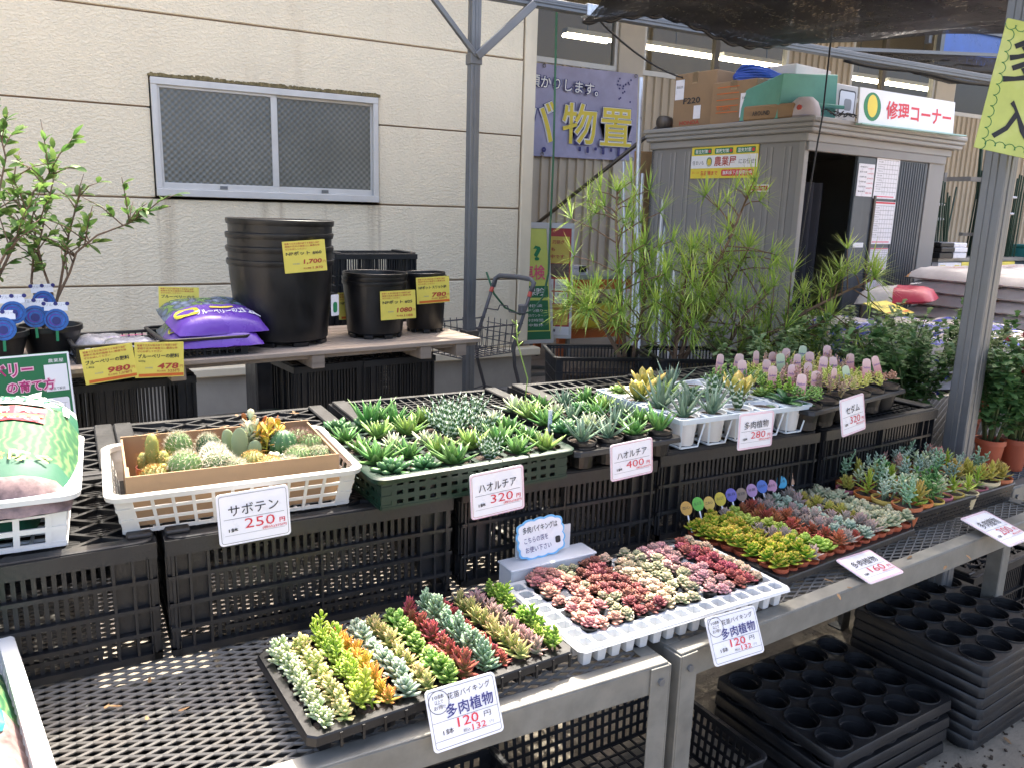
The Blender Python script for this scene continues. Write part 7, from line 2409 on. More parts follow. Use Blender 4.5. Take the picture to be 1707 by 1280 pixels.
for k in range(5):
    add_leaf(fs, (-0.02 - 0.002 * k, 0.006, 0.19 + 0.015 * k), (cos(k * 2.4), sin(k * 2.4), 0.8), UP, 0.02, 0.006, 0.005, 'bean')
obj('flower_stalk', fs.mesh('flower_stalk', LM['haw_pale'], True), mw=at(*(trb.matrix_basis @ V((-0.12, 0.12, 0.01))), 0), label='thin arching flower stalk rising from the black haworthia tray', cat='flower stalk')

# ================================================================== WHITE POT CARRIERS
CAr = 0.0


def carrier(cx, cy, nx, ny, rz, label):
    pitch = 0.098
    W_, D_ = nx * pitch, ny * pitch
    t = obj('pot_carrier', None, mw=at(cx, cy, ctop, rz), label=label, cat='carrier', group='pale blue pot carriers')
    mb = MB()
    z = 0.086
    mb.loft([rrect(W_, D_, 0.012, 3, z - 0.014), rrect(W_ + 0.006, D_ + 0.006, 0.012, 3, z), rrect(W_ - 0.008, D_ - 0.008, 0.010, 3, z), rrect(W_ - 0.012, D_ - 0.012, 0.010, 3, z - 0.014)])
    for i in range(1, nx):
        mb.bx(-W_ / 2 + i * pitch - 0.006, -W_ / 2 + i * pitch + 0.006, -D_ / 2 + 0.005, D_ / 2 - 0.005, z - 0.008, z - 0.001)
    for j in range(1, ny):
        mb.bx(-W_ / 2 + 0.005, W_ / 2 - 0.005, -D_ / 2 + j * pitch - 0.006, -D_ / 2 + j * pitch + 0.006, z - 0.0085, z - 0.0015)
    put('carrier_frame', mb, M['blue_white_plastic'], t)
    mb = MB()
    for i in range(nx):
        for j in range(ny):
            x, y = -W_ / 2 + (i + 0.5) * pitch, -D_ / 2 + (j + 0.5) * pitch
            for sx in (-1, 1):
                for sy in (-1, 1):
                    mb.bar((x + sx * 0.042, y + sy * 0.042, z - 0.006), (x + sx * 0.030, y + sy * 0.030, 0.003), 0.005, 0.004, V((sx, sy, 0)))
            q = [(x + a * 0.030, y + b * 0.030, 0.003) for a, b in ((-1, -1), (1, -1), (1, 1), (-1, 1))]
            for k in range(4):
                mb.bar(q[k], q[(k + 1) % 4], 0.005, 0.004)
    put('cell_cage', mb, M['blue_white_plastic'], t, kind='stuff')
    return t, pitch, W_, D_


wp = MB().lathe([(0.001, 0), (0.029, 0), (0.031, 0.003), (0.038, 0.070), (0.042, 0.071), (0.042, 0.080), (0.039, 0.080), (0.037, 0.072), (0.001, 0.070)], 20).mesh('pot', M['white_plastic'], 'auto')
ws = MB().lathe([(0.037, 0.0715), (0.001, 0.074)], 12).mesh('soil', M['soil'])
c1, pt_, W1, D1 = carrier(1.610, 1.762, 5, 4, 0.005, 'pale blue white pot carrier with leafy succulents before the sedum tray')
HK['aloe'] = ('variegated aloe like', hleaf(0.085, 0.016, 0.008, 'haw_blue', 'needle', 0.1), 15, 30, 80)
HK['kal'] = ('broad golden edged', hleaf(0.070, 0.030, 0.006, 'gasteria_gold', 'obo', 0.1), 12, 35, 80)
HK['crass'] = ('layered pale green', hleaf(0.030, 0.020, 0.006, 'haw_pale', 'obo', 0.0), 26, 5, 60)
HK['sans'] = ('upright striped', hleaf(0.085, 0.018, 0.006, 'zebra', 'lance', 0.02), 9, 60, 84)
HK['drk'] = ('dark mottled drooping', hleaf(0.060, 0.030, 0.006, 'haw_dark', 'obo', -0.3), 9, 10, 50)
seq = [['aloe', 'aloe', 'sans', None, 'drk'], ['aloe', 'haw_blue', 'sans', 'kal', 'crass'], ['kal', 'haw_pale', 'drk', 'haw_blue', 'aloe'], ['crass', 'kal', 'aloe', None, 'haw_green']]
for j, rw in enumerate(seq):
    for i, key in enumerate(rw):
        p = c1.matrix_basis @ V((-W1 / 2 + (i + 0.5) * pt_, -D1 / 2 + (j + 0.5) * pt_, 0.006))
        if key is None:
            t = thing('empty_pot', p, 0, label='white pot of bare soil in the pale blue carrier', cat='pot', group='succulents in white pots')
            obj('pot', wp, t)
            obj('soil', ws, t)
            continue
        haworthia(p, key, 'succulent in a white pot of the pale blue carrier'.replace('succulent ', ''), 'succulents in white pots', rng, 1.0, wp, ws, big=1.15 + 0.3 * rng.random(), zl=0.074)

# ================================================================== SEDUM TRAY WITH PINK TAGS
SDA = 0.19
mb, ws2, ds2 = cell_tray(6, 4, 0.094, 0.084, 0.065, 'b', margin=0.005, lip=0.012, round_=True, bottom=0.8)
us, ns = V((cos(SDA), sin(SDA), 0)), V((-sin(SDA), cos(SDA), 0))
sc_ = V((1.83, 1.535, 0)) + us * 0.285 + ns * 0.20
trs = put('black_tray', mb, M['black_plastic'], mw=at(sc_.x, sc_.y, ctop + 0.070, SDA), label='black carrier tray of sedums with many pink name tags', cat='tray', group='trays on the crates')
sk = [('sedum_yellow', 'bright yellow', lambda s: clump(16, 9, 0.011, 0.006, 0.004, 10, 70, 0.022, 0.040, 'bean', s, 0.072)), ('haw_pale', 'fresh green', lambda s: clump(16, 9, 0.012, 0.007, 0.004, 10, 70, 0.022, 0.040, 'bean', s + 3, 0.072)),
      ('sedum_peach', 'peach pink', lambda s: clump(16, 8, 0.010, 0.006, 0.004, 10, 60, 0.012, 0.040, 'bean', s + 6, 0.072)), ('sedum_rose', 'reddish stemmed', lambda s: stem_plant(12, 0.05, 9, 0.010, 0.005, 0.004, 'bean', 0.042, s + 9, 25, 0.070)),
      ('cream_yellow', 'cream tipped', lambda s: clump(14, 9, 0.012, 0.006, 0.004, 10, 70, 0.018, 0.040, 'bean', s + 12, 0.072)), ('bright_green', 'mid green', lambda s: clump(16, 9, 0.012, 0.007, 0.004, 10, 70, 0.022, 0.040, 'bean', s + 15, 0.072))]
sv = {k: (nm, variants('sedum', k, fn, 2)) for k, nm, fn in sk}
sq = [['haw_pale', 'sedum_rose', 'cream_yellow', 'sedum_yellow', 'sedum_yellow', 'sedum_peach'], ['bright_green', 'sedum_rose', 'sedum_yellow', 'sedum_yellow', 'bright_green', 'sedum_peach'], ['haw_pale', 'sedum_yellow', 'sedum_rose', 'cream_yellow', 'sedum_yellow', 'sedum_rose'], ['haw_pale', 'bright_green', 'sedum_yellow', 'sedum_rose', 'bright_green', 'sedum_yellow']]
spot = MB().lathe([(0.001, 0), (0.030, 0), (0.040, 0.064), (0.044, 0.064), (0.044, 0.072), (0.041, 0.072), (0.039, 0.066), (0.001, 0.066)], 18).mesh('pot', M['black_gloss'], 'auto')
ssoil = MB().lathe([(0.039, 0.067), (0.001, 0.072)], 12).mesh('soil', M['soil'])
M['tag_pink'] = leafmat('pink_name_tag', (0.68, 0.24, 0.24), (0.72, 0.45, 0.42), (0.74, 0.56, 0.51), rough=0.4, rnd=0.06, hue=0.0, nscale=4)
M['tag_green'] = leafmat('green_name_tag', (0.40, 0.56, 0.30), (0.54, 0.64, 0.42), (0.62, 0.68, 0.48), rough=0.4, rnd=0.05, hue=0.01, nscale=4)
tm = MB()
prof = [(-0.0135, 0.0), (0.0135, 0.0), (0.0140, 0.052), (0.011, 0.062), (0.0, 0.0655), (-0.011, 0.062), (-0.0140, 0.052)]
tm.loft([[(x, -0.0006, y) for x, y in prof], [(x, 0.0006, y) for x, y in prof]], cap0=True, cap1=True)
tm.t = [v[2] / 0.07 + 0.001 for v in tm.v]
tag_p, tag_g = tm.mesh('name_tag', M['tag_pink']), tm.mesh('name_tag', M['tag_green'])
for j, rw in enumerate(sq):
    for i, key in enumerate(rw):
        nm, ms = sv[key]
        p = trs.matrix_basis @ V((-0.235 + i * 0.094, -0.141 + j * 0.094, -0.066))
        o = leafy('sedum', p, rng.choice(ms), '%s sedum in the black tray with the pink tags' % nm, 'succulent', 'sedums in the black tray', spot, None, rng.random() * 6, 1.22 + 0.12 * rng.random())
        KIDS[o.name][0].matrix_basis = Matrix.Scale(0.84, 4)
        obj('soil', ssoil, o, mw=Matrix.Scale(0.84, 4) @ Matrix.Translation((0, 0, 0.002)))
        green = (i * 3 + j * 5) % 7 == 2
        q = trs.matrix_basis @ V((-0.235 + i * 0.094 + rng.gauss(0, 0.012), -0.141 + j * 0.094 + 0.022, 0.022 + 0.022 * rng.random()))
        tg = obj('name_tag', tag_g if green else tag_p, mw=at(q.x, q.y, q.z, SDA + rng.gauss(-0.70, 0.25)) @ Matrix.Rotation(rng.gauss(0, 0.12), 4, 'Y') @ Matrix.Rotation(rng.gauss(-0.1, 0.1), 4, 'X'),
                 label='%s sedum name tag standing in the black tray' % ('pale green' if green else 'pink'), cat='plant tag', group='sedum name tags')
        text(tg, 'Sedum', 0, 0.036, 0.022, 0.007, 'ink_purple', z=0.0012, mw=frame((0, -0.0008, 0), (1, 0, 0), (0, 0, 1)))

# ================================================================== LEFT BASKETS WITH SOIL BAGS
bkl = basket(0.50, 0.405, 0.105, 0.03, 'white_plastic', 8, 3, 14, rim=0.026, bar=0.010)
LBX, LBY = -0.262, 1.735
place_parts('white_basket', bkl, at(LBX, LBY, ctop, -0.03), label='large white basket with big holes holding green printed soil bags', cat='basket', group='white baskets')


def leaf_film():
    m = mat('green_leaf_print_film', (0.03, 0.16, 0.05), 0.65, var=0.2, scale=6, bump=0.35, bscale=26)
    nt = m.node_tree
    b = nt.nodes['Principled BSDF']
    wv = nt.nodes.new('ShaderNodeTexWave')
    wv.inputs['Scale'].default_value = 22
    wv.inputs['Distortion'].default_value = 9
    wv.inputs['Detail'].default_value = 2
    tc = nt.nodes.new('ShaderNodeTexCoord')
    _lnk(nt, tc.outputs['Object'], wv.inputs['Vector'])
    cr = nt.nodes.new('ShaderNodeValToRGB')
    cr.color_ramp.elements[0].color = (0.010, 0.075, 0.026, 1)
    cr.color_ramp.elements[1].color = (0.10, 0.16, 0.06, 1)
    e = cr.color_ramp.elements.new(0.55)
    e.color = (0.022, 0.115, 0.035, 1)
    _lnk(nt, wv.outputs['Fac'], cr.inputs[0])
    _lnk(nt, cr.outputs[0], b.inputs['Base Color'])
    return m


M['leaf_film'] = leaf_film()
M['green_film'] = mat('green_bag_print', (0.008, 0.09, 0.045), 0.6, var=0.1, bump=0.35, bscale=26)
M['milky_film'] = mat('milky_bag_film', (0.36, 0.39, 0.36), 0.55, var=0.08, bump=0.4, bscale=26)
M['bark_film'] = mat('bark_chip_film', (0.22, 0.15, 0.14), 0.45, var=0.5, scale=40, bump=0.35, bscale=40)


M['white_card_print'] = mat('white_bag_print', (0.5, 0.5, 0.48), 0.6, var=0.05)


def veg_bag(mw, label, seed):
    o = obj('vegetable_soil_bag', pillow(0.36, 0.44, 0.10, seed, [(0.0, 0.10, 2), (0.10, 0.16, 1), (0.72, 0.90, 1), (0.90, 1.01, 3)], 14, 20).mesh('vegetable_soil_bag', [M['leaf_film'], M['green_film'], M['bark_film'], M['milky_film']], True), mw=mw,
            label=label, cat='soil bag', group='green printed soil bags')
    D = lambda q, lift=0.003, cuts=0: drape(q, 0.36, 0.44, 0.10, seed, lift, cuts)
    D(text(o, 'ゼオライト配合', 0.045, 0.168, 0.22, 0.030, 'ink_white', 0.02))
    D(patch(o, 'white_band', 0.03, 0.120, 0.27, 0.050, 'white_card_print'), 0.003, 5)
    D(text(o, '野菜の土', 0.045, 0.120, 0.21, 0.040, 'ink_green', 0.02), 0.006)
    D(patch(o, 'red_label', 0.075, 0.045, 0.105, 0.080, 'ink_red'), 0.003, 5)
    D(text(o, '肥料', 0.050, 0.062, 0.036, 0.03, 'ink_white', 0.02), 0.006)
    D(text(o, '入り', 0.100, 0.062, 0.036, 0.03, 'ink_white', 0.02), 0.006)
    D(patch(o, 'orange_strip', 0.075, 0.032, 0.10, 0.014, 'ink_yellow'), 0.005, 3)
    D(text(o, 'すぐ使える', 0.075, 0.015, 0.09, 0.015, 'ink_white', 0.01), 0.006)
    D(text(o, '!根腐れを防ぐ', 0.035, -0.130, 0.22, 0.028, 'ink_yellow', 0.02), 0.005)
    return o


vb_ = veg_bag(at(LBX + 0.065, LBY + 0.015, ctop + 0.092, -0.04) @ Matrix.Rotation(0.17, 4, 'X'), 'upper green leaf printed soil bag in the large white basket', 41)
o = obj('vegetable_soil_bag', pillow(0.40, 0.34, 0.10, 43, [(0.0, 0.3, 1)], 14, 16).mesh('vegetable_soil_bag', [M['leaf_film'], M['green_film']], True), mw=at(LBX - 0.02, LBY, ctop + 0.008, -0.03), label='lower green soil bag seen through the basket holes', cat='soil bag', group='green printed soil bags')
for (s, x, y, w_, h_, ink) in (('ゼオライト', -0.05, 0.068, 0.10, 0.016, 'ink_white'), ('配合', -0.055, 0.05, 0.06, 0.014, 'ink_white'), ('培養の土', -0.06, 0.022, 0.11, 0.022, 'ink_white'), ('B', 0.13, 0.035, 0.03, 0.03, 'ink_white')):
    text(o, s, x, y, w_, h_, ink, 0.02, mw=frame((0, -0.172, 0), (1, 0, 0), (0, 0, 1)))
tp_ = MB()
tp_.grid(lambda u, v: (0.30 * (u - 0.5), 0.07 * v, 0.035 * sin(v * 2.2) + 0.01 * sin(u * 14) * v), 16, 6)
obj('top_flap', tp_.mesh('top_flap', M['milky_film'], True), vb_, mw=vb_.matrix_basis.inverted() @ at(LBX + 0.03, LBY + 0.20, ctop + 0.150, -0.06))

bk_l2 = basket(0.42, 0.56, 0.105, 0.03, 'white_plastic', 8, 3, 16, rim=0.022, bar=0.010)
ang2 = math.atan2(0.067, 0.404)
place_parts('white_basket', bk_l2, at(-0.305, 1.235, BZ + 0.001, 0.165), label='white basket of bark soil bags standing on the mesh at the bench end', cat='basket', group='white baskets')
o = obj('vegetable_soil_bag', pillow(0.33, 0.46, 0.09, 47, [(0.0, 0.12, 2), (0.12, 0.20, 1), (0.20, 0.55, 2)], 14, 20).mesh('vegetable_soil_bag', [M['leaf_film'], M['green_film'], M['bark_film']], True), mw=at(-0.275, 1.23, BZ + 0.045, 0.165), label='soil bag with pinkish bark print in the low white basket', cat='soil bag', group='green printed soil bags')
drape(text(o, 'にぴったり', 0.06, -0.155, 0.16, 0.028, 'ink_white', 0.02), 0.33, 0.46, 0.09, 47)
drape(text(o, 'UP', 0.10, -0.195, 0.08, 0.03, 'ink_green', 0.01), 0.33, 0.46, 0.09, 47)
drape(patch(o, 'teal_fruit', 0.10, 0.0, 0.08, 0.10, mat('teal_print', (0.01, 0.15, 0.16), 0.5, var=0.3, scale=20), r=0.035), 0.33, 0.46, 0.09, 47)


# ================================================================== WHITE PRICE CARDS
def white_card(tl, tr, bl, name, price, taxed, label, style='plain', border='ink', seed=0):
    mwc, w, h = card_frame(tl, tr, bl)
    rng_ = random.Random(seed)
    p = plate('price_card', mwc, w, h, 'card_white', r=0.007, th=0.002, label=label, cat='price card', group='white price cards')
    outline(p, w * 0.94, h * 0.92, 0.005, 0.0007, border)
    if style == 'pink':
        outline(p, w * 0.995, h * 0.995, 0.007, 0.0016, 'ink_lightpink')
    if style == 'buffet':
        text(p, '花苗バイキング', w * 0.10, h * 0.33, w * 0.62, h * 0.11, 'ink', 0.004, rot=0.03)
        text(p, name, w * 0.08, h * 0.10, w * 0.68, h * 0.22, 'ink_navy', 0.012, rot=0.02)
        mb = MB()
        a = [(0.145 * w * cos(q * pi / 12), 0.145 * w * sin(q * pi / 12), 0) for q in range(24)]
        b = [(0.137 * w * cos(q * pi / 12), 0.137 * w * sin(q * pi / 12), 0) for q in range(24)]
        mb.loft([a, b])
        put('circle_line', mb, M['ink'], p, mw=Matrix.Translation((-w * 0.335, h * 0.27, 0.0012)))
        for i, s in enumerate(('10鉢', '以上で', 'お得!!')):
            text(p, s, -w * 0.335, h * (0.36 - 0.085 * i), w * (0.16 if i != 1 else 0.12), h * 0.07, 'ink', 0.004)
        patch(p, 'ruled_line', 0, -h * 0.045, w * 0.92, 0.0006, 'ink', 0.0008)
        patch(p, 'ruled_line', 0, -h * 0.34, w * 0.92, 0.0006, 'ink', 0.0008)
        text(p, price, w * 0.02, -h * 0.13, w * 0.30, h * 0.155, 'ink_red', 0.006)
        text(p, '円', w * 0.30, -h * 0.13, w * 0.10, h * 0.09, 'ink')
        text(p, '1鉢', -w * 0.27, -h * 0.22, w * 0.15, h * 0.09, 'ink', 0.006)
        text(p, '税込', -w * 0.02, -h * 0.285, w * 0.10, h * 0.055, 'ink')
        text(p, taxed, w * 0.16, -h * 0.275, w * 0.20, h * 0.10, 'ink_red', 0.006)
        text(p, '円', w * 0.34, -h * 0.28, w * 0.06, h * 0.05, 'ink_grey')
    else:
        text(p, name, 0, h * 0.17, w * (0.70 if len(name) > 3 else 0.56), h * (0.21 if len(name) < 5 else 0.19), 'ink', 0.004, rot=0.02)
        patch(p, 'ruled_line', 0, h * 0.0, w * 0.84, 0.0007, 'ink', 0.0008)
        patch(p, 'ruled_line', 0, -h * 0.31, w * 0.84, 0.0007, 'ink_grey', 0.0008)
        text(p, price, w * 0.07, -h * 0.12, w * 0.42, h * 0.19, 'ink_red', -0.004)
        text(p, '円', w * 0.385, -h * 0.16, w * 0.08, h * 0.09, 'ink_red', 0.02)
        text(p, '1鉢', -w * 0.30, -h * 0.21, w * 0.13, h * 0.08, 'ink', 0.02)
        text(p, '(税込)' + taxed + '円', w * 0.27, -h * 0.265, w * 0.34, h * 0.065, 'ink_red', 0.012)
    # clear clip tape at the top
    return p


white_card((0.201, 1.487, 1.018), (0.333, 1.487, 1.022), (0.202, 1.483, 0.917), 'サボテン', '250', '275', 'white price card 250 yen for cacti hung on the white basket')
white_card((0.702, 1.452, 1.000), (0.834, 1.457, 1.006), (0.706, 1.448, 0.900), 'ハオルチア', '320', '352', 'pink edged price card 320 yen hung on the green haworthia tray', 'pink', 'ink_dark_red')
white_card((1.085, 1.485, 1.012), (1.212, 1.489, 1.018), (1.088, 1.480, 0.922), 'ハオルチア', '400', '440', 'pink edged price card 400 yen hung on the black haworthia tray', 'pink', 'ink_dark_red')
white_card((1.502, 1.500, 1.043), (1.626, 1.500, 1.043), (1.506, 1.497, 0.945), '多肉植物', '280', '308', 'pink edged price card 280 yen hung on the pale blue carrier', 'pink', 'ink_pink')
white_card((1.868, 1.50, 1.040), (1.985, 1.515, 1.050), (1.918, 1.492, 0.945), 'セダム', '320', '352', 'tilted pink edged price card 320 yen hung on the sedum tray', 'pink', 'ink_pink')
white_card((0.4365, 1.091, 0.772), (0.5665, 1.096, 0.772), (0.472, 1.053, 0.689), '多肉植物', '120', '132', 'white price card 120 yen leaning before the long black succulent tray', 'buffet')
white_card((1.036, 1.084, 0.772), (1.168, 1.084, 0.772), (1.052, 1.044, 0.689), '多肉植物', '120', '132', 'white price card 120 yen leaning before the white plug tray', 'buffet')
white_card((1.622, 1.240, 0.722), (1.758, 1.248, 0.722), (1.605, 1.140, 0.702), '多肉植物', '160', '176', 'white price card 160 yen lying before the terracotta pots', 'pink', 'ink_pink')
white_card((2.198, 1.262, 0.728), (2.332, 1.272, 0.728), (2.126, 1.140, 0.702), '多肉植物', '200', '220', 'white price card 200 yen lying before the basket of coloured pots', 'pink', 'ink_pink')

# paper bag dispenser with the cloud shaped notice
db = thing('bag_dispenser_box', (0.925, 1.485, BZ + 0.001), 0.03, label='low white card box with a cloud shaped buffet notice behind the white plug tray', cat='box')
M['white_card_box'] = mat('white_card_box', (0.66, 0.65, 0.66), 0.6, var=0.06, scale=6)
put('box_body', MB().bx(-0.115, 0.115, -0.03, 0.03, 0.0, 0.062).bx(-0.118, 0.118, -0.033, 0.033, 0.062, 0.066), M['white_card_box'], db, bevel=0.003)
put('back_flap', MB().bx(-0.075, 0.075, 0.022, 0.026, 0.064, 0.125), M['white_card_box'], db)
mb = MB()


def cloud(w, h, n, z):
    pts = []
    for k in range(n):
        t0 = 2 * pi * k / n
        for q in range(6):
            tt = t0 + 2 * pi / n * q / 6
            c, s = cos(tt), sin(tt)
            r = 1 / max(abs(c) ** 4 + abs(s) ** 4, 1e-6) ** 0.25
            b = 1 + 0.07 * sin(pi * q / 6) - 0.03
            pts.append((w / 2 * r * c * b, h / 2 * r * s * b, z))
    return pts


co = cloud(0.128, 0.092, 14, 0)
mb.loft([co, [(x, y, 0.0015) for x, y, z in co]], cap0=True, cap1=True)
nm = put('notice', mb, M['ink_sky'], db, mw=frame((-0.015, 0.012, 0.112), (1, 0.0, 0.05), (0, 0.2, 1)))
ci = cloud(0.119, 0.083, 14, 0.0022)
mb = MB()
mb.add(ci, [tuple(range(len(ci)))])
put('notice_field', mb, M['card_white'], nm)
text(nm, '多肉バイキングは', 0.0, 0.024, 0.094, 0.016, 'ink', 0.01, z=0.003)
text(nm, 'こちらの袋を', -0.014, 0.0, 0.065, 0.014, 'ink_navy', 0.0, z=0.003)
text(nm, 'お使い下さい', -0.010, -0.022, 0.070, 0.014, 'ink_navy', 0.0, z=0.003)
patch(nm, 'pot_drawing', 0.044, -0.014, 0.014, 0.016, 'ink', 0.003, r=0.004)

# lime green hand lettered sign on the thick post
sgx = V((cos(-0.15), sin(-0.15), 0))
lsm = frame((2.608, 1.468, 1.925), V((0.84, -0.50, -0.18)), V((0.10, 0.1, 1)))
ls = plate('lime_sign', lsm, 0.36, 0.385, mat('lime_green_card', (0.52, 0.60, 0.16), 0.45, var=0.1, scale=6, stain=(0.62, 0.66, 0.35), stain_scale=(6, 6, 6), stain_amt=0.7), r=0.003, th=0.003, label='lime green sign with thick black hand lettering tied to the grooved post', cat='sign')
text(ls, '多', -0.090, 0.085, 0.115, 0.155, 'ink', 0.014, rot=-0.05)
text(ls, '入', -0.080, -0.095, 0.12, 0.12, 'ink', 0.014)
mb = MB()
for k in range(44):
    per = k / 44 * 4
    s, f = int(per), per - int(per)
    w_, h_ = 0.165, 0.178
    c = [(-w_ + 2 * w_ * f, h_), (w_, h_ - 2 * h_ * f), (w_ - 2 * w_ * f, -h_), (-w_, -h_ + 2 * h_ * f)][s]
    nrm = [(0, -1), (-1, 0), (0, 1), (1, 0)][s]
    a0 = math.atan2(nrm[1], nrm[0])
    pts = [(c[0] + 0.017 * cos(a0 + q), c[1] + 0.017 * sin(a0 + q), 0.001) for q in (-1.5, -0.9, -0.3, 0.3, 0.9, 1.5)]
    mb.tube(pts, 0.0011, 4)
put('scalloped_border', mb, M['ink_green'], ls, kind='stuff')

# ================================================================== UMBRELLA PINES BEHIND THE CRATES
M['needle'] = leafmat('umbrella_pine_needle', (0.21, 0.35, 0.06), (0.35, 0.48, 0.09), (0.54, 0.58, 0.19), rough=0.4, rnd=0.1, hue=0.01, transl=0.4, nscale=3)
M['pine_bark'] = mat('reddish_pine_bark', (0.20, 0.12, 0.075), 0.85, var=0.3, scale=25, bump=0.3)


def pine(p, stems, label, seed, whorl_n=16):
    rng = random.Random(seed)
    t = thing('umbrella_pine', p, 0, label=label, cat='potted conifer', group='umbrella pines behind the crates')
    tr, nd = MB(), MB()

    def whorl(c, d, L, n):
        d = V(d).normalized()
        a = d.cross(V((0.3, 0.7, 0.2))).normalized()
        b = d.cross(a)
        for k in range(n):
            th = 2 * pi * k / n + rng.random() * 0.4
            op = radians(55 + rng.gauss(0, 15))
            v = (d * cos(op) + (a * cos(th) + b * sin(th)) * sin(op)).normalized()
            l = L * (0.65 + 0.5 * rng.random())
            m_ = c + v * l * 0.5
            e = c + v * l + V((0, 0, -0.05 * l))
            s = v.cross(UP)
            if s.length < 0.05:
                s = V((1, 0, 0))
            s.normalize()
            w = 0.0028
            nd.add([c - s * w * 0.7, c + s * w * 0.7, m_ + s * w, m_ - s * w, e], [(0, 1, 2, 3), (3, 2, 4)], [0.0, 0.0, 0.5, 0.5, 1.0])
    for st in stems:
        pts = [V(q) for q in st]
        k = len(pts)
        tr.tube(pts, [0.013 - 0.009 * i / (k - 1) for i in range(k)], 7)
        whorl(pts[-1], pts[-1] - pts[-2] + V((0, 0, 0.02)), 0.16, whorl_n + 26)
        tot = sum((pts[i + 1] - pts[i]).length for i in range(k - 1))
        nb = int(tot / 0.034)
        for q in range(nb):
            f = 0.22 + 0.78 * (q + rng.random()) / nb
            x = f * (k - 1)
            i = min(k - 2, int(x))
            b0 = pts[i].lerp(pts[i + 1], x - i)
            axis = (pts[i + 1] - pts[i]).normalized()
            a = rng.random() * 6.28
            u = axis.cross(V((0.2, 0.9, 0.3))).normalized()
            w = axis.cross(u)
            d = (u * cos(a) + w * sin(a) + axis * (0.15 + 0.4 * rng.random()) + V((0, 0, 0.12))).normalized()
            L = (0.06 + 0.26 * rng.random()) * (1.2 - 0.6 * f)
            e = b0 + d * L
            tr.tube([b0, b0.lerp(e, 0.5) + V((0, 0, 0.01)), e], [0.004, 0.003, 0.0022], 5)
            whorl(e, d, 0.14, whorl_n + 6)
            if L > 0.1:
                whorl(b0.lerp(e, 0.55), d, 0.11, whorl_n - 4)
    put('trunk', tr, M['pine_bark'], t, smooth=True)
    put('needles', nd, M['needle'], t, kind='stuff')
    return t


pine((2.33, 3.09, 0.74), [S((0, 0, 0), (-0.02, 0.02, 0.25), (-0.05, 0.04, 0.5), (-0.07, 0.06, 0.75), (-0.06, 0.08, 0.90)), S((0.02, 0, 0), (0.06, 0.02, 0.2), (0.10, 0.02, 0.42), (0.08, 0.05, 0.62)), S((0, 0, 0.05), (-0.08, 0.0, 0.18), (-0.17, 0.02, 0.32), (-0.22, 0.03, 0.42))],
     'slender upright umbrella pine standing by the poster stand', 4)
pine((2.50, 2.95, 0.74), [S((0, 0, 0), (0.06, 0, 0.22), (0.14, 0.0, 0.45), (0.26, -0.02, 0.68), (0.36, -0.02, 0.90)), S((0, 0, 0), (0.02, 0.02, 0.25), (0.04, 0.02, 0.45), (0.10, 0.04, 0.62)), S((0.03, 0, 0.08), (0.16, 0, 0.28), (0.30, 0, 0.46), (0.42, 0, 0.66)), S((0, 0, 0.02), (-0.02, -0.03, 0.2), (0.02, -0.05, 0.38))],
     'broad umbrella pine with the tallest bright tip before the shed', 6)
pine((2.68, 2.86, 0.74), [S((0, 0, 0), (0.10, -0.02, 0.12), (0.26, -0.06, 0.24), (0.44, -0.12, 0.36), (0.60, -0.20, 0.46), (0.72, -0.27, 0.53)), S((0.05, 0, 0.05), (0.22, -0.06, 0.18), (0.40, -0.14, 0.27), (0.52, -0.2, 0.33)), S((0, 0, 0), (0.06, 0, 0.18), (0.16, 0, 0.34), (0.28, -0.02, 0.44))],
     'leaning umbrella pine with a long branch reaching towards the soil bags', 9)
pc_ = crate('slat', 0.44, 0.34, 0.24, 'black_plastic', 'bars')
bp = basket(0.46, 0.36, 0.20, 0.02, 'black_plastic', 22, 3, 16)
for k, (x, y, lb) in enumerate(((2.16, 3.12, 'left one'), (2.60, 2.92, 'right one'))):
    place_parts('deep_basket', bp, at(x, y, 0.70, -0.38), label='deep black basket holding the umbrella pines, ' + ('next to the poster stand' if k == 0 else 'next to the bushes'), cat='basket', group='deep baskets of the umbrella pines')
    put('root_ball', MB().bx(-0.18, 0.18, -0.14, 0.14, 0.0, 0.13), M['soil'], mw=at(x + 0.02, y, 0.706, -0.38), bevel=0.03, label='dark root ball in the deep basket ' + lb.replace('one', 'of the pair'), cat='root ball', group='root balls')
    for q in range(2):
        place_parts('plastic_crate', pc_, at(x, y, 0.02 + 0.335 * q if False else 0.22 * 0 + 0.33 * q, -0.38), label=('lower' if q == 0 else 'upper') + ' black crate under the pine basket ' + ('next to the poster stand' if k == 0 else 'next to the bushes'), cat='crate', group='crates below the umbrella pines')

# ================================================================== GREEN BUSHES ON THE FAR BENCH
M['bush_leaf'] = leafmat('bush_leaf', (0.06, 0.14, 0.04), (0.10, 0.20, 0.06), (0.17, 0.27, 0.09), rough=0.5, rnd=0.2, hue=0.015, transl=0.2, nscale=6)
M['bush_leaf2'] = leafmat('pale_bush_leaf', (0.12, 0.20, 0.07), (0.21, 0.30, 0.12), (0.40, 0.44, 0.24), rough=0.5, rnd=0.15, hue=0.015, transl=0.2, nscale=6)
M['flower_red'] = mat('crimson_petal', (0.42, 0.02, 0.04), 0.6, var=0.25, scale=30)
M['bush_stem'] = mat('green_stem', (0.10, 0.13, 0.05), 0.7, var=0.2)


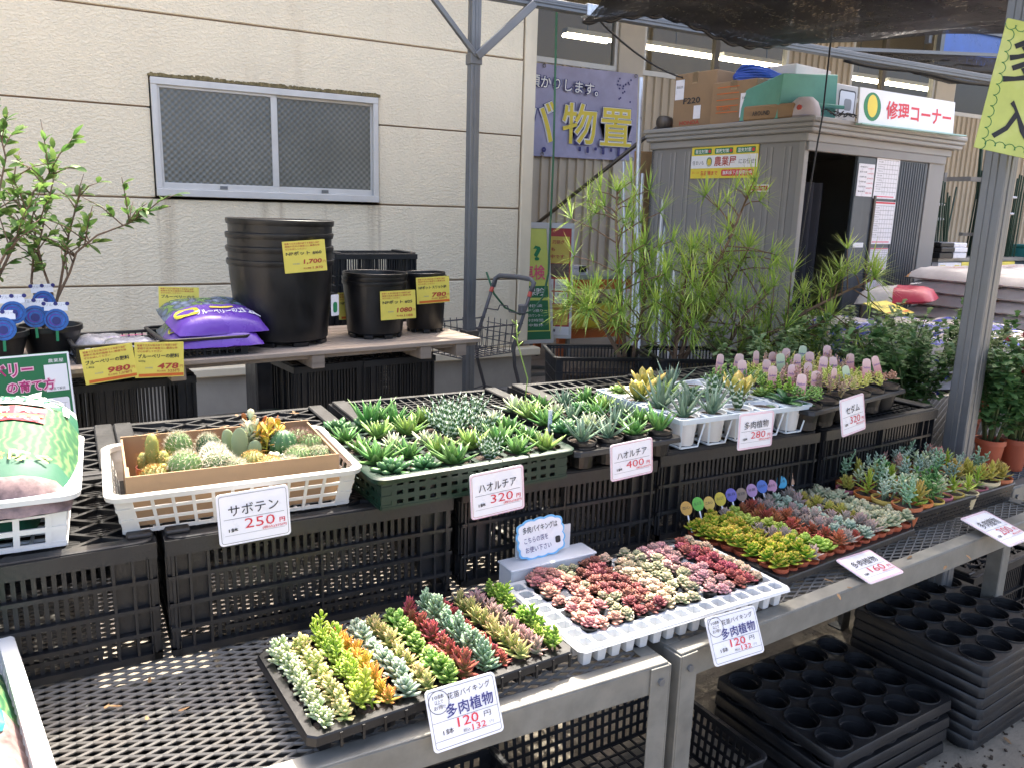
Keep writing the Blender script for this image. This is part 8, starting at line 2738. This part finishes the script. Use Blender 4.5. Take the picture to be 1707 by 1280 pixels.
def green_bush(p, r, h, n, label, seed, mk='bush_leaf', leafL=0.035, flowers=0, pot='terracotta', stemh=0.06):
    rng = random.Random(seed)
    t = thing('potted_bush', p, rng.random() * 6, label=label, cat='potted plant', group='green bushes on the far bench')
    ps = Matrix.Diagonal((0.68, 0.68, 0.98, 1))
    put('pot', MB().lathe([(0.001, 0), (0.050, 0), (0.068, 0.10), (0.074, 0.10), (0.074, 0.118), (0.066, 0.118), (0.062, 0.105), (0.001, 0.105)], 18), M[pot], t, smooth='auto', mw=ps)
    put('soil', MB().lathe([(0.066, 0.108), (0.001, 0.112)], 14), M['soil'], t, mw=ps)
    st, lf = MB(), MB()
    z0 = 0.105
    ns = 12
    for k in range(ns):
        a = rng.random() * 6.28
        e = V((r * 0.95 * cos(a) * rng.random() ** 0.5, r * 0.75 * sin(a) * rng.random() ** 0.5, z0 + h * (0.55 + 0.45 * rng.random())))
        b = V((0.02 * cos(a), 0.02 * sin(a), z0))
        m_ = b.lerp(e, 0.5) + V((0, 0, 0.03))
        st.tube([b, m_, e], [0.004, 0.003, 0.0015], 5)
        per = n // ns
        for q in range(per):
            f = 0.15 + 0.85 * rng.random() ** 0.7
            c = (b.lerp(m_, f * 2) if f < 0.5 else m_.lerp(e, f * 2 - 1)) + V((rng.gauss(0, 0.012), rng.gauss(0, 0.012), rng.gauss(0, 0.012)))
            th = rng.random() * 6.28
            el = rng.gauss(0.25, 0.4)
            d = V((cos(th) * cos(el), sin(th) * cos(el), sin(el)))
            L = leafL * (0.6 + 0.7 * rng.random())
            s = d.cross(UP).normalized() * L * 0.32
            u = s.cross(d).normalized()
            tip = c + d * L - V((0, 0, 0.1 * L))
            # lobed leaf
            lf.add([c, c + d * L * 0.35 + s * 0.7, c + d * L * 0.45 + s * 0.45, c + d * L * 0.72 + s, tip, c + d * L * 0.72 - s, c + d * L * 0.45 - s * 0.45, c + d * L * 0.35 - s * 0.7], [(0, 1, 2, 6, 7), (2, 3, 4, 5, 6)], [0, .3, .5, .7, 1, .7, .5, .3])
    put('stems', st, M['bush_stem'], t, smooth=True)
    put('foliage', lf, M[mk], t, kind='stuff')
    for k in range(flowers):
        a = rng.random() * 6.28
        c = V((r * 0.7 * cos(a), r * 0.7 * sin(a), z0 + h * (0.75 + 0.35 * rng.random())))
        fm = MB()
        for q in range(26):
            th, el = q * 2.4, radians(10 + 75 * q / 26)
            add_leaf(fm, c, (cos(th) * cos(el), sin(th) * cos(el), sin(el)), UP, 0.022, 0.008, 0.002, 'obo')
        put('flower', fm, M['flower_red'], t)
    return t


gb_ = [(2.79, 1.58, 0.12, 0.36, 'bush_leaf', 0.042, 0, 'deep green chrysanthemum right behind the grooved post'), (2.89, 1.55, 0.11, 0.34, 'bush_leaf', 0.04, 3, 'red flowered bush closest to the grooved post'), (2.99, 1.57, 0.12, 0.36, 'bush_leaf2', 0.036, 3, 'red flowered bush between its two twins by the bench rail'), (2.83, 1.92, 0.17, 0.33, 'bush_leaf', 0.042, 0, 'dense dark green bush beside the sedum tray'), (3.10, 1.58, 0.13, 0.36, 'bush_leaf2', 0.036, 4, 'red flowered bush in an orange pot at the bench rail'),
       (3.26, 1.62, 0.14, 0.38, 'bush_leaf2', 0.034, 4, 'red flowered bush next to its twin by the bench rail'), (3.18, 1.90, 0.17, 0.36, 'bush_leaf2', 0.036, 0, 'pale leaved bush behind the red flowered ones'), (2.90, 2.20, 0.18, 0.30, 'bush_leaf', 0.04, 0, 'broad dark green bush behind the crate corner'),
       (3.20, 2.25, 0.19, 0.36, 'bush_leaf2', 0.036, 0, 'loose pale green bush before the blue banded bags'), (3.52, 1.72, 0.16, 0.38, 'bush_leaf2', 0.034, 3, 'red flowered bush furthest along the bench rail'), (3.50, 2.05, 0.18, 0.36, 'bush_leaf', 0.04, 0, 'dark green bush in the far corner of the bench')]
for k, (x, y, r, h, mk, ll, fl, lb) in enumerate(gb_):
    green_bush((x, y, BZ + 0.002), r * 1.15, h, 900, lb, 100 + k, mk, ll, fl)
gb2 = [(2.72, 2.62, 0.20, 0.34, 'bush_leaf2', 'leafy bush beside the leaning umbrella pine'), (3.05, 2.62, 0.21, 0.40, 'bush_leaf', 'tall dark leaved bush with upright shoots before the soil bags'), (3.38, 2.58, 0.20, 0.40, 'bush_leaf2', 'pale shooting bush before the blue banded soil bags'), (2.88, 2.95, 0.20, 0.32, 'bush_leaf2', 'light green bush between the pines and the soil bags'), (3.70, 2.45, 0.2, 0.40, 'bush_leaf', 'dark green bush at the red banded soil bags'), (3.25, 2.95, 0.2, 0.36, 'bush_leaf2', 'pale green bush nearest the blue banded pallet')]
for k, (x, y, r, h, mk, lb) in enumerate(gb2):
    green_bush((x, y, 0.60), r * 1.25, h * 1.1, 1000, lb, 200 + k, mk, 0.038, 0, 'black_gloss')
lt = thing('low_plant_table', (3.2, 2.75, 0), 0.06, label='low black plant table under the bushes before the soil bags', cat='table')
put('table_top', MB().bx(-0.65, 0.75, -0.38, 0.42, 0.56, 0.60), M['black_plastic'], lt)
for sx in (-0.6, 0.7):
    for sy in (-0.33, 0.37):
        put('leg', MB().bx(sx - 0.03, sx + 0.03, sy - 0.03, sy + 0.03, 0, 0.56), M['black_plastic'], lt)

# ================================================================== UNDER THE BENCHES
mbs, wS, dS = cell_tray(5, 4, 0.102, 0.097, 0.055, 'b', margin=0.008, lip=0.030, round_=True, bottom=0.80)
stk = mbs.mesh('pot_tray', M['black_plastic'], 'auto')


def tray_stack(cx, cy, rz, n, step, z0, lab):
    rng_ = random.Random(int(cx * 1000))
    for k in range(n):
        q = 'topmost' if k == n - 1 else ('lowest' if k == 0 else 'inner')
        obj('pot_tray', stk, mw=at(cx + rng_.gauss(0, 0.003), cy + rng_.gauss(0, 0.003), z0 + k * step, rz + rng_.gauss(0, 0.008)), label='%s black pot tray of the %s' % (q, lab), cat='tray', group='stacked black pot trays under the bench')


sr = 0.10
tray_stack(2.233 + 0.258 * cos(sr) - 0.206 * sin(sr), 1.175 + 0.258 * sin(sr) + 0.206 * cos(sr), sr, 8, 0.0345, 0.057, 'tall stack under the pot bench')
sr = 0.06
tray_stack(1.633 + 0.258 * cos(sr) - 0.206 * sin(sr), 1.184 + 0.258 * sin(sr) + 0.206 * cos(sr), sr, 4, 0.045, 0.057, 'low stack under the white plug tray')
bku = basket(0.62, 0.42, 0.16, 0.02, 'black_plastic', 20, 4, 14, rim=0.012, bar=0.010)
place_parts('deep_basket', bku, at(1.17, 1.46, 0.03, 0.05), label='wide black basket with grid floor on the ground between the two benches', cat='basket', group='black baskets under the benches')
place_parts('deep_basket', bku, at(0.56, 1.42, 0.03, 0.0), label='wide black basket on the ground under the long succulent tray', cat='basket', group='black baskets under the benches')
place_parts('plastic_crate', crate('slat', 0.5, 0.36, 0.30), at(3.0, 1.75, 0.0, 0.1), label='black crate on the ground behind the tall tray stack', cat='crate', group='crates under the far bench')

for k, (x, y) in enumerate(((-0.56, 1.36), (-0.02, 1.34), (-0.56, 1.80), (-0.02, 1.80), (0.52, 1.92), (-0.3, 2.24))):  # stacks added to make the gaps seen through the mesh dark
    tray_stack(x, y, 0.03 * (k % 3 - 1), 8 + k % 3, 0.045, 0.057, ('added stack %s under first bench' % ('at the outer end', 'below the mesh middle', 'behind the outer one', 'behind the middle one', 'near the inner back leg', 'at the back rail')[k]))
# crumbs of soil and dry leaves on the ground
rr = random.Random(15)
mb = MB()
for k in range(700):
    x, y = rr.uniform(1.4, 3.3), rr.uniform(0.75, 1.35)
    s_ = 0.003 + 0.006 * rr.random() ** 2
    mb.box((x, y, s_ * 0.4), (s_ * (1 + rr.random()), s_, s_ * 0.8), rz=rr.random() * 3)
put('spilled_soil', mb, M['soil'], kind='stuff')
mb = MB()
for k in range(60):
    x, y = rr.uniform(1.5, 3.3), rr.uniform(0.8, 1.4)
    a = rr.random() * 6.28
    add_leaf(mb, (x, y, 0.004), (cos(a), sin(a), 0.15), UP, 0.03, 0.013, 0.0015, 'obo')
for k in range(40):
    x, y = rr.uniform(-0.05, 2.3), rr.uniform(1.12, 1.5)
    a = rr.random() * 6.28
    add_leaf(mb, (x, y, BZ + 0.002), (cos(a), sin(a), 0.1), UP, 0.014 + 0.012 * rr.random(), 0.007, 0.0015, 'obo')
for k in range(26):
    x, y = rr.uniform(-0.4, 2.3), rr.uniform(1.95, 2.4)
    a = rr.random() * 6.28
    add_leaf(mb, (x, y, ctop + 0.003), (cos(a), sin(a), 0.1), UP, 0.018 + 0.014 * rr.random(), 0.009, 0.0015, 'obo')
put('dry_leaves', mb, mat('dry_leaf', (0.22, 0.13, 0.06), 0.8, var=0.3), kind='stuff')
